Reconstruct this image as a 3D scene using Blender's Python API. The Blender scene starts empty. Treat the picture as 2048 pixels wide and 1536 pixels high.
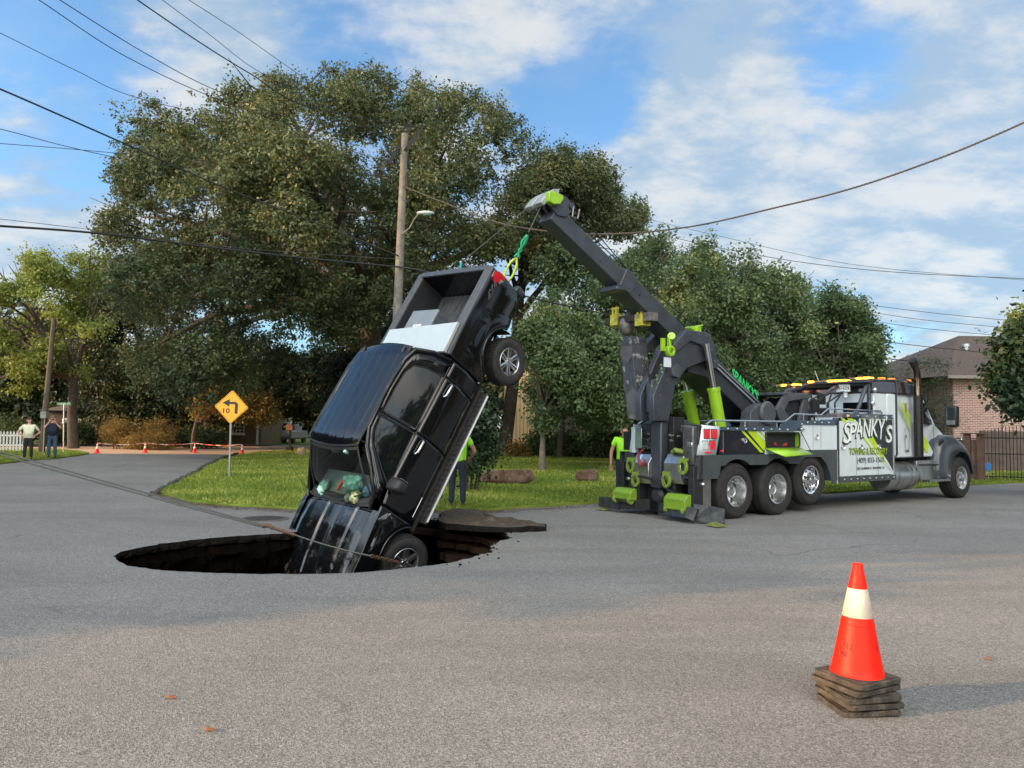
import bpy, bmesh, math, random
import numpy as np
from math import sin, cos, pi, radians
from mathutils import Vector, Matrix, noise

# ------------------------------------------------------------------ camera
SC = bpy.context.scene
F = 1500.0; CAMH = 1.68; ROLL = radians(0.8); PITCH = math.atan(84/1500.0)
_cr, _sr, _cp, _sp = cos(ROLL), sin(ROLL), cos(PITCH), sin(PITCH)
FW = np.array([0, _cp, _sp]); _u = np.array([0, -_sp, _cp]); _r = np.array([1.0, 0, 0])
CR = _cr*_r + _sr*_u; CU = -_sr*_r + _cr*_u
CAM = np.array([0, 0, CAMH])
cd = bpy.data.cameras.new('camera'); cam = bpy.data.objects.new('camera', cd)
SC.collection.objects.link(cam); SC.camera = cam
cd.sensor_width = 36; cd.lens = 36*F/2048; cd.clip_start = 0.05; cd.clip_end = 3000
cam.matrix_world = Matrix(((CR[0], CU[0], -FW[0], CAM[0]), (CR[1], CU[1], -FW[1], CAM[1]),
                           (CR[2], CU[2], -FW[2], CAM[2]), (0, 0, 0, 1)))
# ------------------------------------------------------------------ light
SUN_EL = radians(13); SUN_DIR = Vector((-0.966*cos(SUN_EL), -0.26*cos(SUN_EL), sin(SUN_EL)))
sl = bpy.data.lights.new('sun', 'SUN'); so = bpy.data.objects.new('sun', sl); SC.collection.objects.link(so)
sl.energy = 2.8; sl.angle = radians(0.5); sl.color = (1.0, 0.60, 0.26)
so.rotation_euler = SUN_DIR.to_track_quat('Z', 'Y').to_euler()
CLOUD_L = 0.295
W = bpy.data.worlds.new('World'); SC.world = W; W.use_nodes = True
nt = W.node_tree; N = nt.nodes; Lk = nt.links
for n in list(N): N.remove(n)
def wn(t, **k):
    n = N.new(t)
    for a, b in k.items(): setattr(n, a, b)
    return n
def wmath(op, a, b=None, c=None, clamp=False):
    n = wn('ShaderNodeMath', operation=op, use_clamp=clamp)
    for i, v in enumerate((a, b, c)):
        if v is None: continue
        if isinstance(v, (int, float)): n.inputs[i].default_value = v
        else: Lk.new(v, n.inputs[i])
    return n.outputs[0]
sky = wn('ShaderNodeTexSky', sky_type='NISHITA', sun_disc=False, sun_elevation=SUN_EL,
         sun_rotation=math.atan2(SUN_DIR.x, SUN_DIR.y) % (2*pi), altitude=0, air_density=1.0, dust_density=0.5, ozone_density=2.6)
skym = wn('ShaderNodeMix', data_type='RGBA', blend_type='MULTIPLY'); skym.inputs[0].default_value = 1
Lk.new(sky.outputs[0], skym.inputs[6]); skym.inputs[7].default_value = (0.52, 0.68, 0.77, 1)
geo = wn('ShaderNodeTexCoord'); sep = wn('ShaderNodeSeparateXYZ'); Lk.new(geo.outputs['Generated'], sep.inputs[0])
DX, DY, DZ = sep.outputs
zc = wmath('ADD', wmath('MAXIMUM', DZ, 0.0), 0.30)
cx = wmath('DIVIDE', DX, zc); cy = wmath('DIVIDE', DY, zc)
comb = wn('ShaderNodeCombineXYZ'); Lk.new(cx, comb.inputs[0]); Lk.new(cy, comb.inputs[1]); comb.inputs[2].default_value = 3.3
def wnoise(scale, det, rough, dist, off=(0, 0, 0), sc=(1, 1, 1)):
    mp = wn('ShaderNodeMapping'); Lk.new(comb.outputs[0], mp.inputs[0])
    mp.inputs['Location'].default_value = off; mp.inputs['Scale'].default_value = sc
    n = wn('ShaderNodeTexNoise'); Lk.new(mp.outputs[0], n.inputs['Vector'])
    n.inputs['Scale'].default_value = scale; n.inputs['Detail'].default_value = det
    n.inputs['Roughness'].default_value = rough; n.inputs['Distortion'].default_value = dist
    return n.outputs['Fac']
n1 = wnoise(1.0, 10, 0.60, 0.25, (2.2, 0.7, 0)); n2 = wnoise(4.2, 8, 0.60, 0.1, (4.0, 1.0, 2.0), (1, 1.35, 1)); n4 = wnoise(12, 6, 0.6, 0.1, (1.0, 5.0, 2.0), (1, 1.25, 1)); n3 = wnoise(0.45, 2, 0.5, 0, (7.7, 1.3, 0))
# more cloud towards the right of the view and low down, more blue at upper left
bias = wmath('ADD', wmath('MULTIPLY', wmath('SUBTRACT', DX, wmath('MULTIPLY', DZ, 0.15)), 0.12), 0.010)
def blob(px, py, rad, amt):
    d = FW + CR*(px-1024)/F + CU*(768-py)/F; d /= np.linalg.norm(d)
    v = wn('ShaderNodeVectorMath', operation='DISTANCE'); Lk.new(geo.outputs['Generated'], v.inputs[0]); v.inputs[1].default_value = tuple(d)
    g = wmath('MULTIPLY', wmath('SUBTRACT', 1.0, wmath('DIVIDE', v.outputs['Value'], rad), clamp=True), amt)
    return g
dens = wmath('ADD', wmath('MULTIPLY', n1, 0.46), wmath('MULTIPLY', n2, 0.38)); dens = wmath('ADD', dens, wmath('MULTIPLY', n4, 0.16))
dens = wmath('ADD', dens, bias); dens = wmath('ADD', dens, wmath('MULTIPLY', wmath('SUBTRACT', n3, 0.5), 0.25))
for b_ in ((1130, 230, .13, -.22), (150, 260, .20, -.15), (760, 90, .14, -.14), (1640, 110, .13, -.16), (440, 80, .27, .22), (30, 250, .10, .12), (150, 212, .09, .08), (80, 540, .2, .14), (200, 590, .12, .1), (90, 90, .10, -.08), (1180, 190, .10, -.10), (1350, 330, .25, .14), (930, 80, .16, .14), (60, 620, .2, .10), (120, 420, .12, -.02), (1500, 120, .1, .1), (1900, 480, .3, .10)):
    dens = wmath('ADD', dens, blob(*b_))
mr = wn('ShaderNodeMapRange', interpolation_type='SMOOTHSTEP'); Lk.new(dens, mr.inputs[0])
mr.inputs[1].default_value = 0.425; mr.inputs[2].default_value = 0.590; mr.inputs[3].default_value = 0.13; mr.inputs[4].default_value = 0.90
shade = wn('ShaderNodeMapRange', interpolation_type='SMOOTHSTEP'); Lk.new(n2, shade.inputs[0]); shade.inputs[1].default_value = 0.40; shade.inputs[2].default_value = 0.64
ccol = wn('ShaderNodeMix', data_type='RGBA'); Lk.new(shade.outputs[0], ccol.inputs[0])
ccol.inputs[6].default_value = (0.50, 0.67, 0.86, 1); ccol.inputs[7].default_value = (0.96, 0.98, 0.97, 1)
bg1 = wn('ShaderNodeBackground'); Lk.new(skym.outputs[2], bg1.inputs[0]); bg1.inputs[1].default_value = 0.15
bg2 = wn('ShaderNodeBackground'); bg2c = wn('ShaderNodeMix', data_type='RGBA', blend_type='MULTIPLY'); Lk.new(ccol.outputs[2], bg2c.inputs[6]); bg2c.inputs[7].default_value = (1.18, 0.98, 0.76, 1); Lk.new(bg2c.outputs[2], bg2.inputs[0]); 
# added fill: unseen clouds behind the camera brightened and warmed to lift the shade
sdot = wn('ShaderNodeVectorMath', operation='DOT_PRODUCT'); Lk.new(geo.outputs['Generated'], sdot.inputs[0]); sdot.inputs[1].default_value = tuple(Vector((-0.50, -0.82, 0.30)).normalized())
sm = wn('ShaderNodeMapRange', interpolation_type='SMOOTHSTEP'); Lk.new(sdot.outputs['Value'], sm.inputs[0]); sm.inputs[1].default_value = 0.15; sm.inputs[2].default_value = 1.0; sm.inputs[3].default_value = CLOUD_L; sm.inputs[4].default_value = CLOUD_L*16
Lk.new(sm.outputs[0], bg2.inputs[1]); wf = wn('ShaderNodeMapRange'); Lk.new(sdot.outputs['Value'], wf.inputs[0]); wf.inputs[1].default_value = 0.0; wf.inputs[2].default_value = 0.6; Lk.new(wf.outputs[0], bg2c.inputs[0])
hz = wn('ShaderNodeMapRange', interpolation_type='SMOOTHSTEP'); Lk.new(DZ, hz.inputs[0]); hz.inputs[1].default_value = 0.30; hz.inputs[2].default_value = -0.02; hz.inputs[3].default_value = 0.0; hz.inputs[4].default_value = 0.55
cmax = wmath('MAXIMUM', mr.outputs[0], hz.outputs[0])
mx = wn('ShaderNodeMixShader'); Lk.new(cmax, mx.inputs[0]); Lk.new(bg1.outputs[0], mx.inputs[1]); Lk.new(bg2.outputs[0], mx.inputs[2])
wo = wn('ShaderNodeOutputWorld'); Lk.new(mx.outputs[0], wo.inputs[0])
SC.view_settings.view_transform = 'Standard'; SC.view_settings.look = 'None'; SC.view_settings.exposure = 1.52
SC.view_settings.gamma = 1; SC.view_settings.use_curve_mapping = False
SC.render.engine = 'CYCLES'
SC.cycles.max_bounces = 6; SC.cycles.diffuse_bounces = 4; SC.cycles.glossy_bounces = 4; SC.cycles.transmission_bounces = 6
SC.cycles.transparent_max_bounces = 8; SC.cycles.caustics_reflective = False; SC.cycles.caustics_refractive = False
SC.cycles.sample_clamp_indirect = 6

# ------------------------------------------------------------------ maths helpers
def ray(px, py): return FW + CR*(px-1024)/F + CU*(768-py)/F
def gnd(px, py, z=0.0):
    r = ray(px, py); return CAM + r*((z-CAMH)/r[2])
def at(px, py, Y):
    r = ray(px, py); return CAM + r*(Y/r[1])
R = random.Random(7)
def jit(a): return R.uniform(-a, a)

# ------------------------------------------------------------------ materials
MATS = {}
def mat(name, col=(.5, .5, .5), rough=.5, metal=0.0, var=.12, vs=6.0, bump=0.0, bs=40.0, coat=0.0, col2=None, mask=(.5, .65), ms=3.0, emit=0, alpha=None, spec=.5, co='Object', trans=0):
    if name in MATS: return MATS[name]
    m = bpy.data.materials.new(name); m.use_nodes = True; t = m.node_tree; b = t.nodes['Principled BSDF']
    b.inputs['Roughness'].default_value = rough; b.inputs['Metallic'].default_value = metal
    b.inputs['Coat Weight'].default_value = coat; b.inputs['Specular IOR Level'].default_value = spec
    b.inputs['Coat Roughness'].default_value = .04
    tc = t.nodes.new('ShaderNodeTexCoord'); nz = t.nodes.new('ShaderNodeTexNoise')
    nz.inputs['Scale'].default_value = vs; nz.inputs['Detail'].default_value = 6; nz.inputs['Roughness'].default_value = .6
    t.links.new(tc.outputs[co], nz.inputs['Vector'])
    mp = t.nodes.new('ShaderNodeMapRange'); t.links.new(nz.outputs['Fac'], mp.inputs[0])
    mp.inputs[1].default_value = .3; mp.inputs[2].default_value = .7; mp.inputs[3].default_value = 1-var; mp.inputs[4].default_value = 1+var
    mx = t.nodes.new('ShaderNodeMix'); mx.data_type = 'RGBA'; mx.blend_type = 'MULTIPLY'; mx.inputs[0].default_value = 1
    mx.inputs[6].default_value = (*col, 1); t.links.new(mp.outputs[0], mx.inputs[7])
    out = mx.outputs[2]
    if col2:
        n2 = t.nodes.new('ShaderNodeTexNoise'); n2.inputs['Scale'].default_value = ms; n2.inputs['Detail'].default_value = 8; n2.inputs['Roughness'].default_value = .7
        t.links.new(tc.outputs[co], n2.inputs['Vector'])
        r2 = t.nodes.new('ShaderNodeMapRange'); t.links.new(n2.outputs['Fac'], r2.inputs[0]); r2.inputs[1].default_value = mask[0]; r2.inputs[2].default_value = mask[1]
        m2 = t.nodes.new('ShaderNodeMix'); m2.data_type = 'RGBA'; t.links.new(r2.outputs[0], m2.inputs[0]); t.links.new(out, m2.inputs[6]); m2.inputs[7].default_value = (*col2, 1)
        out = m2.outputs[2]
    t.links.new(out, b.inputs['Base Color'])
    if emit: t.links.new(out, b.inputs['Emission Color']); b.inputs['Emission Strength'].default_value = emit
    if trans: b.inputs['Transmission Weight'].default_value = trans
    if bump:
        nb = t.nodes.new('ShaderNodeTexNoise'); nb.inputs['Scale'].default_value = bs; nb.inputs['Detail'].default_value = 4
        t.links.new(tc.outputs[co], nb.inputs['Vector'])
        bp = t.nodes.new('ShaderNodeBump'); bp.inputs['Strength'].default_value = bump; bp.inputs['Distance'].default_value = .02
        t.links.new(nb.outputs['Fac'], bp.inputs['Height']); t.links.new(bp.outputs[0], b.inputs['Normal'])
    MATS[name] = m; return m
def leafmat(name, c1, c2, c3=None, transl=.3):
    if name in MATS: return MATS[name]
    m = bpy.data.materials.new(name); m.use_nodes = True; t = m.node_tree
    for n in list(t.nodes): t.nodes.remove(n)
    a = t.nodes.new('ShaderNodeAttribute'); a.attribute_name = 'tint'
    cr = t.nodes.new('ShaderNodeValToRGB'); t.links.new(a.outputs['Fac'], cr.inputs[0])
    e = cr.color_ramp.elements; e[0].color = (*c1, 1); e[1].color = (*c2, 1); e[0].position = .1; e[1].position = .75
    if c3: x = e.new(.97); x.color = (*c3, 1)
    d = t.nodes.new('ShaderNodeBsdfPrincipled'); d.inputs['Roughness'].default_value = .55; d.inputs['Specular IOR Level'].default_value = .35
    tr = t.nodes.new('ShaderNodeBsdfTranslucent')
    t.links.new(cr.outputs[0], d.inputs[0]); t.links.new(cr.outputs[0], tr.inputs[0])
    s = t.nodes.new('ShaderNodeMixShader'); s.inputs[0].default_value = transl
    o = t.nodes.new('ShaderNodeOutputMaterial'); t.links.new(d.outputs[0], s.inputs[1]); t.links.new(tr.outputs[0], s.inputs[2]); t.links.new(s.outputs[0], o.inputs[0])
    MATS[name] = m; return m

# ------------------------------------------------------------------ mesh builder
class MB:
    def __init__(s): s.v = []; s.f = []
    def add(s, vs, fs, M=None):
        o = len(s.v)
        if M is not None: vs = [tuple(M @ Vector(p)) for p in vs]
        s.v += [tuple(map(float, p)) for p in vs]; s.f += [tuple(i+o for i in f) for f in fs]; return s
    def box(s, x0, x1, y0, y1, z0, z1, M=None):
        return s.add([(x0,y0,z0),(x1,y0,z0),(x1,y1,z0),(x0,y1,z0),(x0,y0,z1),(x1,y0,z1),(x1,y1,z1),(x0,y1,z1)],
                     [(0,3,2,1),(4,5,6,7),(0,1,5,4),(1,2,6,5),(2,3,7,6),(3,0,4,7)], M)
    def prism(s, poly, a, b, axis='y', M=None):
        # poly in the two other axes (x,z) / (y,z) / (x,y)
        n = len(poly)
        def P(p, t): return {'y': (p[0], t, p[1]), 'x': (t, p[0], p[1]), 'z': (p[0], p[1], t)}[axis]
        return s.add([P(p, a) for p in poly]+[P(p, b) for p in poly],
                     [tuple(range(n)), tuple(range(2*n-1, n-1, -1))]+[(i, i+n, (i+1) % n+n, (i+1) % n) for i in range(n)], M)
    def tube(s, pts, r, n=8, M=None, cap=True):
        pts = [Vector(p) for p in pts]; k = len(pts); rs = r if isinstance(r, (list, tuple)) else [r]*k
        vs = []; fs = []
        t0 = (pts[1]-pts[0]).normalized(); up = Vector((0, 0, 1)) if abs(t0.z) < .9 else Vector((1, 0, 0))
        u = t0.cross(up).normalized()
        for i, p in enumerate(pts):
            t = (pts[min(i+1, k-1)]-pts[max(i-1, 0)]).normalized()
            u = (u - t*u.dot(t)).normalized(); w = t.cross(u)
            for j in range(n):
                a = 2*pi*j/n; vs.append(p+(u*cos(a)+w*sin(a))*rs[i])
        for i in range(k-1):
            for j in range(n): fs.append((i*n+j, i*n+(j+1) % n, (i+1)*n+(j+1) % n, (i+1)*n+j))
        if cap: fs += [tuple(range(n-1, -1, -1)), tuple((k-1)*n+j for j in range(n))]
        return s.add(vs, fs, M)
    def cyl(s, p0, p1, r0, r1=None, n=16, M=None): return s.tube([p0, p1], [r0, r0 if r1 is None else r1], n, M)
    def lathe(s, prof, o=(0, 0, 0), axis='z', n=32, M=None, closed=False):
        vs = []; fs = []; k = len(prof)
        for r, h in prof:
            for j in range(n):
                a = 2*pi*j/n; c, d = r*cos(a), r*sin(a)
                q = {'z': (c, d, h), 'y': (c, h, d), 'x': (h, c, d)}[axis]
                vs.append((q[0]+o[0], q[1]+o[1], q[2]+o[2]))
        for i in range(k-1 if not closed else k):
            i2 = (i+1) % k
            for j in range(n): fs.append((i*n+j, i*n+(j+1) % n, i2*n+(j+1) % n, i2*n+j))
        return s.add(vs, fs, M)
    def grid(s, fn, nu, nv, M=None):
        vs = [fn(i/nu, j/nv) for i in range(nu+1) for j in range(nv+1)]
        fs = [(i*(nv+1)+j, (i+1)*(nv+1)+j, (i+1)*(nv+1)+j+1, i*(nv+1)+j+1) for i in range(nu) for j in range(nv)]
        return s.add(vs, fs, M)
    def sph(s, c, r, n=12, M=None):
        if isinstance(r, (int, float)): r = (r, r, r)
        m = n//2; vs = []; fs = []
        for i in range(m+1):
            th = pi*i/m
            for j in range(n):
                a = 2*pi*j/n; vs.append((c[0]+r[0]*sin(th)*cos(a), c[1]+r[1]*sin(th)*sin(a), c[2]+r[2]*cos(th)))
        for i in range(m):
            for j in range(n): fs.append((i*n+j, i*n+(j+1) % n, (i+1)*n+(j+1) % n, (i+1)*n+j))
        return s.add(vs, fs, M)
    def build(s, name, m, parent=None, smooth=35, bevel=0, solid=0, label=None, segs=2):
        me = bpy.data.meshes.new(name); me.from_pydata(s.v, [], s.f)
        bm = bmesh.new(); bm.from_mesh(me)
        bmesh.ops.remove_doubles(bm, verts=bm.verts, dist=1e-5)
        bmesh.ops.recalc_face_normals(bm, faces=bm.faces); bm.to_mesh(me); bm.free()
        if smooth:
            me.polygons.foreach_set('use_smooth', [True]*len(me.polygons))
            me.set_sharp_from_angle(angle=radians(smooth))
        me.materials.append(m)
        o = bpy.data.objects.new(name, me); SC.collection.objects.link(o)
        if parent: o.parent = parent
        if solid:
            q = o.modifiers.new('solid', 'SOLIDIFY'); q.thickness = solid; q.offset = 0
        if bevel:
            q = o.modifiers.new('bevel', 'BEVEL'); q.width = bevel; q.segments = segs; q.limit_method = 'ANGLE'; q.angle_limit = radians(40); q.use_clamp_overlap = True
        if label: o['label'] = label
        return o
def thing(name, label, cat, loc=(0, 0, 0), rz=0.0, group=None, M=None):
    o = bpy.data.objects.new(name, None); SC.collection.objects.link(o); o.empty_display_size = .3
    if M is not None: o.matrix_world = M
    else: o.location = loc; o.rotation_euler = (0, 0, rz)
    o['label'] = label; o['category'] = cat
    if group: o['group'] = group
    return o
def tag(o, label, cat, group=None):
    o['label'] = label; o['category'] = cat
    if group: o['group'] = group
    return o
def struct(o): o['kind'] = 'structure'; return o
def dup(root, label, loc=None, rz=None, group=None):
    r = root.copy(); SC.collection.objects.link(r); r['label'] = label
    if loc is not None: r.location = loc
    if rz is not None: r.rotation_euler = (0, 0, rz)
    if group: r['group'] = group
    for ch in list(root.children):
        c = ch.copy(); SC.collection.objects.link(c); c.parent = r
        for g in list(ch.children):
            d = g.copy(); SC.collection.objects.link(d); d.parent = c
    return r
def text(name, s, m, parent, origin, xa, ya, size=.1, width=None, bold=0.0, shear=0.0, ext=.002, label=None, align='CENTER'):
    cu = bpy.data.curves.new('t', 'FONT'); cu.body = s; cu.size = size; cu.offset = bold; cu.shear = shear; cu.extrude = ext
    cu.align_x = align; cu.align_y = 'CENTER'; cu.resolution_u = 3
    to = bpy.data.objects.new('t', cu); SC.collection.objects.link(to)
    bpy.context.view_layer.update()
    me = bpy.data.meshes.new_from_object(to.evaluated_get(bpy.context.evaluated_depsgraph_get()))
    bpy.data.objects.remove(to); bpy.data.curves.remove(cu)
    xs = [v.co.x for v in me.vertices]
    k = 1.0 if not width else width/(max(xs)-min(xs))
    X = Vector(xa).normalized(); Y = Vector(ya).normalized(); Z = X.cross(Y)
    T = Matrix(((X.x*k, Y.x, Z.x, origin[0]), (X.y*k, Y.y, Z.y, origin[1]), (X.z*k, Y.z, Z.z, origin[2]), (0, 0, 0, 1)))
    me.transform(T); me.name = name; me.materials.clear(); me.materials.append(m)
    o = bpy.data.objects.new(name, me); SC.collection.objects.link(o)
    if parent: o.parent = parent
    if label: o['label'] = label
    return o
def flatmesh(name, V, Fc, m, parent=None, tint=None):
    me = bpy.data.meshes.new(name); V = np.asarray(V, dtype=np.float32); Fc = np.asarray(Fc, dtype=np.int32)
    k = Fc.shape[1]; me.vertices.add(len(V)); me.vertices.foreach_set('co', V.ravel())
    me.loops.add(Fc.size); me.loops.foreach_set('vertex_index', Fc.ravel()); me.polygons.add(len(Fc))
    me.polygons.foreach_set('loop_start', np.arange(0, Fc.size, k, dtype=np.int32))
    me.polygons.foreach_set('loop_total', np.full(len(Fc), k, dtype=np.int32))
    if tint is not None:
        a = me.attributes.new('tint', 'FLOAT', 'FACE'); a.data.foreach_set('value', np.asarray(tint, dtype=np.float32))
    me.update(calc_edges=True); me.materials.append(m)
    o = bpy.data.objects.new(name, me); SC.collection.objects.link(o)
    if parent: o.parent = parent
    return o
def inpoly(x, y, poly):
    c = np.zeros(x.shape, bool); n = len(poly); j = n-1
    for i in range(n):
        xi, yi = poly[i]; xj, yj = poly[j]
        k = ((yi > y) != (yj > y)) & (x < (xj-xi)*(y-yi)/((yj-yi) or 1e-9)+xi); c ^= k; j = i
    return c
def bdist(x, y, poly):
    d = np.full(x.shape, 1e9); n = len(poly)
    for i in range(n):
        a = np.array(poly[i], float); b = np.array(poly[(i+1) % n], float); ab = b-a
        t = np.clip(((x-a[0])*ab[0]+(y-a[1])*ab[1])/(ab@ab), 0, 1)
        d = np.minimum(d, np.hypot(x-a[0]-t*ab[0], y-a[1]-t*ab[1]))
    return d
# ================================================================== GROUND, SINKHOLE, LAWNS
def asphalt_mat():
    m = bpy.data.materials.new('worn_asphalt'); m.use_nodes = True; t = m.node_tree; b = t.nodes['Principled BSDF']
    def nd(ty, **k):
        n = t.nodes.new(ty)
        for a, v in k.items(): setattr(n, a, v)
        return n
    tc = nd('ShaderNodeTexCoord').outputs['Object']
    def nz(scale, det=5, ro=.6, sc=None, off=None):
        n = nd('ShaderNodeTexNoise'); n.inputs['Scale'].default_value = scale; n.inputs['Detail'].default_value = det; n.inputs['Roughness'].default_value = ro
        src = tc
        if sc:
            q = nd('ShaderNodeMapping'); q.inputs['Scale'].default_value = sc
            if off: q.inputs['Rotation'].default_value = off
            t.links.new(tc, q.inputs[0]); src = q.outputs[0]
        t.links.new(src, n.inputs['Vector']); return n.outputs['Fac']
    def rng(x, a, b_, c, d):
        n = nd('ShaderNodeMapRange'); t.links.new(x, n.inputs[0])
        for i, v in enumerate((a, b_, c, d)): n.inputs[i+1].default_value = v
        return n.outputs[0]
    def mixc(fac, a, b_, bt='MIX'):
        n = nd('ShaderNodeMix', data_type='RGBA', blend_type=bt)
        if isinstance(fac, float): n.inputs[0].default_value = fac
        else: t.links.new(fac, n.inputs[0])
        for i, v in ((6, a), (7, b_)):
            if isinstance(v, tuple): n.inputs[i].default_value = (*v, 1)
            else: t.links.new(v, n.inputs[i])
        return n.outputs[2]
    vo = nd('ShaderNodeTexVoronoi'); vo.inputs['Scale'].default_value = 150; t.links.new(tc, vo.inputs['Vector'])
    vo2 = nd('ShaderNodeTexVoronoi'); vo2.inputs['Scale'].default_value = 64; t.links.new(tc, vo2.inputs['Vector'])
    sp = nd('ShaderNodeSeparateColor'); t.links.new(vo.outputs['Color'], sp.inputs[0])
    sp2 = nd('ShaderNodeSeparateColor'); t.links.new(vo2.outputs['Color'], sp2.inputs[0])
    agg = rng(sp.outputs[0], 0, 1, .42, 1.52)
    agg2 = rng(sp2.outputs[1], 0, 1, .80, 1.20)
    base = mixc(rng(nz(.35, 6), .35, .65, 0, 1), (.186, .183, .176), (.228, .224, .216))
    base = mixc(rng(nz(.12, 5, .6, (1, 3.2, 1), (0, 0, .5)), .52, .66, 0, .55), base, (.245, .225, .20))
    base = mixc(rng(nz(.22, 6, .65, (.6, 3.0, 1), (0, 0, -.35)), .50, .60, 0, .60), base, (.16, .156, .15))
    base = mixc(1.0, base, agg, 'MULTIPLY'); base = mixc(1.0, base, agg2, 'MULTIPLY')
    # tyre-dark and pale drifts, thin cracks
    wv = nd('ShaderNodeTexNoise'); wv.inputs['Scale'].default_value = 1.3; wv.inputs['Detail'].default_value = 6; t.links.new(tc, wv.inputs['Vector'])
    addv = nd('ShaderNodeVectorMath', operation='MULTIPLY_ADD'); t.links.new(wv.outputs['Color'], addv.inputs[0]); addv.inputs[1].default_value = (.9, .9, 0); t.links.new(tc, addv.inputs[2])
    ck = nd('ShaderNodeTexVoronoi', feature='DISTANCE_TO_EDGE'); ck.inputs['Scale'].default_value = .22; t.links.new(addv.outputs[0], ck.inputs['Vector'])
    crack = rng(ck.outputs['Distance'], .0, .005, .45, 0)
    cm = rng(nz(.3, 3), .46, .56, 0, 1)
    cr = nd('ShaderNodeMath', operation='MULTIPLY'); t.links.new(crack, cr.inputs[0]); t.links.new(cm, cr.inputs[1])
    base = mixc(cr.outputs[0], base, (.05, .05, .055))
    st = rng(nz(2.2, 8, .7), .64, .74, 0, .45); base = mixc(st, base, (.10, .10, .10))
    t.links.new(base, b.inputs['Base Color'])
    b.inputs['Roughness'].default_value = .82; b.inputs['Specular IOR Level'].default_value = .35
    bp = nd('ShaderNodeBump'); bp.inputs['Strength'].default_value = .9; bp.inputs['Distance'].default_value = .006
    dd = nd('ShaderNodeMath', operation='ADD'); t.links.new(vo.outputs['Distance'], dd.inputs[0]); t.links.new(vo2.outputs['Distance'], dd.inputs[1])
    t.links.new(dd.outputs[0], bp.inputs['Height']); t.links.new(bp.outputs[0], b.inputs['Normal'])
    return m
ASPH = asphalt_mat()
HOLE_PX = [(228,1112),(236,1123),(255,1131),(300,1138),(360,1143),(430,1146),(520,1148),(620,1148),(700,1146),(780,1140),(850,1132),(900,1125),
           (945,1115),(984,1104),(988,1096),(980,1093),(994,1085),(1000,1082),(1022,1077),(1016,1068),(1004,1060),(975,1054),(940,1050),(905,1046),(870,1040),(800,1034),
           (720,1032),(670,1036),(620,1058),(575,1066),(520,1069),(450,1074),(380,1080),(320,1088),(270,1097),(240,1104)]
hp = [gnd(*p)[:2] for p in HOLE_PX]
HC = np.array([-2.3, 10.4])
def resample(pts, step):
    out = []
    n = len(pts)
    for i in range(n):
        a, b = np.array(pts[i]), np.array(pts[(i+1) % n]); k = max(1, int(np.hypot(*(b-a))/step))
        for j in range(k): out.append(a+(b-a)*j/k)
    return out
rim = resample(hp, .055)
RM = []
for i, p in enumerate(rim):
    d = p-HC; L = np.hypot(*d); far = p[1] > 10.3
    j = (noise.noise(Vector((p[0]*4, p[1]*4, 0)))*.06+noise.noise(Vector((p[0]*11, p[1]*11, 0)))*.06+noise.noise(Vector((p[0]*30, p[1]*30, 5)))*.03)*(1.0 if far or p[0] > -.8 else .3)
    RM.append(p+d/L*j)
RM = np.array(RM); nR = len(RM)
def ring(s, z, zn=0.0, rn=0.0, f=1.5, seed=0):
    vs = []
    for p in RM:
        k = noise.noise(Vector((p[0]*f, p[1]*f, seed)))*rn; q = HC+(p-HC)*(s+k)
        vs.append((q[0], q[1], z+noise.noise(Vector((p[0]*f, p[1]*f, seed+9)))*zn))
    return vs
def strip(mb, rings):
    vs = []; fs = []
    for r in rings: vs += r
    for k in range(len(rings)-1):
        for i in range(nR): fs.append((k*nR+i, k*nR+(i+1) % nR, (k+1)*nR+(i+1) % nR, (k+1)*nR+i))
    mb.add(vs, fs)
m = MB(); strip(m, [ring(s, 0) for s in (1, 1.01, 1.03, 1.1, 1.3, 1.7, 2.5, 4, 8, 20, 60, 200)])
struct(m.build('road', ASPH, smooth=0))
edge_mat = mat('asphalt_edge', (.014, .013, .0125), .9, spec=0, var=.5, vs=25, bump=.8, bs=60, co='Object')
m = MB(); strip(m, [ring(1, 0), ring(.998, -.05, .01, .012, 9), ring(1.006, -.10, .015, .02, 9, 3)])
struct(m.build('broken_asphalt_rim', edge_mat, smooth=0))
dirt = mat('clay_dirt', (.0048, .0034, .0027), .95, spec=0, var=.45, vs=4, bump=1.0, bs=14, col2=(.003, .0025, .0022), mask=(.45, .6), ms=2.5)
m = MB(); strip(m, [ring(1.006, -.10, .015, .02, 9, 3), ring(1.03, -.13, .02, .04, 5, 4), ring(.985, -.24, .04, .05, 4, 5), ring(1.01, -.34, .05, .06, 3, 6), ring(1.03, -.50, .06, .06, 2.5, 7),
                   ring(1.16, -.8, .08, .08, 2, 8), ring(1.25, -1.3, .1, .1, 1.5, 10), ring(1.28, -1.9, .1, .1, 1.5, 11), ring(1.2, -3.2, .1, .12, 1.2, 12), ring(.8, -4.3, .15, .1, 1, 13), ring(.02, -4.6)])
struct(m.build('sinkhole_wall', dirt, smooth=0))
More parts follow.
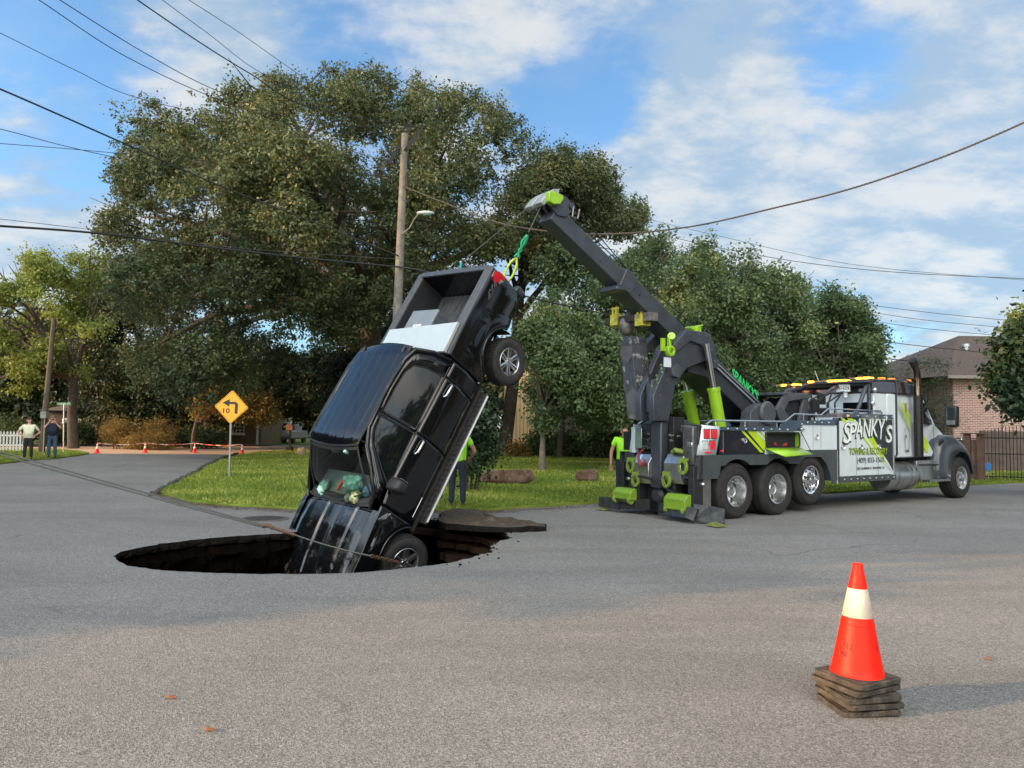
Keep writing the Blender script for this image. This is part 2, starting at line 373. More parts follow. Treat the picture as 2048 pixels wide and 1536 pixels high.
# ledge of layered dirt under the right lip
led = MB()
for k, (a0, a1, z0, th, inn) in enumerate([(.0, .30, -.16, .10, .18), (.02, .26, -.30, .09, .34), (.05, .24, -.46, .12, .48)]):
    pts = []
    for p in RM:
        ang = math.atan2(p[1]-HC[1], p[0]-HC[0])/(2*pi)
        if -.04 < ang < a1*.75: pts.append((ang, p))
    pts.sort(key=lambda q: q[0]); pp = [q[1] for q in pts][::2]
    o_ = [tuple(HC+(p-HC)*1.05) for p in pp]
    i_ = [tuple(p-(p-HC)/np.hypot(*(p-HC))*(inn*(.6+.8*abs(noise.noise(Vector((p[0]*3, p[1]*3, k*5))))))) for p in pp]
    led.prism(o_+i_[::-1], z0-th, z0, 'z')
struct(led.build('sinkhole_ledge', mat('ledge_clay', (.055, .030, .020), .95, spec=0, var=.4, vs=6, bump=1, bs=20, col2=(.035, .026, .02), mask=(.42, .6), ms=6), smooth=0))

# manhole cover
c = gnd(528, 1038); mh = thing('manhole_cover', 'dark round iron manhole cover set flush in the asphalt left of the tilted pickup', 'manhole', (c[0], c[1], .0))
iron = mat('cast_iron', (.055, .052, .05), .6, .3, var=.4, vs=14, bump=.3)
b = MB(); b.lathe([(.0, .012), (.33, .012), (.335, .006)], n=48)
for i in range(-4, 5):
    for j in range(-4, 5):
        if i*i+j*j < 18: b.box(i*.065-.018, i*.065+.018, j*.065-.018, j*.065+.018, .011, .017)
b.build('lid', iron, mh)
b = MB(); b.lathe([(.345, .004), (.345, .014), (.41, .012), (.42, .002)], n=48); b.build('frame', mat('iron_frame', (.10, .095, .09), .7, var=.4, vs=12), mh)

# lawns (raised sheets with a soft broken edge)
def grassmat(name, a, b_, c_):
    m = mat(name, a, .9, var=.35, vs=1.2, bump=.9, bs=45, col2=b_, mask=(.42, .66), ms=.7, spec=.1)
    return m
LAWN = grassmat('lawn_grass', (.12, .175, .028), (.21, .24, .05), None)
LAWN_PX = [(318,987),(345,996),(380,1004),(450,1011),(520,1016),(600,1020),(700,1022),(880,1022),(985,1021),(1100,1013),(1200,1008),(1340,1002),(1500,996),(1700,985),(1880,974),(2048,966),
           (2500,950),(2500,905),(2048,903),(1700,899),(1300,899),(1000,897),(700,895),(640,897),(590,901),(530,904),(480,911),(440,922),(415,934),(392,948),(362,964)]
def lawn(name, px, z, material, m_edge=.05):
    pts = resample([gnd(*p)[:2] for p in px], .6)
    pts = [(p[0]+noise.noise(Vector((p[0]*1.1, p[1]*1.1, 2)))*m_edge*3, p[1]+noise.noise(Vector((p[0]*1.3, p[1]*1.3, 7)))*m_edge*3) for p in pts]
    b = MB(); b.prism(pts, -.02, z, 'z'); return struct(b.build(name, material, smooth=0)), pts
_, lawn_pts = lawn('lawn', LAWN_PX, .05, LAWN)
_, lawn_l = lawn('lawn_corner', [(-400,944),(0,929),(60,922),(110,918),(150,913),(178,908),(160,904),(120,900),(60,899),(0,901),(-400,910)], .05, LAWN)
struct(MB().prism([tuple(gnd(*p)[:2]) for p in [(-600,899),(90,894),(180,892),(460,891.5),(520,893),(545,893),(535,888),(180,885),(-600,884)]], -.02, .06, 'z').build('garden_bed', mat('mulch', (.06, .045, .025), .95, var=.5, vs=3, bump=1, bs=30)))
struct(MB().prism([tuple(gnd(*p)[:2]) for p in [(-900,912),(60,899.5),(160,905),(200,908),(440,908.5),(478,910),(530,903),(585,900),(760,896),(760,894),(560,893),(470,891.5),(170,891.5),(60,894),(-900,900)]], -.02, .012, 'z').build('cross_street', mat('sun_tinted_concrete', (.50, .33, .22), .9, var=.15, vs=2, bump=.3, col2=(.40, .27, .18), mask=(.45, .6), ms=.8)))  # orange of the evening sun mixed into the street colour
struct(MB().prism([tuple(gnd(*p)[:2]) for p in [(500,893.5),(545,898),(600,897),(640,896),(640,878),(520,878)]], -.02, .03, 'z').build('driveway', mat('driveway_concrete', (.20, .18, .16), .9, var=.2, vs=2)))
# far ground beyond the gardens
struct(MB().box(-160, 200, 56, 260, -.02, .045).build('far_lawn', grassmat('far_grass', (.07, .11, .02), (.05, .07, .02), None), smooth=0))
# dark curb edge of the side street, left rim of the lawn
cp = [gnd(*p) for p in [(306,992),(318,986),(342,972),(372,957),(394,945),(418,930),(446,917),(476,908)]]
b = MB()
for i in range(len(cp)-1):
    for k in range(5):
        p = Vector(cp[i]).lerp(Vector(cp[i+1]), k/5); q = Vector(cp[i]).lerp(Vector(cp[i+1]), (k+1)/5)
        p.z = q.z = .02; p.x += jit(.03); q.x += jit(.03)
        b.tube([p, q], [.09+jit(.03), .08+jit(.03)], 6)
struct(b.build('curb', mat('tar_curb', (.06, .055, .05), .9, var=.5, vs=6, bump=.8), smooth=0))
# drift of leaves and grit along the grass edge
b = MB()
EDGE = [gnd(*p) for p in [(318,990),(380,1007),(450,1015),(600,1024),(760,1026),(900,1026),(1000,1024),(1200,1012),(1400,1003)]]
for i in range(5200):
    k = R.randrange(len(EDGE)-1); p = Vector(EDGE[k]).lerp(Vector(EDGE[k+1]), R.random()); p += Vector((jit(.15), R.gauss(.08, .20), 0)); s = R.uniform(.008, .03); a = R.uniform(0, 6.3)
    b.add([(p.x+s*cos(a), p.y+s*sin(a), .006), (p.x-s*sin(a)*.5, p.y+s*cos(a)*.5, .014), (p.x-s*cos(a), p.y-s*sin(a), .008), (p.x+s*sin(a)*.5, p.y-s*cos(a)*.5, .012)], [(0, 1, 2, 3)])
gr = b.build('leaf_litter', mat('dry_litter', (.12, .085, .045), .9, var=.4, vs=30), smooth=0); gr['kind'] = 'stuff'; gr['label'] = 'dry leaf litter along the edge of the lawn'; gr['category'] = 'leaf litter'
# crumbs of broken asphalt near the lip
b = MB()
for i in range(34):
    p = RM[R.choice([k for k in range(nR) if RM[k][0] > -1.6 and RM[k][1] > 9])]; d = (p-HC)/np.hypot(*(p-HC)); q = p+d*abs(R.gauss(.02, .16)); s = R.uniform(.005, .018)
    M4 = Matrix.Translation((q[0], q[1], s*.5)) @ Matrix.Rotation(R.uniform(0, 3), 4, 'Z') @ Matrix.Rotation(R.uniform(0, 1), 4, 'X'); b.box(-s, s, -s*.7, s*.7, -s*.5, s*.5, M4)
gr = b.build('asphalt_crumbs', edge_mat, smooth=0); gr['kind'] = 'stuff'; gr['label'] = 'dark crumbs of asphalt along the right lip of the sinkhole'; gr['category'] = 'rubble'

# short grass blades over the near part of the lawns
GRASS = leafmat('grass_blades', (.10, .165, .024), (.26, .325, .048), (.50, .46, .13), .35)
def blades(name, pts, n, ymax, seed, label):
    rg = np.random.default_rng(seed); P = np.array(pts); x0, y0 = P.min(0); x1, y1 = P.max(0); y1 = min(y1, ymax); x0 = max(x0, -30); x1 = min(x1, 26)
    X = []; Y = []
    while len(X) < n:
        y = y0*(y1/y0)**rg.random(n); x = rg.uniform(x0, x1, n)
        k = inpoly(x, y, pts) & (np.abs(x) < y*.75+1) & (rg.random(n) < np.minimum(1, (14.0/y)**1.0)); X += list(x[k]); Y += list(y[k])
    X = np.array(X[:n]); Y = np.array(Y[:n]); h = rg.uniform(.03, .075, n); w = .006+.0011*Y*.6; a = rg.uniform(0, pi, n)
    lx = rg.normal(0, .025, n); ly = rg.normal(0, .025, n); z = np.full(n, .048)
    V = np.stack([np.stack([X-w*np.cos(a), Y-w*np.sin(a), z], 1), np.stack([X+w*np.cos(a), Y+w*np.sin(a), z], 1), np.stack([X+lx, Y+ly, z+h], 1)], 1).reshape(-1, 3)
    tint = np.clip(rg.normal(.5, .22, n)+.55*np.array([noise.noise(Vector((float(x)*.5, float(y)*.5, 1))) for x, y in zip(X, Y)]), 0, 1)
    o = flatmesh(name, V, np.arange(3*n).reshape(-1, 3), GRASS, None, tint); o['kind'] = 'stuff'; o['label'] = label; o['category'] = 'grass'
blades('grass', lawn_pts, 130000, 46, 3, 'short green grass of the wide lawn behind the sinkhole')
blades('grass', lawn_l, 14000, 50, 4, 'short grass of the verge where the two onlookers stand')
# the uprooted slab of pavement lying on the right lip
s0 = [gnd(*p)[:2] for p in [(872,1055),(890,1061),(950,1064),(1010,1066),(1088,1063),(1091,1056),(1060,1052),(1020,1046),(985,1041),(962,1033),(950,1029),(915,1029),(885,1036)]]
ctr = np.mean(s0, axis=0); th = thing('pavement_slab', 'broken slab of asphalt with brown dirt on top over the right lip of the sinkhole', 'asphalt slab', (ctr[0], ctr[1], .0))
ss = resample([tuple(p-ctr) for p in s0], .12); ss = [(p[0]+jit(.028)+.05*noise.noise(Vector((p[0]*4, p[1]*4, 9))), p[1]+jit(.035)) for p in ss]
b = MB()
n_ = len(ss); zt = [.095+.04*noise.noise(Vector((p[0]*2, p[1]*2, 1)))-.02*p[0] for p in ss]
b.add([(p[0], p[1], .01) for p in ss]+[(p[0], p[1], .05+jit(.01)) for p in ss]+[(p[0]*.985, p[1]*.985, z) for p, z in zip(ss, zt)], [(i, (i+1) % n_, (i+1) % n_+n_, i+n_) for i in range(n_)]+[(i+n_, (i+1) % n_+n_, (i+1) % n_+2*n_, i+2*n_) for i in range(n_)]+[tuple(range(n_))])
b.build('slab', edge_mat, th, smooth=0)
b = MB(); P = np.array(ss)*.985
cen = (0, 0, .125); rings_ = [[(p[0]*f, p[1]*f, z*(f)+cen[2]*(1-f)+ (.07*noise.noise(Vector((p[0]*f*5, p[1]*f*5, 3))) if f < 1 else 0)) for p, z in zip(P, zt)] for f in (1, .9, .75, .6, .45, .3, .15)]
vs = [v for r_ in rings_ for v in r_]+[cen]; fs = [(k*n_+i, k*n_+(i+1) % n_, (k+1)*n_+(i+1) % n_, (k+1)*n_+i) for k in range(6) for i in range(n_)]+[(6*n_+i, 6*n_+(i+1) % n_, 7*n_) for i in range(n_)]
b.add(vs, fs); b.build('dirt_layer', mat('slab_dirt', (.060, .042, .030), .95, var=.4, vs=9, bump=1, bs=35, col2=(.11, .10, .09), mask=(.56, .64), ms=7), th, smooth=0)
# boulders
def boulder(name, label, px0, px1, pyb, h, seed, col, dep=.45):
    a = gnd(px0, pyb); c_ = gnd(px1, pyb); w = (c_[0]-a[0])/2; cx_ = (a[0]+c_[0])/2; cy_ = a[1]+w*dep
    b = MB(); b.sph((0, 0, 0), 1, 48)
    vs = []
    for v in b.v:
        v = Vector(v); q = Vector((math.copysign(abs(v.x)**.6, v.x), math.copysign(abs(v.y)**.7, v.y), math.copysign(abs(v.z)**.6, v.z)))
        k = 1+.16*noise.noise(v*1.6+Vector((seed, 0, 0)))+.09*noise.noise(v*4+Vector((seed, 3, 0)))+.05*noise.noise(v*10+Vector((seed, 3, 0)))
        vs.append((q.x*w*k*.93, q.y*w*dep*k, max(-.05, (q.z*.5+.42)*h*k*(1+.12*q.x))))
    b.v = vs; o = b.build(name, col, None, smooth=40); o.location = (cx_, cy_, .04); return tag(o, label, 'boulder')
rock = mat('sandstone', (.095, .048, .032), .9, var=.35, vs=3, bump=.8, bs=12, col2=(.15, .12, .10), mask=(.5, .66), ms=3.2)
boulder('boulder', 'large long reddish boulder on the lawn right of the pickup', 955, 1068, 971, .43, 2, rock)
boulder('boulder', 'smaller block of stone on the lawn near the back of the wrecker', 1153, 1198, 966, .37, 5, rock, .6)
boulder('boulder', 'small pale rock at the far left of the lawn beside the driveway', 592, 612, 912, .42, 8, mat('pale_rock', (.24, .19, .14), .9, var=.3, vs=4, bump=.8), .6)
# dry leaves in the foreground
for px, py, l in ((342,1398,'single curled orange-brown leaf on the asphalt, left foreground'), (418,1463,'flat orange-brown leaf on the asphalt near the bottom edge'), (1977,1320,'small dry leaf on the asphalt right of the traffic cone stack')):
    c = gnd(px, py); b = MB(); n_ = 10; a0 = R.uniform(0, 6)
    pts = [(cos(a0)*x-sin(a0)*y, sin(a0)*x+cos(a0)*y, z) for x, y, z in [(.035,0,.012),(.02,.014,.016),(0,.02,.012),(-.02,.013,.015),(-.035,0,.006),(-.02,-.013,.015),(0,-.02,.010),(.02,-.014,.018),(0,0,.004),(-.055,.004,.003),(-.055,-.001,.003)]]
    b.add(pts, [(i, (i+1) % 8, 8) for i in range(8)]+[(4, 9, 10)]); o = b.build('dry_leaf', mat('dry_leaf', (.33, .13, .045), .7, var=.3, vs=30), solid=.0015); o.location = (c[0], c[1], .002); tag(o, l, 'leaf')
# ================================================================== HOUSES, FENCES, POLES, WIRES
brick = None
def brick_mat(name, c1, c2, mort, scale=1.0):
    m = bpy.data.materials.new(name); m.use_nodes = True; t = m.node_tree; b = t.nodes['Principled BSDF']
    tc = t.nodes.new('ShaderNodeTexCoord'); sx = t.nodes.new('ShaderNodeSeparateXYZ'); t.links.new(tc.outputs['Object'], sx.inputs[0])
    ad = t.nodes.new('ShaderNodeMath'); t.links.new(sx.outputs[0], ad.inputs[0]); t.links.new(sx.outputs[1], ad.inputs[1])
    cb = t.nodes.new('ShaderNodeCombineXYZ'); t.links.new(ad.outputs[0], cb.inputs[0]); t.links.new(sx.outputs[2], cb.inputs[1])
    bk = t.nodes.new('ShaderNodeTexBrick'); t.links.new(cb.outputs[0], bk.inputs['Vector']); bk.inputs['Scale'].default_value = scale
    bk.inputs['Brick Width'].default_value = .26; bk.inputs['Row Height'].default_value = .088; bk.inputs['Mortar Size'].default_value = .011
    bk.inputs['Color1'].default_value = (*c1, 1); bk.inputs['Color2'].default_value = (*c2, 1); bk.inputs['Mortar'].default_value = (*mort, 1); bk.inputs['Bias'].default_value = 0
    t.links.new(bk.outputs[0], b.inputs[0]); b.inputs['Roughness'].default_value = .9
    bp = t.nodes.new('ShaderNodeBump'); bp.inputs['Strength'].default_value = .5; bp.inputs['Distance'].default_value = .01; bp.invert = True; t.links.new(bk.outputs['Fac'], bp.inputs['Height']); t.links.new(bp.outputs[0], b.inputs['Normal'])
    return m
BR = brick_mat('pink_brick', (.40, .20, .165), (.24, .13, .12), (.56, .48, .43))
shing = mat('shingles', (.085, .062, .052), .95, var=.35, vs=9, bump=.6, bs=25)
white = mat('white_paint', (.70, .70, .68), .6, var=.08)
glassd = mat('dark_glass', (.012, .018, .020), .06, var=.1, spec=.8)
# brick house at the right
Y0 = 38.0; cx0 = at(1906, 800, Y0)[0]
H = thing('brick_house', 'pinkish brick house with a brown hipped roof at the right edge', 'house', (cx0, Y0, 0))
ze = at(1906, 752, Y0)[2]
MB().box(0, 14, 0, 11, 0, ze).build('wall', BR, H)
MB().box(-1.15, 0, 3.2, 10.8, 0, ze-.003).build('wall', BR, H, label='recessed brick wing behind the conifer')
rf = MB(); o_ = .55; rz_ = at(2003, 672, Y0+5)[2]
rf.add([(-1.6, 2.7, ze-.04), (-.0, 2.7, ze-.04), (-.05-o_, -o_, ze-.04), (14.6, -o_, ze-.04), (14.6, 11.6, ze-.04), (-1.6, 11.6, ze-.04), (3.6, 5.4, rz_), (10.5, 5.4, rz_)],
       [(2, 3, 7, 6), (3, 4, 7), (4, 5, 6, 7), (5, 0, 6), (0, 2, 6), (0, 5, 4, 3, 2)])
roof = rf.build('roof', shing, H, smooth=0, solid=.06)
gut = mat('gutter_metal', (.22, .19, .17), .6, var=.2)
MB().box(-.05-o_, 14.6, -o_-.12, -o_, ze-.16, ze+.0).build('gutter', gut, roof)
MB().box(-1.68, -1.59, 2.7, 11.5, ze-.16, ze).build('gutter', gut, roof)
v = MB(); v.cyl((0, 0, -.6), (0, 0, .42), .12); v.cyl((0, 0, .30), (0, 0, .34), .19); v.cyl((0, 0, .42), (0, 0, .58), .2)
vp = at(1932, 700, Y0+3.2); vo_ = v.build('vent_pipe', mat('galvanised', (.42, .45, .47), .4, .8), roof); vo_.location = (vp[0]-cx0, 3.2, vp[2]-.25)
dsx = at(2011, 850, Y0-.2)[0]-cx0
MB().box(dsx-.06, dsx+.06, -.09, -.005, 0, ze-.1).build('downspout', mat('tan_spout', (.36, .27, .24), .6), H)
fr = MB()
for a_ in ((-1.0, -.12, ze-2.3, ze-.35),):
    x0, x1, z0, z1 = a_; y = 3.12
    fr.box(x0, x0+.08, y, y+.07, z0, z1); fr.box(x1-.08, x1, y, y+.07, z0, z1); fr.box(x0, x1, y, y+.07, z0, z0+.08); fr.box(x0, x1, y, y+.07, z1-.08, z1); fr.box(x0, x1, y, y+.06, (z0+z1)/2-.04, (z0+z1)/2+.04)
w_ = fr.build('window', white, H); MB().box(-.95, -.16, 3.15, 3.17, ze-2.28, ze-.38).build('pane', glassd, w_)
# wood fence + gate in front of it
def fence_line(p0, p1): 
    p0 = Vector((p0[0], p0[1], 0)); p1 = Vector((p1[0], p1[1], 0)); d = p1-p0; return p0, d.normalized(), d.length, math.atan2(d.y, d.x)
wood_m = mat('redwood', (.105, .055, .040), .8, var=.4, vs=3, bump=.6, bs=20)
p0, d_, L_, ang = fence_line(gnd(1900, 960), gnd(1957, 963))
fw = thing('wood_fence', 'reddish brown board fence between the front wheel of the wrecker and the iron gate', 'fence', p0, ang)
b = MB(); x = 0
while x < L_: b.box(x, x+.135, -.012, .012, .05, 1.42+jit(.01)); x += .145
b.build('boards', wood_m, fw); MB().box(0, L_, -.06, .06, 1.44, 1.49).build('rail', wood_m, fw)
for xx in (L_-.02, L_-.42):
    MB().box(xx, xx+.2, -.1, .1, 0, 1.62).box(xx-.06, xx+.26, -.16, .16, 1.62, 1.67).build('post', wood_m, fw, bevel=.01)
p0, d_, L_, ang = fence_line(gnd(1960, 962), gnd(2130, 966))
black = mat('black_iron', (.012, .012, .013), .5, .3)
fg = thing('iron_gate', 'black wrought iron picket gate in front of the brick house', 'gate', p0, ang)
b = MB(); x = .05; i = 0
while x < L_:
    h = 1.72+.16*sin((x-.2)/2.4*pi)*(1 if x < 2.4 else -.2); b.cyl((x, 0, .08), (x, 0, h), .011, n=6); b.cyl((x, 0, h), (x, 0, h+.07), .017, .001, n=6); x += .115
b.build('pickets', black, fg); b = MB()
for z in (.16, .95, 1.5): b.box(0, L_, -.02, .02, z-.018, z+.018)
b.build('rails', black, fg)
for x in (2.2, 2.32): MB().box(x, x+.07, -.035, .035, 0, 1.95).build('post', black, fg)
# a reddish house wing and wood fence seen through the gate
p0, d_, L_, ang = fence_line(gnd(1960, 944), gnd(2130, 946)); f2 = thing('wood_fence', 'weathered board fence seen through the iron gate', 'fence', p0, ang)
b = MB(); x = 0
while x < L_: b.box(x, x+.14, -.012, .012, .05, 1.75+jit(.01)); x += .15
b.build('boards', mat('grey_boards', (.13, .095, .08), .85, var=.3, vs=3), f2)
sp_ = gnd(1966, 962); sg = thing('yard_sign', 'little blue security sign on a stake at the foot of the iron gate', 'sign', (sp_[0], sp_[1]-.3, 0))
MB().cyl((0, 0, 0), (0, 0, .55), .008, n=6).build('stake', mat('alu', (.5, .5, .5), .4, .8), sg)
MB().prism([(-.11, .42), (0, .36), (.11, .42), (.12, .60), (0, .66), (-.12, .60)], -.012, 0, 'y').build('plate', mat('blue_sign', (.05, .17, .45), .4), sg)
# pale house with board siding behind the row of trees
Yh = 57.0; xa = at(1008, 850, Yh)[0]; xb = at(1064, 850, Yh)[0]
HS = thing('siding_house', 'tan house with vertical boards behind the trees, low sunlight put into its wall colour', 'house', (xa, Yh, 0))
sid = mat('sun_tinted_siding', (.62, .45, .24), .8, var=.12, vs=3)  # golden sunlight put into the board colour; hardly any sun reaches this wall
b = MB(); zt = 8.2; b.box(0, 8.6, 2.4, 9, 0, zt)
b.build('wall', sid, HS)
b = MB(); k = 0
for x in np.arange(0, 2.4, .3): b.box(x, x+.07, 2.35, 2.398, 0, zt)
for y in np.arange(2.5, 9, .3): b.box(-.05, -.002, y, y+.07, 0, zt)
b.build('battens', mat('batten', (.34, .24, .13), .8), HS)
b = MB(); b.add([(-.4, 1.9, zt), (9.2, 1.9, zt), (9.2, 9.5, zt), (-.4, 9.5, zt), (2.4, 5.6, zt+2.6), (7, 5.6, zt+2.6)], [(0, 1, 5, 4), (1, 2, 5), (2, 3, 4, 5), (3, 0, 4), (0, 3, 2, 1)]); b.build('roof', shing, HS, smooth=0)
# darker house whose tall window shows right of the trunk
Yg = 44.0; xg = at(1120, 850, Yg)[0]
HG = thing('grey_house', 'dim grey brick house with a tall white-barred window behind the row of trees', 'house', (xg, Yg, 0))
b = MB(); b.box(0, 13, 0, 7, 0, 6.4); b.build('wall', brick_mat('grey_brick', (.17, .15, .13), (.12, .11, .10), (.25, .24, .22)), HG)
b = MB(); b.add([(-.5, -.5, 6.4), (13.5, -.5, 6.4), (13.5, 7.5, 6.4), (-.5, 7.5, 6.4), (3.5, 3.5, 8.4), (9.5, 3.5, 8.4)], [(0, 1, 5, 4), (1, 2, 5), (2, 3, 4, 5), (3, 0, 4), (0, 3, 2, 1)]); b.build('roof', shing, HG, smooth=0)
for (pxa, pxb, pya, pyb) in ((1160, 1176, 852, 898), (1095+60, 1100+60, 700, 760), (1300, 1325, 852, 890)):
    A = at(pxa, pyb, Yg); B_ = at(pxb, pya, Yg); x0, x1, z0, z1 = A[0]-xg, B_[0]-xg, A[2], B_[2]
    f = MB(); y = -.06
    for xx in (x0, (x0+x1)/2-.02, x1-.05): f.box(xx, xx+.05, y, -.003, z0, z1)
    for q in range(5): f.box(x0, x1, y+.003, -.004, z0+(z1-z0-.05)*q/4, z0+(z1-z0-.05)*q/4+.04)
    w_ = f.build('window', white, HG); MB().box(x0+.02, x1-.02, -.03, -.01, z0+.02, z1-.02).build('pane', glassd, w_)
# houses at the left behind the trees
def far_house(label, pxa, pxb, pyt, Y, col, wins, rooftop=1.6, zb=0):
    A = at(pxa, 850, Y)[0]; B_ = at(pxb, 850, Y)[0]; zt = at((pxa+pxb)/2, pyt, Y)[2]
    h = thing('garden_house', label, 'house', (A, Y, 0)); w = B_-A
    MB().box(0, w, 0, 6, 0, zt).build('wall', col, h)
    b = MB(); b.add([(-.5, -.5, zt), (w+.5, -.5, zt), (w+.5, 6.5, zt), (-.5, 6.5, zt), (-.5, 3, zt+rooftop), (w+.5, 3, zt+rooftop)], [(0, 1, 5, 4), (2, 3, 4, 5), (1, 2, 5), (3, 0, 4), (0, 3, 2, 1)]); b.build('roof', shing, h, smooth=0)
    for (a0, a1, t0, t1) in wins:
        P0 = at(a0, t1, Y); P1 = at(a1, t0, Y); x0, x1, z0, z1 = P0[0]-A, P1[0]-A, P0[2], P1[2]; f = MB()
        for q in range(4): xx = x0+(x1-x0-.05)*q/3; f.box(xx, xx+(.09 if q in (0, 3) else .035), -.05, -.003, z0, z1)
        for q in range(5): zz = z0+(z1-z0-.05)*q/4; f.box(x0, x1, -.047, -.004, zz, zz+(.08 if q in (0, 4) else .035))
        wn_ = f.build('window', white, h); MB().box(x0+.03, x1-.03, -.03, -.006, z0+.03, z1-.03).build('pane', glassd, wn_)
        MB().box(x0-.1, x1+.1, -.12, -.003, z0-.12, z0-.003).build('sill', white, wn_)
    return h
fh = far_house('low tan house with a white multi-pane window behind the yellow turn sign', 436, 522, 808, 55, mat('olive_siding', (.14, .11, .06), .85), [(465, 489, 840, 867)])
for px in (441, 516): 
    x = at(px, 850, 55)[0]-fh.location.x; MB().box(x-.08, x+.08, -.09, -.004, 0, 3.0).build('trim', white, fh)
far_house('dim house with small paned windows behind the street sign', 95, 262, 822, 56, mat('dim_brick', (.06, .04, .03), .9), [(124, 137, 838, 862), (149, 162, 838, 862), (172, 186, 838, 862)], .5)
# picket fence
p0, d_, L_, ang = fence_line(gnd(-90, 903), gnd(46, 904)); pf = thing('picket_fence', 'white picket fence at the left edge beside the onlookers', 'fence', p0, ang)
b = MB(); x = 0
while x < L_:
    b.prism([(x, .05), (x+.09, .05), (x+.09, .98), (x+.045, 1.08), (x, .98)], -.012, .012, 'y'); x += .155
b.build('pickets', mat('picket_white', (.42, .45, .48), .6), pf); b = MB()
for z in (.3, .8): b.box(0, L_, .014, .05, z, z+.08)
b.build('rails', white, pf)
# ---------------------------------------------------------------- utility poles
pole_w = mat('pole_wood', (.14, .13, .115), .9, var=.35, vs=5, bump=.7, bs=18, col2=(.12, .10, .08), mask=(.5, .7), ms=3)
def leanpole(a, b_, r0, r1, thg, m): MB().tube([a, ((a[0]+b_[0])/2, (a[1]+b_[1])/2, (a[2]+b_[2])/2), b_], [r0, (r0+r1)/2, r1], 16).build('pole', m, thg, smooth=60)
YP = 25.0; pt = at(810, 268, YP); pb = at(783, 880, YP); pb[2] = 0
UP = thing('utility_pole', 'tall weathered wooden utility pole with two slanted cross arms, behind the pickup', 'utility pole', (pb[0], YP, 0))
L = lambda p: (p[0]-pb[0], p[1]-YP, p[2])
leanpole((0, 0, 0), L(pt), .185, .115, UP, pole_w)
dk = mat('dark_arm', (.018, .016, .015), .9, var=.3, vs=8)
for (a_, c_) in (((777, 329), (822, 252)), ((812, 300), (842, 258))):
    A = at(*a_, YP-.6); B_ = at(*c_, YP+.7); MB().tube([L(A), L(B_)], .085, 4).build('crossarm', dk, UP, smooth=0)
ins = mat('insulator', (.04, .035, .035), .3)
for q in ((822, 250), (841, 256), (780, 326), (806, 262)):
    p = at(*q, YP+(.7 if q[0] > 815 else -.4)); MB().lathe([(0, .16), (.05, .15), (.06, .10), (.035, .08), (.055, .05), (.03, .0)], o=L(p), n=12).build('insulator', ins, UP)
p = at(813, 365, YP); MB().cyl((L(p)[0]+.06, -.1, L(p)[2]-.28), (L(p)[0]+.02, -.1, L(p)[2]+.3), .05, n=8).build('fuse_holder', dk, UP)
lp0 = at(806, 470, YP); lp1 = at(838, 428, YP-.5); lp = thing('street_lamp', 'pale cobra-head street lamp on a curved bracket fixed to the tall utility pole', 'street lamp', (lp0[0], YP-.15, lp0[2]))
e = Vector((lp1[0]-lp0[0], -.4, lp1[2]-lp0[2])); MB().tube([(0, 0, 0), e*.4+Vector((.02, 0, -.08)), e*.75+Vector((0, 0, .0)), e], .022, 8).build('bracket', mat('lamp_arm', (.3, .3, .29), .4, .8), lp)
MB().sph((e.x+.22, e.y, e.z+.02), (.30, .13, .075), 20).build('lamp_head', mat('lamp_shell', (.36, .42, .42), .4), lp); MB().sph((e.x+.27, e.y, e.z-.02), (.16, .10, .07), 16).build('lens', mat('lamp_lens', (.10, .22, .18), .15), lp)
YL = 37.0; a_ = at(84, 884, YL); t_ = at(108, 636, YL); LP = thing('utility_pole', 'slim leaning dark wooden pole with a small grey box at the left, beside the onlookers', 'utility pole', (a_[0], YL, 0))
leanpole((0, 0, 0), (t_[0]-a_[0], 0, t_[2]), .15, .10, LP, mat('dark_pole', (.085, .065, .05), .9, var=.3, vs=5, bump=.5))
q = at(89, 830, YL-.3); MB().box(q[0]-a_[0]-.14, q[0]-a_[0]+.14, -.42, -.18, q[2]-.16, q[2]+.17).build('meter_box', mat('box_grey', (.20, .23, .21), .6), LP, bevel=.01)
MB().cyl((q[0]-a_[0]+.02, -.3, 0), (q[0]-a_[0]+.02, -.3, q[2]-.15), .025, n=8).build('conduit', mat('conduit', (.3, .29, .26), .6), LP)
# overhead cables
cab = mat('cable_black', (.012, .012, .014), .6)
cabg = mat('cable_grey', (.045, .043, .045), .7)
def wire(label, pts, r, m=cab, twist=False):
    P = [Vector(at(px, py, Y)) for px, py, Y in pts]; out = []
    if pts[0][0] < 0 or pts[0][1] < 0: dv = (P[0]-P[1]).normalized(); out = [P[0]+dv*4*(1-i/6) for i in range(6)]   # runs on to the next pole
    k = len(P)
    for i in range(k-1):       # Catmull-Rom
        p0_, p1_, p2_, p3_ = P[max(i-1, 0)], P[i], P[i+1], P[min(i+2, k-1)]
        for j in range(10):
            t = j/10; out.append(.5*((2*p1_)+(p2_-p0_)*t+(2*p0_-5*p1_+4*p2_-p3_)*t*t+(3*p1_-p0_-3*p2_+p3_)*t**3))
    out.append(P[-1]); b = MB()
    if twist:
        ln = len(out); 
        fine = []
        for i in range(ln-1):
            for j in range(8): fine.append(out[i].lerp(out[i+1], j/8))
        for ph in (0, 2.1, 4.2): b.tube([p+Vector((0, sin(i*.55+ph), cos(i*.55+ph)))*r*.8 for i, p in enumerate(fine)], r*.6, 5)
    else: b.tube(out, r, 6)
    return tag(b.build('overhead_cable', m, smooth=80), label, 'cable', 'overhead cables')
wire('thick black cable crossing the upper left sky down to the tall pole', [(-150,120,15),(0,178,17),(260,292,20),(460,380,22),(620,441,23.5),(798,512,24.8)], .022)
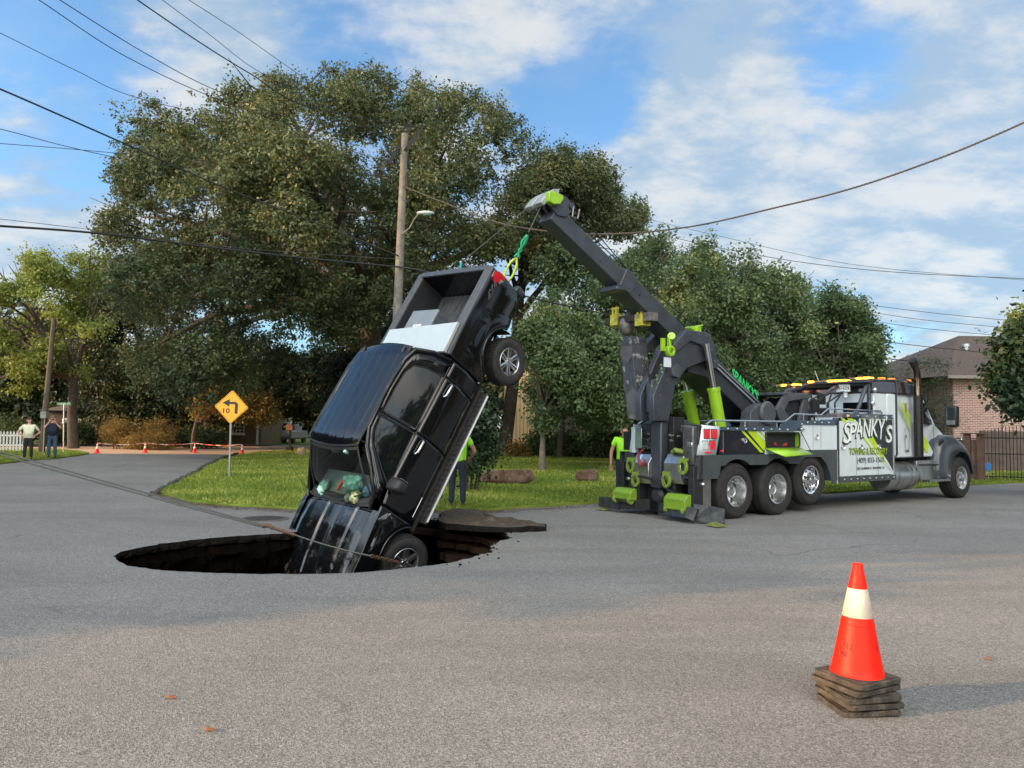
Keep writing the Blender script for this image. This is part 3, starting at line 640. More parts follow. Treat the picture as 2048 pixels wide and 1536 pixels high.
wire('thick lower black cable running level across the big oak to the tall pole', [(-150,445,15),(0,452,17),(200,467,19),(400,492,21),(600,515,23),(800,534,24.8)], .030)
wire('lower black cable from the tall pole behind the pickup to the right', [(800,534,24.8),(860,545,25),(1040,590,26),(1220,630,28),(1400,665,31),(1560,690,34),(1770,717,38),(2010,738,40),(2200,748,42)], .028)
wire('highest thin wire from the left edge to the top of the tall pole', [(-100,22,17),(0,66,18),(150,140,20),(280,197,21.5),(560,262,23.5),(782,325,24.6)], .009)
wire('thin wire through the clouds at the top left corner', [(40,-20,14),(78,0,15),(250,112,18),(440,200,20),(640,262,22.5),(808,262,24.6)], .010)
wire('second thin wire through the top left clouds', [(80,-30,14),(120,0,15),(300,112,18),(450,188,20),(640,250,22.5),(822,250,25.6)], .010)
wire('medium black wire falling from the top edge towards the pole', [(240,-25,14),(275,0,15),(400,85,17),(500,147,18.5),(620,214,21),(842,256,25.6)], .014)
wire('faint wire above the crown of the oak, left one of two', [(290,-30,22),(325,0,23),(420,70,26),(500,132,29),(580,178,33)], .011, cabg)
wire('faint wire above the crown of the oak, right one of two', [(340,-25,22),(378,0,23),(480,66,26),(600,150,29),(680,196,33)], .011, cabg)
wire('thin sagging wire entering the oak from the left edge', [(-100,240,22),(0,258,24),(130,292,27),(258,320,30),(420,345,33)], .013)
wire('thin level wire entering the oak just under the sagging one', [(-100,280,22),(0,287,24),(130,297,27),(258,308,30),(420,318,33)], .012)
wire('thin faint wire just above the thick level cable', [(-100,430,16),(0,438,18),(230,465,21),(500,498,23),(798,518,24.8)], .008, cabg)
wire('pale service wire drooping from the leaning pole', [(108,640,36.9),(150,672,38),(200,686,39),(280,692,41)], .016, cabg)
wire('twisted grey service drop rising to the upper right corner', [(806,372,24.9),(900,410,22),(1000,446,20),(1100,463,18.5),(1170,468,17.5),(1280,465,16.5),(1400,450,15.5),(1540,418,14.5),(1700,378,13.5),(1880,316,12.5),(2048,245,11.6),(2200,170,11)], .014, cabg, True)
wire('upper thin wire over the right trees', [(1290,437,50),(1430,470,46),(1700,528,42),(2048,560,40),(2200,570,38)], .014, cabg)
wire('second thin wire over the right trees', [(1360,478,48),(1430,494,45),(1600,524,42),(1800,545,40),(2048,557,38),(2200,562,37)], .020, cabg)
wire('uppermost of three thin wires left of the brick house roof', [(1600,585,50),(1700,604,47),(1850,624,44),(2010,640,42),(2200,655,40)], .018, cabg)
wire('middle of three thin wires left of the brick house roof', [(1600,602,50),(1740,624,47),(1850,640,44),(2010,655,42),(2200,668,40)], .016, cabg)
wire('lowest of three thin wires left of the brick house roof', [(1600,622,50),(1750,643,47),(1850,657,44),(2010,672,42),(2200,686,40)], .016, cabg)
wire('dark wire passing in front of the brick house roof', [(1600,652,42),(1765,682,38),(1900,698,36),(2048,712,34),(2200,722,33)], .020)
# ---------------------------------------------------------------- signs
post_m = mat('sign_post', (.34, .35, .35), .45, .7, var=.15)
YS = 22.0; sb = gnd(458, 958); YS = sb[1]; sc_ = at(464, 814, YS); SG = thing('road_sign', 'yellow diamond warning sign with a black left turn arrow and the number 10', 'road sign', (sb[0], YS, 0))
MB().tube([(0, 0, 0), (sc_[0]-sb[0]-.02, .0, sc_[2]+.3)], .033, 10).build('post', post_m, SG)
cxs, czs = sc_[0]-sb[0], sc_[2]; hd = .505
def rot(poly, a): return [(x*cos(a)-y*sin(a), x*sin(a)+y*cos(a)) for x, y in poly]
def rr(w, r, n=5):
    out = []
    for cx_, cy_, a0 in ((w-r, w-r, 0), (-w+r, w-r, 90), (-w+r, -w+r, 180), (w-r, -w+r, 270)):
        for i in range(n+1): a = radians(a0+90*i/n); out.append((cx_+r*cos(a), cy_+r*sin(a)))
    return out
yel = mat('sign_yellow', (.86, .36, .012), .5, var=.05); blk = mat('sign_black', (.012, .012, .012), .5)
S2 = hd/math.sqrt(2); tw = radians(-2)
def onsign(poly): return [(x+cxs, z+czs) for x, z in rot(poly, tw)]
MB().prism(onsign(rot(rr(S2, .05), pi/4)), -.045, -.038, 'y').build('plate', yel, SG)
ob_, ib_ = rr(S2*.955, .045), rr(S2*.925, .035); b = MB(); n_ = len(ob_); O = onsign(rot(ob_, pi/4)); I = onsign(rot(ib_, pi/4))
b.add([(x, -.047, z) for x, z in O]+[(x, -.047, z) for x, z in I], [(i, (i+1) % n_, (i+1) % n_+n_, i+n_) for i in range(n_)]); b.build('border', blk, SG)
ar = [(.19, -.19), (.19, .10), (.13, .155), (-.06, .155), (-.06, .235), (-.27, .12), (-.06, .005), (-.06, .085), (.095, .085), (.105, .075), (.105, -.19)]
MB().prism(onsign(ar), -.049, -.046, 'y').build('arrow', blk, SG)
text('number', '10', blk, SG, (cxs-.165, -.048, czs-.12), (1, 0, tw), (-tw, 0, 1), .20, width=.20, bold=.004)
YT = 38.0; q = at(127, 905, YT); st = thing('street_name_sign', 'green street name sign on a thin post behind the onlookers', 'street sign', (q[0], YT, 0))
q2 = at(128, 808, YT); MB().tube([(0, 0, 0), (q2[0]-q[0], 0, q2[2])], .03, 8).build('post', post_m, st)
gm = mat('street_green', (.015, .16, .085), .5); x_, z_ = q2[0]-q[0], q2[2]
MB().box(x_-.36, x_+.36, -.02, .02, z_-.075, z_+.085).build('blade', gm, st); text('lettering', 'HARTEL ST', white, st, (x_, -.024, z_), (1, 0, .03), (0, 0, 1), .12, width=.6)
YM = 44; q = gnd(581, 905); q = np.array([at(581, 850, YM)[0], YM, 0]); mbx = thing('mailbox', 'small brick-coloured mailbox on a dark post near the driveway', 'mailbox', tuple(q))
MB().box(-.06, .06, -.06, .06, 0, 1.25).build('post', dk, mbx); MB().prism([(-.2, 1.25), (.2, 1.25), (.2, 1.5), (.12, 1.6), (-.12, 1.6), (-.2, 1.5)], -.22, .22, 'y').build('box', mat('terracotta', (.26, .12, .07), .8), mbx, bevel=.01)
MB().box(-.16, .16, -.2, .2, 0, .28).build('base', dk, mbx)
# ================================================================== PICKUP (x forward, y left, z up; origin on its ground line under the front axle)
PM = Matrix(((-0.3781, 0.7324, -0.5663, -2.058), (-0.3502, -0.6794, -0.6449, 12.182), (-0.857, -0.0455, 0.5133, -0.508), (0, 0, 0, 1)))
# orthonormalise
_a = Vector((PM[0][0], PM[1][0], PM[2][0])).normalized(); _c = Vector((PM[0][2], PM[1][2], PM[2][2])); _c = (_c-_a*_c.dot(_a)).normalized(); _b = _c.cross(_a)
PM = Matrix(((_a.x, _b.x, _c.x, -2.058), (_a.y, _b.y, _c.y, 12.182), (_a.z, _b.z, _c.z, -.508), (0, 0, 0, 1)))
paint = mat('black_paint', (.0035, .004, .0055), .10, 0, var=.1, coat=.35, spec=.38)
muddy = mat('muddy_black_paint', (.0045, .005, .0065), .12, 0, var=.2, coat=.4, col2=(.15, .14, .125), mask=(.53, .74), ms=3.0, vs=3)
blkpl = mat('black_plastic', (.018, .018, .020), .55, var=.2, vs=15)
trimm = mat('rail_plastic', (.06, .065, .075), .5, var=.2, vs=10)
chrome = mat('chrome', (.75, .76, .78), .09, 1.0, var=.03)
rubber = mat('tyre_rubber', (.018, .018, .019), .85, var=.35, vs=9, bump=.2, bs=60, col2=(.05, .043, .036), mask=(.55, .75), ms=5)
alloy = mat('alloy', (.52, .53, .55), .28, .95, var=.12, vs=8)
under = mat('underbody', (.022, .021, .020), .75, .2, var=.5, vs=7, col2=(.08, .055, .04), mask=(.55, .7), ms=5)
gl = bpy.data.materials.new('tinted_glass'); gl.use_nodes = True; _t = gl.node_tree; _b2 = _t.nodes['Principled BSDF']; _b2.inputs['Base Color'].default_value = (.004, .006, .007, 1); _b2.inputs['Roughness'].default_value = .03; _b2.inputs['Specular IOR Level'].default_value = .7
def windscreen(name, col, fac):
    g = bpy.data.materials.new(name); g.use_nodes = True; t = g.node_tree
    for n in list(t.nodes): t.nodes.remove(n)
    tr = t.nodes.new('ShaderNodeBsdfTransparent'); tr.inputs[0].default_value = (*col, 1); gs = t.nodes.new('ShaderNodeBsdfGlossy'); gs.inputs['Roughness'].default_value = .02; gs.inputs[0].default_value = (.9, .95, .93, 1)
    fr = t.nodes.new('ShaderNodeFresnel'); fr.inputs[0].default_value = 1.5; ml = t.nodes.new('ShaderNodeMath'); ml.operation = 'MULTIPLY'; ml.inputs[1].default_value = fac; t.links.new(fr.outputs[0], ml.inputs[0])
    mx_ = t.nodes.new('ShaderNodeMixShader'); t.links.new(ml.outputs[0], mx_.inputs[0]); t.links.new(tr.outputs[0], mx_.inputs[1]); t.links.new(gs.outputs[0], mx_.inputs[2])
    o = t.nodes.new('ShaderNodeOutputMaterial'); t.links.new(mx_.outputs[0], o.inputs[0]); return g
wsg = windscreen('windscreen_glass', (.80, .95, .90), .8)
P = thing('pickup_truck', 'glossy black crew-cab pickup hanging tail-up with its nose down in the sinkhole', 'pickup truck', M=PM)
def yp(x, z):
    y = np.interp(z, [.45, .55, .72, .95, 1.06, 1.12, 1.28, 1.42], [.90, .945, .985, 1.0, .998, .985, .965, .955])
    if x > .15: y -= .10*((x-.15)/.8)**2.0
    if x < -4.6: y -= .05*((-4.6-x)/.35)**2
    return float(y)
def arch(x, xa, r=.50, zc=.40):
    d = abs(x-xa); return zc+math.sqrt(max(0, r*r-d*d)) if d < r else 0
def side(x0, x1, zb, zt, sgn, xa=None, nx=None, nz=12, crease=True):
    nx = nx or max(4, int((x1-x0)/.04)); b = MB()
    def fn(u, v):
        x = x0+(x1-x0)*u; lo = zb(x) if callable(zb) else zb; hi = zt(x) if callable(zt) else zt
        if xa is not None: lo = max(lo, arch(x, xa))
        z = lo+(hi-lo)*v; y = yp(x, z)
        if crease and 1.085 < z < 1.115: y -= .006
        if xa is not None:   # wheel-arch flare swelling
            d = math.hypot(x-xa, z-.40); y += .035*max(0, 1-abs(d-.56)/.14)
        return (x, sgn*y, z)
    b.grid(fn, nx, nz); return b
ztf = lambda x: float(np.interp(x, [-.52, -.2, .3, .88], [1.245, 1.22, 1.17, 1.10]))
ztd = lambda x: 1.262+.010*(x+1.7)
for s in (1, -1):
    side(-.50, .86, lambda x: .52, ztf, s, xa=0, nx=44).build('fender', paint, P, solid=.008)
    d1 = side(-1.70, -.515, .47, lambda x: ztd(x)-.05*max(0, (x+.95)/.45)**2, s).build('door', paint, P, solid=.008, smooth=50)
    d2 = side(-2.72, -1.712, lambda x: max(.47, arch(x, -3.69, .0)), ztd, s).build('door', paint, P, solid=.008, smooth=50)
    side(-3.02, -2.732, .50, ztd, s).build('cab_corner', paint, P, solid=.008)
    side(-4.84, -3.06, .56, lambda x: 1.415, s, xa=-3.69, nx=60).build('bed_side', paint, P, solid=.008)
    # door handles
    for dd, hx in ((d1, -1.54), (d2, -2.56)):
        yy = yp(hx, 1.12); b = MB(); b.tube([(hx-.125, s*(yy+.004), 1.115), (hx-.09, s*(yy+.045), 1.12), (hx+.09, s*(yy+.045), 1.13), (hx+.125, s*(yy+.006), 1.13)], [.014, .021, .021, .014], 10)
        b.build('handle', chrome, dd, smooth=60)
    # arch lips
    for xa in (0, -3.69):
        b = MB(); pts = []
        for i in range(25):
            a = radians(-14+208*i/24); x = xa+.50*cos(a); z = .40+.50*sin(a)
            if z > (.52 if xa == 0 else .56): pts.append((x, s*(yp(x, z)+.022), z))
        b.tube(pts, .020, 8); b.build('arch_trim', paint, P, smooth=60)
        b = MB()
        b.grid(lambda u, v: (xa+.49*cos(pi*u), s*(.93-.5*v), .40+.49*sin(pi*u)), 20, 2); b.build('wheel_liner', mat('liner', (.010, .010, .010), .9), P)
# inner body filler that keeps the hull closed
b = MB(); b.box(-3.01, -.45, -.93, .93, .44, .60); b.box(-3.05, .80, -.42, .42, .42, 1.0); b.box(.5, .80, -.80, .80, .45, .98); b.build('floor_pan', under, P)
# ladder frame, axle, exhaust
b = MB()
for s in (1, -1): b.box(-4.9, .7, s*.42-.05, s*.42+.05, .36, .50)
b.box(-4.75, -4.6, -.42, .42, .38, .48); b.box(-4.3, -4.22, -.42, .42, .38, .48)
b.build('frame', under, P)
b = MB(); b.cyl((-3.69, -.80, .27), (-3.69, .80, .27), .05, n=10); b.sph((-3.69, 0, .27), (.16, .15, .15)); b.build('rear_axle', under, P)
b = MB()
for s in (1, -1):
    b.tube([(-2.95, s*.55, .42), (-3.3, s*.56, .33), (-3.69, s*.56, .30), (-4.1, s*.56, .38), (-4.5, s*.55, .5)], .03, 6); b.cyl((-3.5, s*.5, .3), (-3.75, s*.42, .75), .035)
b.build('leaf_spring', under, P); b = MB(); b.tube([(-1, -.3, .35), (-3.2, -.3, .33), (-3.5, -.52, .45), (-4.2, -.6, .42), (-4.7, -.75, .40)], .04, 8); b.cyl((-2.2, -.3, .33), (-3.0, -.3, .33), .11); b.build('exhaust', under, P)
# hood with raised centre
def hood(u, v):
    x = -.42+1.27*u; y = (v-.5)*2*(.86-.07*u*u); a = abs(y)
    z = float(np.interp(u, [0, .3, .7, .92, 1], [1.265, 1.25, 1.19, 1.13, 1.05]))
    z += .030*(1 if .18 < a < .52 else 0)*(1-.4*u)+.022*max(0, 1-(a/.18)**2)*(0 if a > .18 else 1)
    z -= .055*max(0, (a-.55)/.3)**2
    if u < .04: z -= .02
    return (x, y, z)
hd_ = MB().grid(hood, 44, 60).build('hood', muddy, P, smooth=28, solid=.006)
for s in (1, -1):
    MB().grid(lambda u, v: (-.40+1.25*u, s*(.862-.07*u*u+.002+v*(yp(-.4+1.25*u, 1.1)-.87+.07*u*u)), ztf(-.40+1.25*u)+.002+.02*(1-v)), 24, 2).build('fender_top', muddy, P)
# front end (inside the hole)
b = MB(); b.grid(lambda u, v: (.87+.06*(1-(2*v-1)**2), (v-.5)*1.66, .62+.46*u), 4, 20); b.build('grille', blkpl, P)
b = MB(); 
for z in (.68, .78, .88, .98): b.grid(lambda u, v: (.90+.06*(1-(2*v-1)**2), (v-.5)*1.3, z+.03*u), 1, 16)
b.build('grille_bar', chrome, P)
for s in (1, -1): MB().box(.82, .915, s*.66, s*.86, .80, 1.04).build('headlight', mat('lamp_clear', (.6, .65, .68), .08, .3), P, bevel=.02)
b = MB(); b.grid(lambda u, v: (.96+.07*(1-(2*v-1)**2)-.05*abs(u-.5), (v-.5)*1.92, .42+.22*u), 3, 20); b.build('front_bumper', chrome, P, solid=.02)
# cowl grille with slots
b = MB(); b.grid(lambda u, v: (-.56+.17*u-.02*abs(2*v-1)-.06*(2*v-1)**2+.03, (v-.5)*1.58, 1.285-.012*u), 4, 20); cw = b.build('cowl', blkpl, P)
b = MB()
for i in range(40):
    y = -.70+i*.036; x = -.47-.06*(y/.8)**2; b.box(x-.05, x+.05, y, y+.014, 1.284, 1.297)
b.build('slats', mat('cowl_slat', (.06, .06, .065), .5), cw)
# ---- greenhouse
def gh(x, z, s):   # surface of the side glass
    t = (z-1.25)/.62; return (x, s*(.940-.255*t-.03*t*t), z)
outer = [(-.66, 1.235), (-.95, 1.50), (-1.27, 1.79), (-1.50, 1.845), (-2.10, 1.865), (-2.70, 1.83), (-2.93, 1.74), (-3.00, 1.45), (-3.02, 1.255), (-2.3, 1.25), (-1.5, 1.245), (-1.05, 1.235)]
rail_pts = [(-.40, 1.27), (-.62, 1.37), (-.9, 1.57), (-1.16, 1.755), (-1.42, 1.855), (-2.1, 1.885), (-2.62, 1.865), (-2.86, 1.80), (-2.98, 1.55), (-3.03, 1.27)]
front_w = [(-.80, 1.275), (-.98, 1.46), (-1.24, 1.69), (-1.42, 1.765), (-1.66, 1.79), (-1.68, 1.285), (-1.2, 1.272), (-1.0, 1.25)]
rear_w = [(-1.76, 1.288), (-1.75, 1.793), (-2.15, 1.80), (-2.45, 1.785), (-2.62, 1.72), (-2.70, 1.55), (-2.72, 1.33), (-2.68, 1.295)]
def densify(poly, n=4):
    out = []
    for i in range(len(poly)):
        a, c = poly[i], poly[(i+1) % len(poly)]
        for j in range(n): out.append((a[0]+(c[0]-a[0])*j/n, a[1]+(c[1]-a[1])*j/n))
    return out
for s in (1, -1):
    # black panel of the upper side: outer shape minus window openings, built as strips around each window
    def panel(win, box_):
        x0, x1 = box_; w = densify(win, 5); cxm = sum(p[0] for p in w)/len(w); czm = sum(p[1] for p in w)/len(w); ou = []
        dn = densify(rail_pts, 12); top = lambda x: float(np.interp(x, [p[0] for p in rail_pts][::-1], [p[1] for p in rail_pts][::-1]))
        for p in w:
            dx, dz = p[0]-cxm, p[1]-czm; t = 1.0
            for k in range(400):
                t += .01; x = cxm+dx*t; z = czm+dz*t
                if x < x0 or x > x1 or z < 1.235 or z > top(x)-.0: break
            x = min(max(cxm+dx*t, x0), x1); z = min(max(czm+dz*t, 1.235), top(x)); ou.append((x, z))
        n = len(w); b = MB(); b.add([gh(*p, s) for p in w]+[gh(*p, s) for p in ou], [(i, (i+1) % n, (i+1) % n+n, i+n) for i in range(n)]); return b
    panel(front_w, (-1.715, -.55)).build('window_frame', paint, P, solid=.012, smooth=60)
    panel(rear_w, (-3.02, -1.72)).build('window_frame', paint, P, solid=.012, smooth=60)
    for win in (front_w, rear_w):
        w = densify(win, 3); n = len(w); cxm = sum(p[0] for p in w)/n; czm = sum(p[1] for p in w)/n; b = MB()
        vs = [gh(p[0], p[1], s) for p in w]; vs = [(v[0], v[1]-s*.012, v[2]) for v in vs]; c0 = gh(cxm, czm, s); vs.append((c0[0], c0[1]-s*.012, c0[2]))
        b.add(vs, [(i, (i+1) % n, n) for i in range(n)]); b.build('side_window', gl, P, smooth=60)
        b = MB(); q = [gh(p[0], p[1], s) for p in w]; b.tube([(v[0], v[1]+s*.003, v[2]) for v in q]+[(q[0][0], q[0][1]+s*.003, q[0][2])], .007, 6); b.build('window_seal', blkpl, P)
    b = MB(); q = [(-.75, 1.262), (-1.2, 1.258), (-2.0, 1.268), (-2.9, 1.268)]; b.tube([(x, s*(yp(x, z)-.008), z+.004) for x, z in q], .011, 6); b.build('belt_moulding', blkpl, P)
    # roof rail / A pillar
    b = MB(); b.tube([(x, s*(gh(x, z, 1)[1]-.012-(.10 if x > -.5 else .03 if x > -.7 else 0)), z+.004) for x, z in rail_pts], [.030, .034, .036, .038, .042, .044, .044, .042, .036, .03], 10); b.build('roof_rail', paint, P, smooth=70)
# roof with stiffening beads
def roof(u, v):
    x = -1.10-1.80*u; w = float(np.interp(u, [0, .1, .9, 1], [.635, .655, .655, .63])); y = (v-.5)*2*w; a = abs(y)
    z = 1.895+.035*(1-(y/w)**2)-.05*max(0, (.12-u)/.12)**2-.06*max(0, (u-.88)/.12)**2
    if .07 < u < .93:
        for c in (.10, .29, .48):
            z += .0035*max(0, 1-(abs(a-c)/.020)**2)
    return (x-.055*(1-(y/w)**2)*(1 if u > .95 else 0)+.07*(1-(y/w)**2)*(1-u)**8, y, z)
MB().grid(roof, 40, 120).build('roof', paint, P, smooth=60, solid=.006)
b = MB()
for s in (1, -1): b.tube([(-1.15, s*.655, 1.893), (-1.6, s*.665, 1.905), (-2.5, s*.665, 1.905), (-2.86, s*.63, 1.86)], .016, 8)
b.build('drip_rail', blkpl, P)
for s in (.52, -.52): MB().sph((-2.80, s, 1.90), (.085, .028, .022), 12).build('roof_light', blkpl, P)
# windscreen
def ws(u, v, off=0):
    y0 = (v-.5)*2; top = (-1.06-.06*y0*y0, y0*.615, 1.875-.015*y0*y0); bot = (-.44-.13*y0*y0, y0*.755, 1.285)
    k = u; bl = .035*sin(pi*u)
    return (top[0]*(1-k)+bot[0]*k+bl*.6+off, top[1]*(1-k)+bot[1]*k, top[2]*(1-k)+bot[2]*k+bl*.8+off)
MB().grid(ws, 14, 20).build('windscreen', wsg, P, smooth=80)
b = MB(); e_ = [ws(0, i/16, .004) for i in range(17)]+[ws(i/10, 1, .004) for i in range(1, 11)]+[ws(1, 1-i/16, .004) for i in range(1, 17)]+[ws(1-i/10, 0, .004) for i in range(1, 11)]
b.tube(e_, .014, 6); b.grid(lambda u, v: ws(u*.09, v, .002), 2, 16); b.build('windscreen_border', blkpl, P)
for y0 in (-.55, .1):
    b = MB(); b.tube([ws(1.0, .5+y0/1.5, .02), ws(.93, .5+(y0+.3)/1.5, .022), ws(.88, .5+(y0+.6)/1.5, .022)], .009, 6); b.build('wiper', blkpl, P)
# rear glass and cab back
b = MB(); b.add([(-3.03, -.90, .7), (-3.03, .90, .7), (-3.03, .90, 1.27), (-3.03, -.90, 1.27)], [(0, 1, 2, 3)]); b.add([(-3.03, -.90, 1.27), (-3.03, .90, 1.27), (-2.86, .64, 1.87), (-2.86, -.64, 1.87)], [(0, 1, 2, 3)]); b.build('cab_back', paint, P, solid=.01)
b = MB(); b.add([(-3.025, -.62, 1.33), (-3.025, .62, 1.33), (-2.91, .56, 1.77), (-2.91, -.56, 1.77)], [(0, 1, 2, 3)]); q = b.build('rear_window', gl, P); q.location = (-.012, 0, .006)
MB().box(-2.93, -2.87, -.14, .14, 1.845, 1.885).build('brake_light', mat('red_lens', (.45, .01, .015), .12), P, bevel=.01)
# interior
intm = mat('cabin_dark', (.035, .037, .038), .7, var=.2, vs=8)
b = MB(); b.add([(-.50, -.76, 1.24), (-.50, .76, 1.24), (-.92, .74, 1.22), (-.92, -.74, 1.22), (-.96, -.72, .8), (-.96, .72, .8)], [(0, 1, 2, 3), (3, 2, 5, 4)]); b.build('dashboard', mat('dash_grey', (.16, .19, .18), .7, var=.2, vs=5), P, solid=.02)
b = MB(); b.box(-3.0, -.95, -.85, .85, .6, .66); b.build('cabin_floor', intm, P)
for y in (-.38, .38):
    st_ = MB(); st_.box(-2.0, -1.45, y-.25, y+.25, .78, .95); st_.prism([(-2.0, .9), (-1.88, .9), (-2.05, 1.5), (-2.17, 1.5)], y-.24, y+.24, 'y'); st_.box(-2.2, -2.1, y-.12, y+.12, 1.5, 1.7); st_.build('front_seat', mat('seat_cloth', (.09, .12, .10), .9, var=.2, vs=9), P, bevel=.03)
b = MB(); b.box(-2.8, -2.35, -.7, .7, .78, .95); b.prism([(-2.8, .9), (-2.68, .9), (-2.85, 1.5), (-2.95, 1.5)], -.7, .7, 'y'); b.build('rear_seat', intm, P, bevel=.03)
b = MB(); pts = [(-1.12+.06*cos(a), .38+.19*sin(a), 1.16+.18*cos(a)) for a in np.linspace(0, 2*pi, 24)]; b.tube(pts, .015, 8); b.cyl((-1.10, .38, 1.15), (-.95, .38, 1.08), .03); b.sph((-1.12, .38, 1.16), (.04, .07, .06)); b.build('steering_wheel', intm, P)
MB().sph((-1.02, 0, 1.74), (.03, .12, .035)).build('rear_view_mirror', intm, P)
q = ws(.12, .78, -.006); MB().box(q[0]-.02, q[0]+.02, q[1]-.028, q[1]+.028, q[2]-.03, q[2]+.03).build('windscreen_sticker', mat('sticker', (.35, .62, .55), .5), P)
# tow strap hanging in the windscreen removed; side mirrors
for s in (1,):
    b = MB(); b.tube([(-.80, s*.93, 1.26), (-.80, s*1.06, 1.25)], .035, 8)
    mr_ = b.build('mirror_arm', blkpl, P); b = MB(); b.sph((0, 0, 0), 1, 20)
    b.v = [((-.80+.10*math.copysign(abs(v[0])**.6, v[0])), s*1.165+.145*math.copysign(abs(v[1])**.55, v[1]), 1.29+.115*math.copysign(abs(v[2])**.55, v[2])) for v in b.v]
    mb_ = b.build('side_mirror', blkpl, P, smooth=60)
    MB().box(-.906, -.900, s*1.165-.11, s*1.165+.11, 1.22, 1.37).build('mirror_glass', chrome, mb_)
# fender badge and lower chrome accent
b = MB(); y = yp(-.35, 1.12)+.004
b.prism([(-.44, 1.06), (-.38, 1.07), (-.22, 1.16), (-.22, 1.20), (-.30, 1.20), (-.40, 1.14), (-.45, 1.10)], y, y+.012, 'y'); b.prism([(-.50, 1.02), (-.455, 1.02), (-.40, 1.075), (-.43, 1.10)], y, y+.012, 'y')
b.tube([(-.44, y+.008, 1.06), (-.40, y+.012, .93), (-.36, y+.008, .90)], .010, 6); b.build('fender_badge', chrome, P)
b = MB(); b.tube([(-.62, yp(-.6, .62)+.004, .615), (-.95, yp(-.9, .62)+.006, .612)], .006, 6); b.build('door_badge', alloy, P)
# running board
for s in (1, -1):
    b = MB(); b.prism([(s*.86, .335), (s*1.02, .335), (s*1.05, .375), (s*1.04, .41), (s*.88, .42)], -2.98, -.62, 'x'); rb = b.build('running_board', blkpl, P, bevel=.012)
    b = MB(); b.prism([(s*1.040, .352), (s*1.060, .374), (s*1.052, .398), (s*1.038, .396), (s*1.036, .37)], -2.94, -.66, 'x'); b.build('chrome_strip', mat('bright_strip', (.80, .81, .82), .38, .6, var=.05), rb)
    b = MB()
    for i in range(24): x = -2.85+i*.09; b.box(x, x+.045, min(s*.90, s*1.02), max(s*.90, s*1.02), .412, .424)
    b.build('tread', mat('tread_grey', (.022, .022, .024), .7), rb)
# bed
bed = mat('bed_liner', (.012, .013, .016), .65, var=.3, vs=6, bump=.3, bs=50)
b = MB(); b.box(-4.77, -3.08, -.79, .79, .80, .84)
for i in range(13):
    y = -.72+i*.12; b.prism([(y-.032, .84), (y-.020, .862), (y+.020, .862), (y+.032, .84)], -4.75, -3.12, 'x')
bf = b.build('bed_floor', mat('bed_floor', (.07, .075, .08), .42, .3, var=.4, vs=7, bump=.2), P)
b = MB()
for s in (1, -1):
    b.box(-4.77, -3.08, min(s*.79, s*.82), max(s*.79, s*.82), .82, 1.41); b.prism([(-4.10, .84), (-4.02, 1.03), (-3.36, 1.03), (-3.28, .84)], min(s*.56, s*.79), max(s*.56, s*.79), 'y')
b.box(-3.08, -3.055, -.82, .82, .80, 1.41); b.build('bed_wall', bed, P)
for s in (1, -1):
    b = MB(); b.prism([(s*.785, 1.395), (s*.785, 1.425), (s*.81, 1.442), (s*.92, 1.440), (s*.962, 1.420), (s*.962, 1.395)], -4.84, -3.06, 'x')
    b.prism([(s*.80, 1.442), (s*.815, 1.450), (s*.83, 1.442)], -4.82, -3.1, 'x'); b.prism([(s*.86, 1.441), (s*.875, 1.449), (s*.89, 1.441)], -4.82, -3.1, 'x'); b.build('bed_rail', trimm, P)
b = MB(); b.box(-4.855, -4.775, -.83, .83, .80, 1.415); tg_ = b.build('tailgate', paint, P, bevel=.012)
MB().prism([(-4.865, 1.415), (-4.87, 1.44), (-4.84, 1.452), (-4.76, 1.448), (-4.76, 1.412)], -.84, .84, 'y').build('top_cap', trimm, tg_, bevel=.005)
MB().box(-4.865, -4.855, -.14, .14, 1.22, 1.34).build('handle', blkpl, tg_)
b = MB(); b.box(-3.078, -3.055, -.82, .82, 1.40, 1.435); b.build('bed_rail', trimm, P)
# cargo straps / bars in bed
b = MB(); b.tube([(-4.2, -.70, .86), (-3.5, -.66, 1.25)], .012, 6); b.build('tie_rod', alloy, P)
# tail lights
redl = mat('tail_red', (.40, .008, .02), .12, coat=1, emit=.10); redd = mat('tail_dark_red', (.10, .006, .01), .1, coat=1)
for s in (1, -1):
    b = MB(); prof = [(-4.66, 1.375), (-4.80, 1.37), (-4.855, 1.25), (-4.865, .98), (-4.80, .90), (-4.70, .96), (-4.61, 1.12), (-4.60, 1.27)]
    y = .93; b.prism(prof, s*(y-.05), s*(y+.045), 'y'); tl = b.build('tail_light', redd, P, bevel=.015)
    MB().prism([(-4.68, 1.35), (-4.79, 1.345), (-4.84, 1.24), (-4.845, 1.10), (-4.78, 1.10), (-4.77, 1.20), (-4.66, 1.20), (-4.62, 1.27)], s*(y+.040), s*(y+.054), 'y').build('lamp', redl, tl)
    MB().prism([(-4.655, 1.18), (-4.755, 1.18), (-4.77, 1.07), (-4.74, 1.0), (-4.70, 1.02)], s*(y+.040), s*(y+.052), 'y').build('reverse_lamp', mat('grey_lens', (.18, .19, .2), .2), tl)
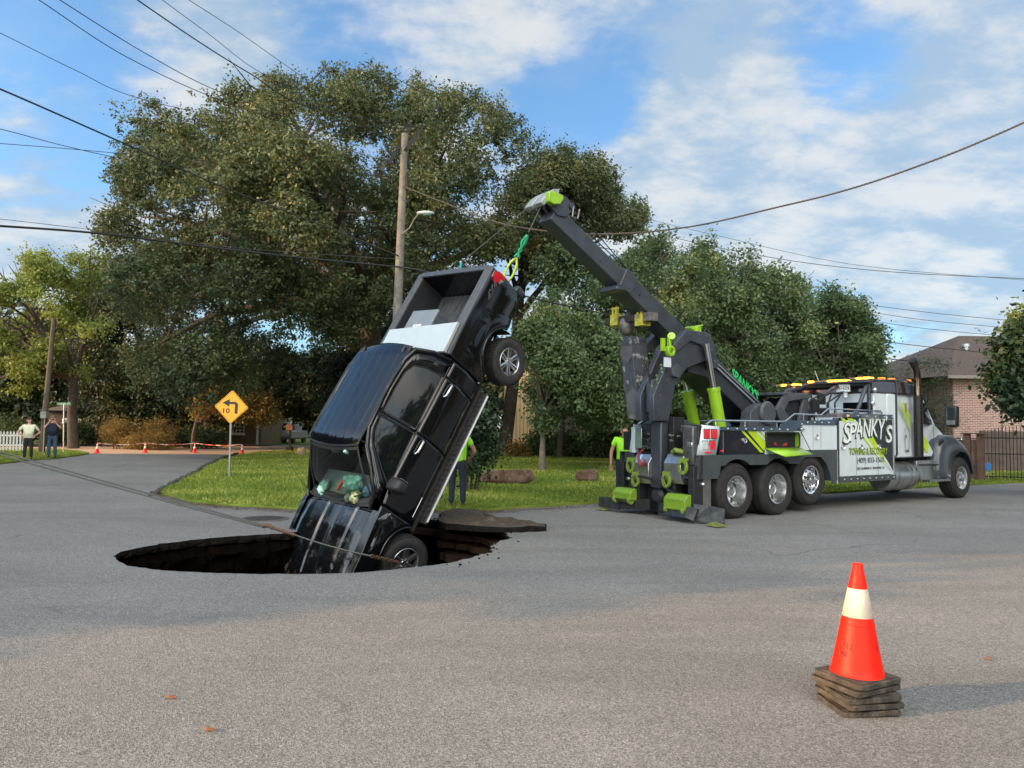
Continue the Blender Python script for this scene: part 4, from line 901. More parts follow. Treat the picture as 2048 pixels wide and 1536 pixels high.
# rear bumper
b = MB(); b.grid(lambda u, v: (-4.90-.06*(1-(2*v-1)**6)-.05*sin(pi*u), (v-.5)*1.90, .50+.23*u), 5, 24); b.build('rear_bumper', paint, P, solid=.03, smooth=60)
for s in (1, -1): MB().prism([(-4.84, .56), (-4.96, .56), (-4.98, .74), (-4.84, .78)], min(s*.84, s*.965), max(s*.84, s*.965), 'y').build('bumper_corner', mat('bumper_corner_paint', (.02, .022, .026), .3, coat=.6, var=.1), P, bevel=.02)
b = MB(); b.box(-5.00, -4.88, -.5, .5, .71, .745); b.build('bumper_step', blkpl, P)
MB().box(-4.98, -4.6, -.05, .05, .42, .52).build('hitch', under, P, bevel=.005)
MB().box(-4.975, -4.965, -.16, .16, .58, .68).build('number_plate', white, P)
# 4X4 graphic on the bed side
y = yp(-4.4, 1.22)+.006
text('decal', '4X4', mat('decal_grey', (.12, .12, .13), .5), P, (-4.45, y, 1.22), (-1, 0, 0), (0, 0, 1), .16, width=.34, bold=.004, shear=.35)
text('decal', '4X4', blk, P, (-4.45, y+.003, 1.22), (-1, 0, 0), (0, 0, 1), .145, width=.31, bold=-.002, shear=.35)
# wheels
def pick_wheel(x, z, s, yface, steer=0):
    R_ = .405; W_ = .27; w = bpy.data.objects.new('wheel', None); SC.collection.objects.link(w); w.parent = P; w.location = (x, s*(yface-W_/2), z); w.rotation_euler = (0, 0, steer+(0 if s > 0 else pi))
    b = MB(); pr = [(.235, -.115), (.26, -.128), (.33, -.135), (.378, -.122), (.398, -.10), (.405, -.05), (.405, .05), (.398, .10), (.378, .122), (.33, .135), (.26, .128), (.235, .115)]
    b.lathe(pr, axis='y', n=56)
    for i in range(56):
        a = 2*pi*i/56
        for y0, y1, o in ((-.11, -.03, 0), (.03, .11, .5), (-.025, .025, .25)):
            a2 = a+o*2*pi/56; M4 = Matrix.Rotation(a2, 4, 'Y') @ Matrix.Translation((0, 0, .405)); b.box(-.015, .015, y0, y1, -.004, .007, M4)
    b.build('tyre', rubber, w)
    b = MB(); b.lathe([(.238, .118), (.232, .122), (.222, .105), (.215, .04), (.205, -.10), (.23, -.115)], axis='y', n=56)
    for i in range(6):
        a = 2*pi*i/6; M4 = Matrix.Rotation(a, 4, 'Y')
        for sx in (-1, 1): b.add([(sx*.004, .098, .05), (sx*.034, .088, .05), (sx*.048, .104, .222), (sx*.016, .112, .222), (sx*.004, .07, .05), (sx*.034, .07, .05), (sx*.048, .08, .222), (sx*.016, .08, .222)], [(0, 1, 2, 3), (4, 7, 6, 5), (0, 4, 5, 1), (1, 5, 6, 2), (2, 6, 7, 3), (3, 7, 4, 0)], M4)
    b.lathe([(0, .100), (.045, .099), (.052, .09), (.075, .086), (.08, .06)], axis='y', n=36)
    for i in range(6): a = 2*pi*(i+.5)/6; b.cyl((.062*sin(a), .08, .062*cos(a)), (.062*sin(a), .105, .062*cos(a)), .010, n=8)
    b.build('rim', alloy, w); b = MB(); b.lathe([(0, .0), (.17, .0), (.17, .02), (0, .02)], axis='y', n=40); b.build('brake_disc', mat('disc', (.10, .09, .08), .5, .7), w)
    return w
pick_wheel(-3.74, .22, 1, 1.005); pick_wheel(-3.74, .22, -1, 1.005)
pick_wheel(0, .36, 1, 1.0, -.18); pick_wheel(0, .36, -1, 1.0, -.18)
# antenna
b = MB(); b.tube([(-.45, -.80, 1.26), (-.62, -.98, 1.58), (-.86, -1.18, 1.92)], [.006, .004, .003], 6); b.build('antenna', blkpl, P)
# ---- cargo: things of their own, placed in the pickup's frame
def onp(v): return PM @ Vector(v)
def pthing(name, label, cat, loc, rz=0):
    return thing(name, label, cat, M=PM @ Matrix.Translation(loc) @ Matrix.Rotation(rz, 4, 'Z'))
bd = pthing('white_board', 'flat white board lying across the rails at the front of the pickup bed', 'board', (-3.28, .08, 1.453), radians(3))
b = MB(); b.box(-.30, .27, -.85, .83, 0, .045); b.build('panel', mat('board_white', (.42, .47, .50), .45, var=.05), bd, bevel=.006)
b = MB(); b.box(-.303, .273, .831, .845, -.002, .047); b.build('edge_trim', mat('board_edge', (.35, .37, .34), .5), bd)
cb = pthing('storage_box', 'grey plastic storage box with dark side standing in the pickup bed behind the white board', 'box', (-3.68, -.33, .866))
b = MB(); b.box(-.38, .38, -.34, .30, 0, .40); b.build('body', mat('box_plastic', (.075, .09, .105), .55, var=.12), cb, bevel=.02)
b = MB(); b.box(-.40, .40, -.36, .32, .40, .46); b.build('lid', mat('lid_plastic', (.17, .20, .225), .5, var=.08), cb, bevel=.02)
text('lettering', 'GOWER', white, cb, (-.05, -.02, .462), (0, 1, 0), (-1, 0, 0), .075, width=.22, bold=.004)
def clump(name, label, cat, loc, r, m, seed):
    b = MB(); b.sph((0, 0, 0), 1, 28); vs = []
    for v in b.v:
        v = Vector(v); k = 1+.35*noise.noise(v*1.7+Vector((seed, 0, 0)))+.16*noise.noise(v*5+Vector((0, seed, 0))); vs.append((v.x*r[0]*k, v.y*r[1]*k, v.z*r[2]*k))
    b.v = vs; o = b.build(name, m, None, smooth=22); o.matrix_world = PM @ Matrix.Translation(loc); return tag(o, label, cat)
bagm = mat('mint_bag', (.36, .62, .52), .35, var=.25, vs=12, bump=.6, bs=14)
clump('plastic_bag', 'large crumpled mint-green plastic bag on the dashboard behind the windscreen', 'bag', (-.72, .22, 1.34), (.13, .20, .12), bagm, 3)
clump('plastic_bag', 'small mint-green plastic bag at the passenger end of the dashboard', 'bag', (-.58, -.50, 1.31), (.13, .09, .07), bagm, 9)
clump('cap', 'pale olive cap lying on the driver side of the dashboard', 'cap', (-.53, .40, 1.31), (.10, .10, .07), mat('olive_cloth', (.40, .42, .22), .9, var=.2), 5)
clump('cap', 'dark grey-green cap between the mint bag and the pale olive cap', 'cap', (-.53, .24, 1.30), (.10, .10, .06), mat('dull_cloth', (.10, .13, .10), .9, var=.2), 15)
b = MB(); b.box(-.02, .02, -.03, .10, 0, .05); b.box(-.02, .15, -.045, -.01, 0, .045); o = b.build('squeegee', mat('orange_plastic', (.62, .09, .035), .5), None, bevel=.008); o.matrix_world = PM @ Matrix.Translation((-.72, -.10, 1.27)); tag(o, 'orange plastic tool with a white tip on the middle of the dashboard', 'tool')
b = MB(); b.lathe([(0, .0), (.10, 0), (.10, .03), (.06, .07), (0, .08)], n=24); o = b.build('hat', mat('blue_cloth', (.16, .28, .46), .8), None); o.matrix_world = PM @ Matrix.Translation((-.66, .58, 1.27)); tag(o, 'blue hat on the dashboard against the driver side pillar', 'hat')
# ================================================================== HEAVY WRECKER (x forward, y left/away, z up; origin on the ground under the rear axle)
TH = radians(35); TO = Vector((3.53, 15.18, 0)); WM = Matrix.Translation(TO) @ Matrix.Rotation(TH, 4, 'Z')
Wk = thing('tow_truck', 'big white, grey and lime green heavy wrecker with its crane boom raised', 'tow truck', M=WM)
_TF = np.array([cos(TH), sin(TH), 0]); _TL = np.array([-sin(TH), cos(TH), 0]); _TO = np.array(TO)
def t_(px, py, y):
    r = ray(px, py); k = ((_TO+_TL*y-CAM)@_TL)/(r@_TL); p = CAM+r*k-_TO; return (float(p@_TF), float(p[2]))
def tx_(px, py, x):
    r = ray(px, py); k = ((_TO+_TF*x-CAM)@_TF)/(r@_TF); p = CAM+r*k-_TO; return (float(p@_TL), float(p[2]))
def tp(px, py, y): x, z = t_(px, py, y); return (x, y, z)
wht = mat('truck_white', (.56, .62, .66), .35, var=.05, vs=3, coat=.4, col2=(.48, .53, .55), mask=(.5, .8), ms=2)
lime = mat('lime_paint', (.24, .45, .012), .35, var=.1, coat=.3)
limeold = mat('lime_worn', (.17, .25, .03), .5, var=.25, vs=8, col2=(.07, .07, .05), mask=(.54, .62), ms=12)
limeft = mat('lime_scratched', (.16, .28, .02), .42, var=.2, vs=8, col2=(.10, .13, .06), mask=(.60, .66), ms=14)
steel = mat('blue_steel', (.085, .125, .175), .35, .5, var=.2, vs=5)
dgrey = mat('boom_grey', (.040, .046, .060), .45, var=.2, vs=4, coat=.15, col2=(.026, .030, .038), mask=(.5, .7), ms=1.6)
dgrey2 = mat('mast_grey', (.055, .062, .075), .5, var=.25, vs=5, col2=(.10, .10, .105), mask=(.56, .66), ms=6)
skirt = mat('skirt_grey', (.055, .065, .073), .4, .1, var=.15, vs=4)
dark = mat('machine_dark', (.016, .018, .021), .6, .2, var=.4, vs=9)
navy = mat('navy_panel', (.008, .010, .020), .25, coat=.6)
alum = mat('polished_alu', (.62, .63, .64), .25, .95, var=.15, vs=5)
alud = mat('brushed_alu', (.33, .33, .32), .38, .9, var=.25, vs=6)
worn = mat('worn_steel', (.20, .185, .17), .55, .6, var=.5, vs=8, bump=.2)
amber = mat('amber_lit', (1.0, .30, .015), .3, emit=6.5, var=0); amberd = mat('amber_lens', (.6, .18, .02), .2, emit=.5, var=.05)
redr = mat('reflector_red', (.5, .02, .03), .25, emit=.08); stain = mat('stainless', (.42, .43, .44), .28, .9, var=.2, vs=6)
limt = mat('lime_vinyl', (.40, .56, .010), .35); grn = mat('green_vinyl', (.02, .50, .13), .4)
S = -1.25; FR = .76      # near and far side planes
def P_(pts, y): return [t_(a, b_, y) for a, b_ in pts]
# chassis
b = MB()
for y in (-.45, .36): b.box(-.95, 9.5, y, y+.09, .72, 1.0)
for x in (-.9, .6, 2.0, 3.6, 5.0, 6.5, 8.0, 9.4): b.box(x, x+.1, -.45, .45, .75, .95)
for x in (0, 1.25): b.cyl((x, -1.0, .5), (x, 1.0, .5), .09, n=10); b.sph((x, 0, .5), (.28, .22, .24), 14)
b.cyl((8.87, -.9, .5), (8.87, .9, .5), .06, n=8); b.cyl((2.36, -.9, .62), (2.36, .9, .62), .06, n=8); b.box(7.6, 9.5, -.5, .5, .7, 1.3); b.tube([(2.2, 0, .75), (6.5, 0, .85)], .07, 8)
b.box(3.4, 5.4, -1.1, 1.0, .60, 1.1)
b.build('chassis', dark, Wk)
# deck
b = MB(); b.box(-.75, 5.4, -1.15, 1.02, 1.22, 1.60); b.build('deck', dark, Wk)
# near side: skirt with arches
def archpoly(x0, x1, zt, zb, wheels, r=.60, zc=.52):
    pts = [(x0, zt), (x1, zt)]; x = x1
    pts.append((x1, zb))
    for xa in sorted(wheels, reverse=True):
        a1 = xa+r; a0 = xa-r
        for i in range(13):
            a = pi*i/12; px = xa+r*cos(a); pz = zc+r*1.02*sin(a)
            if pz >= zb and x0 < px < x1: pts.append((px, pz))
    pts.append((x0, zb)); return pts
def skirtside(y0, y1):
    b = MB(); 
    cols = []; xs = np.arange(-1.08, 3.32, .04)
    def low(x):
        z = .77 if x < -.50 else 1.0
        for xa in (0, 1.25, 2.40):
            d = abs(x-xa)
            if d < .62: z = max(z if x > -.6 else 0, .50+math.sqrt(max(0, .62**2-d*d))) if d < .60 else z
        if 1.9 < x: z = max(.62 if x > 2.98 else 0, .55+math.sqrt(max(0, .64**2-(x-2.4)**2)) if abs(x-2.4) < .62 else .62)
        return min(z, 1.13)
    def top(x): return 1.20 if x < 2.02 else 1.27
    for i in range(len(xs)-1):
        xa, xb = xs[i], xs[i+1]; b.add([(xa, y0, low(xa)), (xb, y0, low(xb)), (xb, y0, top(xa)), (xa, y0, top(xa)), (xa, y1, low(xa)), (xb, y1, low(xb)), (xb, y1, top(xa)), (xa, y1, top(xa))], [(0, 1, 2, 3), (4, 7, 6, 5), (0, 4, 5, 1), (3, 2, 6, 7)])
    return b
skirtside(S-.02, S+.12).build('skirt', skirt, Wk, smooth=30); skirtside(FR-.12, FR+.02).build('skirt', skirt, Wk, smooth=30)
b = MB(); b.prism([(-1.10, .77), (-1.03, 1.2), (-.95, 1.2), (-.98, .77)], S-.02, S+.45, 'y'); b.build('skirt_end', skirt, Wk)
b = MB()
for xa in (0, 1.25, 2.40): b.grid(lambda u, v: (xa+.61*cos(pi*u), S+.1+.9*v, .52+.61*sin(pi*u)), 14, 1); b.grid(lambda u, v: (xa+.61*cos(pi*u), FR-.1-.9*v, .52+.61*sin(pi*u)), 14, 1)
b.build('wheel_well', dark, Wk)
# small lights on the skirt, stainless mud panel behind the rear wheel
MB().box(-1.02, -.66, S+.06, S+.1, .18, .78).build('mud_panel', alud, Wk); MB().box(-1.02, -.66, FR-.1, FR-.06, .18, .78).build('mud_panel', alud, Wk)
for (px, py) in ((1403, 967),): x, z = t_(px, py, S+.0); MB().sph((-.98, S+.02, .68), (.03, .09, .045), 14).build('side_lamp', alum, Wk)
MB().sph(tuple([-1.02, FR-.12, .66]), (.03, .09, .045), 14).build('side_lamp', alum, Wk)
# rear side body: navy panel with lime stripes
b = MB(); b.box(-.50, .84, S, S+.06, 1.20, 1.655); b.build('side_panel', navy, Wk)
b = MB(); b.box(1.99, 2.04, S, S+.06, 1.20, 1.655); b.box(.835, 1.99, S+.5, S+.56, 1.2, 1.655); b.box(.84, 1.99, S, S+.06, 1.63, 1.655); b.box(.84, 1.99, S, S+.06, 1.20, 1.30); b.build('side_panel', wht, Wk)
MB().box(-.94, -.5, S+.12, S+.5, 1.2, 1.70).build('side_panel', navy, Wk)
def stripes(polys, y, m, par, name='stripe', th=.004):
    b = MB()
    for p in polys: b.prism(p, y-th, y, 'y')
    return b.build(name, m, par, smooth=0)
stripes([[(.12, 1.65), (.20, 1.65), (.80, 1.235), (.70, 1.235)], [(.30, 1.65), (.55, 1.65), (.90, 1.42), (.838, 1.31), (.80, 1.27)], [(.62, 1.65), (.68, 1.65), (.838, 1.55), (.838, 1.51)]], S, limt, Wk)
stripes([[(.56, 1.65), (.61, 1.65), (.838, 1.50), (.838, 1.43)], [(.69, 1.65), (.838, 1.65), (.838, 1.56)]], S, wht, Wk)
x, z = t_(1488, 881, S); b = MB(); b.lathe([(0, -.02), (.035, -.02), (.05, -.03), (.055, -.005), (.055, 0)], o=(x, S, z), axis='y', n=24); b.build('latch', chrome, Wk)
b = MB(); b.box(.855, .862, S-.01, S, 1.3, 1.62); b.build('seam', skirt, Wk)
MB().box(-.40, -.385, S-.006, S, 1.23, 1.63).build('seam', alum, Wk)
MB().sph((-.43, S-.01, 1.27), (.05, .012, .022)).build('marker_lamp', redr, Wk)
# open hatch
hx0, hx1, hz0, hz1 = .87, 1.97, 1.315, 1.625
b = MB(); 
b.box(hx0-.03, hx1+.02, S+.42, S+.44, 1.2, 1.65); b.box(hx0-.03, hx1+.02, S+.01, S+.42, 1.29, 1.31); b.box(hx0-.035, hx0-.02, S+.01, S+.42, 1.3, 1.65); b.box(hx1+.0, hx1+.015, S+.01, S+.42, 1.3, 1.65)
b.build('locker', mat('lime_inside', (.20, .36, .012), .5, var=.15), Wk)
b = MB(); b.tube([(hx0+.05, S-.006, hz0), (hx1-.05, S-.006, hz0), (hx1, S-.006, hz0+.05), (hx1, S-.006, hz1-.05), (hx1-.05, S-.006, hz1), (hx0+.05, S-.006, hz1), (hx0, S-.006, hz1-.05), (hx0, S-.006, hz0+.05), (hx0+.05, S-.006, hz0)], .016, 6); b.build('locker_seal', dark, Wk)
b = MB(); b.add([(hx0-.02, S-.01, 1.315), (hx1+.02, S-.01, 1.315), (hx1+.0, S-.30, 1.20), (hx0+.14, S-.34, 1.165), (hx0+.0, S-.20, 1.24)], [(0, 1, 2, 3, 4)]); hd2 = b.build('hatch_door', lime, Wk, solid=.02)
b = MB(); b.tube([(hx1+.03, S-.02, 1.64), (hx1+.03, S-.26, 1.215)], .008, 6); b.build('gas_strut', dark, Wk)
b = MB(); b.tube([(1.15, S+.18, 1.33), (1.3, S+.12, 1.40), (1.5, S+.15, 1.34), (1.65, S+.1, 1.39), (1.8, S+.2, 1.34)], .035, 8); b.sph((1.45, S+.2, 1.38), (.2, .1, .06)); o = b.build('red_strap', mat('strap_red', (.30, .02, .015), .7, var=.3, vs=20), None, smooth=60)
o.matrix_world = WM; tag(o, 'bundle of red straps lying in the open side locker of the wrecker', 'strap')
# white mid box + lower wheel surround
b = MB(); b.box(2.045, 3.29, S-.01, S+.5, 1.275, 1.79); mb1 = b.build('side_box', wht, Wk)
for x in (2.42, 2.70): MB().box(x, x+.006, S-.013, S-.009, 1.30, 1.77).build('seam', skirt, mb1)
MB().box(2.05, 3.29, S-.014, S-.009, 1.262, 1.274).build('trim_line', skirt, mb1)
x, z = t_(1632, 874, S-.01); MB().lathe([(0, -.02), (.035, -.02), (.055, -.035), (.06, -.005), (.06, 0)], o=(x, S-.01, z), axis='y', n=24).build('latch', chrome, mb1)
b = MB(); b.prism([(2.86, 1.13), (2.96, 1.255), (3.31, 1.255), (3.31, .56), (3.25, .56)], S-.01, S+.06, 'y'); b.build('side_box_lower', wht, Wk)
b = MB(); b.prism([(2.78, 1.20), (2.93, 1.20), (3.27, .56), (3.10, .56)], S-.024, S-.008, 'y'); b.build('skirt_trim', skirt, Wk)
# lettered box
bx = MB().box(3.32, 5.52, S-.03, S+.62, .70, 1.955).build('lettered_box', wht, Wk, bevel=.008)
SB = S-.032
stripes([[(3.38, 1.945), (3.52, 1.945), (3.86, 1.72), (3.78, 1.70)], [(3.64, 1.945), (3.86, 1.945), (5.10, .95), (5.48, .735), (4.95, 1.02), (4.30, 1.48)], [(4.42, 1.52), (4.62, 1.60), (5.28, .92), (5.10, .98)]], SB, limt, bx)
stripes([[(3.92, 1.945), (5.50, 1.945), (5.50, .78), (5.30, .98), (4.80, 1.40), (4.45, 1.66)]], SB+.0015, mat('sign_dark', (.010, .014, .018), .3), bx)
stripes([[(4.02, 1.78), (4.08, 1.80), (5.02, 1.04), (5.46, .76), (4.96, 1.02)], [(5.10, 1.06), (5.14, 1.08), (5.46, .80), (5.40, .80)]], SB-.003, wht, bx)
letters = [('S', 3.62, 1.60, .66, .27, -2), ('P', 3.84, 1.63, .60, .24, 3), ('A', 4.10, 1.70, .58, .26, -4), ('N', 4.40, 1.71, .56, .27, 3), ('K', 4.70, 1.72, .56, .27, -2), ('Y', 4.99, 1.68, .66, .26, 8), ("'", 5.20, 1.86, .36, .06, 14), ('S', 5.33, 1.58, .56, .24, 6)]
sk = mat('letter_outline', (.50, .62, .46), .4); sblk = mat('letter_dark', (.006, .016, .010), .4); swh = mat('letter_fill', (.72, .74, .74), .35)
for ch, x, z, sz, w, tl_ in letters:
    ax_ = (cos(radians(tl_)), 0, sin(radians(tl_))*.3); ay_ = (.16, 0, 1)
    text('lettering', ch, sk, bx, (x, SB-.004, z), ax_, ay_, sz, width=w*1.18, bold=.030)
    text('lettering', ch, sblk, bx, (x-.008, SB-.007, z-.012), ax_, ay_, sz*.99, width=w*1.12, bold=.020)
    text('lettering', ch, swh, bx, (x+.008, SB-.010, z+.006), ax_, ay_, sz*.97, width=w*.98, bold=.002)
text('lettering', 'TOWING & RECOVERY', mat('letter_olive', (.10, .17, .02), .4), bx, (4.48, SB-.007, 1.222), (1, 0, .0), (0, 0, 1), .205, width=1.56, bold=.007)
text('lettering', 'TOWING & RECOVERY', mat('letter_lime', (.26, .36, .02), .4), bx, (4.475, SB-.010, 1.226), (1, 0, .0), (0, 0, 1), .185, width=1.54, bold=-.001)
text('lettering', '(409) 833-1500', mat('letter_ink', (.03, .035, .05), .4), bx, (4.55, SB-.007, 1.03), (1, 0, .0), (0, 0, 1), .165, width=1.10, bold=.0)
text('lettering', '3255 LOUISIANA ST.  BEAUMONT, TX', mat('letter_ink', (.03, .035, .05), .4), bx, (4.56, SB-.007, .855), (1, 0, .0), (0, 0, 1), .075, width=1.12)
for px, py in ((1685, 894), (1721, 894), (1757, 893)):
    x, z = t_(px, py, SB); MB().lathe([(0, -.012), (.035, -.012), (.055, -.028), (.062, -.005), (.062, 0)], o=(x, SB-.002, z), axis='y', n=24).build('latch', chrome, bx)
for x in (3.98, 4.86): MB().box(x, x+.005, SB-.003, SB+.001, .72, 1.5).build('seam', skirt, bx)
b = MB(); b.box(3.33, 5.60, S-.045, S-.015, .57, .695); lt = b.build('light_strip', skirt, Wk)
for i in range(9): MB().sph((3.50+i*.25, S-.05, .635), .019, 8).build('marker_lamp', alum, lt)
MB().box(3.315, 3.33, S-.04, S+.1, .57, 1.95).build('corner_trim', skirt, Wk); MB().box(5.515, 5.56, S-.035, S+.5, .70, 1.95).build('corner_trim', alum, Wk)
# stepped riveted rail and handrail, both sides
def rails(y, sgn, nm):
    top = [(-.50, 1.72), (1.78, 1.72), (2.12, 1.88), (3.26, 1.88), (3.56, 2.06), (5.52, 2.06)]; bot = [(5.54, 1.955), (3.34, 1.955), (3.20, 1.795), (2.06, 1.795), (1.74, 1.655), (-.50, 1.655)]
    b = MB(); b.prism(top+bot, y, y+sgn*.10, 'y'); b.prism([(a, z) for a, z in top]+[(a, z-.02) for a, z in top[::-1]], y+sgn*.1, y+sgn*.42, 'y'); r = b.build('rail_cap', steel, Wk)
    for i, (x, z) in enumerate([(-.3+.26*k, 1.685) for k in range(8)]+[(2.0, 1.80)]+[(2.2+.25*k, 1.84) for k in range(4)]+[(3.42, 1.95)]+[(3.7+.36*k, 2.005) for k in range(6)]): MB().sph((x, y-sgn*.005, z), .02, 8).build('rivet_lamp', alum, r)
    q = [(-.72, 1.74), (-.56, 1.82), (1.66, 1.83), (1.98, 1.99), (2.92, 1.99), (3.20, 2.13), (5.28, 2.13), (5.34, 2.07)]
    b = MB(); b.tube([(x, y+sgn*.16, z+.015) for x, z in q], .017, 8)
    for x, z0, z1 in ((-.45, 1.7, 1.83), (.4, 1.7, 1.84), (1.4, 1.7, 1.84), (2.3, 1.86, 2.0), (2.8, 1.86, 2.0), (3.5, 2.03, 2.15), (4.2, 2.03, 2.15), (4.9, 2.03, 2.15)): b.cyl((x, y+sgn*.16, z0), (x, y+sgn*.16, z1), .012, n=6)
    b.build('hand_rail', alum, Wk)
rails(S-.035, 1, 'near'); rails(FR+.035, -1, 'far')
b = MB(); b.box(-.5, 5.5, FR-.05, FR, 1.2, 1.66); b.box(2.05, 5.5, FR-.5, FR+.01, .7, 1.9); b.build('far_side_body', wht, Wk)
b = MB(); b.box(3.4, 5.45, S+.1, S+.6, 1.95, 2.02); b.box(2.1, 3.3, S+.1, S+.5, 1.79, 1.86); b.build('box_top', alud, Wk)
MB().sph((3.66, S-.04, 2.0), (.04, .012, .03)).build('marker_lamp', amberd, Wk)
MB().box(4.2, 4.9, S-.042, S-.036, 1.97, 2.045).build('name_plate', alud, Wk)
MB().sph((2.02, S-.03, 1.70), (.075, .05, .03)).build('work_lamp', alum, Wk)
# rear corner light panels
def tailpanel(y, sg):
    pts = [(-.92, 1.75), (-.50, 1.72), (-.50, 1.60), (-.60, 1.195), (-1.04, 1.195)]
    nrm = []
    b = MB(); ys = [y+.07*sg, y, y, y, y+.07*sg]; vs = [(x-.0, q, z) for (x, z), q in zip(pts, ys)]; b.add(vs, [(0, 1, 2, 3, 4)])
    p = b.build('tail_panel', wht, Wk, solid=.02, label=None)
    return p
tpn = tailpanel(S, 1); tailpanel(FR-.14, -1)
A = Vector((-.5, S, 1.72)); Bv = Vector((-.96, S+.075, 1.75)); ux = (A-Bv).normalized(); nz_ = Vector((-ux.y, ux.x, 0)); nz_ = nz_ if nz_.dot(Vector((-1, -1, 0))) > 0 else -nz_
def onpanel(u, z, off): q = Bv+ux*u; return Vector((q.x-.0, q.y, z))+nz_*off
for (u, z, w, h, m_, nmm) in ((.16, 1.585, .12, .16, redr, 'stop_lamp'), (.33, 1.585, .12, .16, redr, 'stop_lamp'), (.12, 1.375, .12, .15, mat('clear_lens', (.5, .52, .5), .15), 'reverse_lamp'), (.29, 1.375, .12, .16, redr, 'stop_lamp'), (.18, 1.245, .16, .04, redr, 'reflector')):
    q = onpanel(u, z, .012); M4 = Matrix.Translation(q) @ Matrix(((ux.x, nz_.x, 0, 0), (ux.y, nz_.y, 0, 0), (0, 0, 1, 0), (0, 0, 0, 1)))
    MB().box(-w/2, w/2, 0, .02, -h/2, h/2, M4).build(nmm, m_, tpn, bevel=.012)
    if h > .1: MB().box(-w/2-.015, w/2+.015, -.004, .008, -h/2-.015, h/2+.015, M4).build('lamp_bezel', skirt, tpn)
# ------------------------------------------------ rear machinery
RX = -1.02
def rbox(name, px0, py0, px1, py1, x, dx, m, bevel=.01, parent=None, **k):
    a = tx_(px0, py1, x); c = tx_(px1, py0, x); return MB().box(x, x+dx, min(a[0], c[0]), max(a[0], c[0]), a[1], c[1]).build(name, m, parent or Wk, bevel=bevel, **k)
rbox('rear_frame', 1243, 905, 1268, 1000, RX+.05, .3, skirt); rbox('rear_frame', 1384, 850, 1397, 960, RX+.02, .10, dark)
rbox('tank_cover', 1364, 852, 1386, 930, RX-.10, .25, mat('worn_column', (.10, .10, .105), .4, .5, var=.5, vs=9), .03)
rbox('white_lamp', 1373, 885, 1384, 894, RX-.12, .05, alum)
rbox('upper_beam', 1268, 851, 1375, 863, RX+.25, .15, alud); rbox('back_wall', 1266, 864, 1380, 960, RX+.35, .1, dark)
rbox('lamp_column', 1262, 854, 1270, 905, RX-.02, .12, wht); rbox('glass_plate', 1270, 855, 1283, 896, RX-.05, .03, mat('sheet_glass', (.30, .40, .38), .15, .6))
rbox('column', 1300, 842, 1322, 975, RX-.12, .45, dgrey, .03); rbox('column', 1337, 834, 1347, 905, RX+.05, .3, dark)
cbx = rbox('centre_casing', 1290, 960, 1345, 1022, RX+.1, .5, dark, .02)
b = MB(); yz = tx_(1316, 990, RX); b.lathe([(0, -.12), (.10, -.12), (.16, -.06), (.17, .1)], o=(RX+.05, yz[0], yz[1]), axis='x', n=24); b.build('hub_cap', mat('hub_dark', (.05, .055, .055), .5, .5), Wk)
for (a0, a1, c0, c1, sign) in ((1265, 1297, 909, 953, True), (1327, 1361, 909, 953, False)):
    y0, z1 = tx_(a1, c0, RX-.2); y1, z0 = tx_(a0, c1, RX-.2)
    b = MB(); b.prism([(RX-.20, z0), (RX-.20, z1-.17), (RX-.08, z1), (RX+.25, z1), (RX+.25, z0-.12), (RX-.12, z0-.12)], y0, y1, 'y'); cs = b.build('winch_casing', stain, Wk, bevel=.008)
    if sign: b = MB(); b.add([(RX-.196, y1-.06, z1-.165), (RX-.196, (y0+y1)/2+.03, z1-.165), (RX-.098, (y0+y1)/2+.03, z1-.02), (RX-.098, y1-.06, z1-.02)], [(0, 1, 2, 3)]); b.build('notice', mat('notice_blue', (.35, .62, .85), .4), cs, solid=.006)
    b = MB()
    for k in range(5): b.box(RX-.06, RX+.2, y0+.06+k*.07, y0+.085+k*.07, z1+.002, z1+.05)
    b.build('vents', dark, cs)
# red tow hook
y, z = tx_(1285, 920, RX-.22); b = MB(); b.tube([(0, .07, .14), (0, .09, .04), (0, .05, -.08), (0, -.03, -.10), (0, -.08, -.03), (0, -.06, .03)], [.02, .028, .03, .03, .024, .012], 8); b.tube([(0, .05, .12), (0, .02, .17), (0, -.02, .19)], .022, 6)
o = b.build('tow_hook', mat('rusty_red', (.25, .045, .03), .6, .3, var=.3, vs=20), None); o.matrix_world = WM @ Matrix.Translation((RX-.24, y, z)); tag(o, 'rusty red tow hook hanging on the left winch casing of the wrecker', 'hook')
# lime rings (chain guides)
for px, py in ((1262, 931), (1272, 959), (1334, 960), (1367, 934)):
    y, z = tx_(px, py, RX-.18); b = MB(); b.lathe([(.062, -.02), (.105, -.02), (.11, 0), (.105, .03), (.062, .03)], axis='x', n=24, closed=True); b.v = [(v[0], v[1], v[2]*1.35) for v in b.v]
    b.box(-.01, .05, -.09, .09, .11, .16); o = b.build('chain_ring', limeold, Wk); o.location = (RX-.20, y, z)
b = MB(); b.tube([tuple([RX-.1]+list(tx_(1345, 905, RX-.1))), tuple([RX-.14]+list(tx_(1353, 900, RX-.1))), tuple([RX-.1]+list(tx_(1368, 905, RX-.1)))], .045, 8); b.build('fairlead', limeold, Wk)
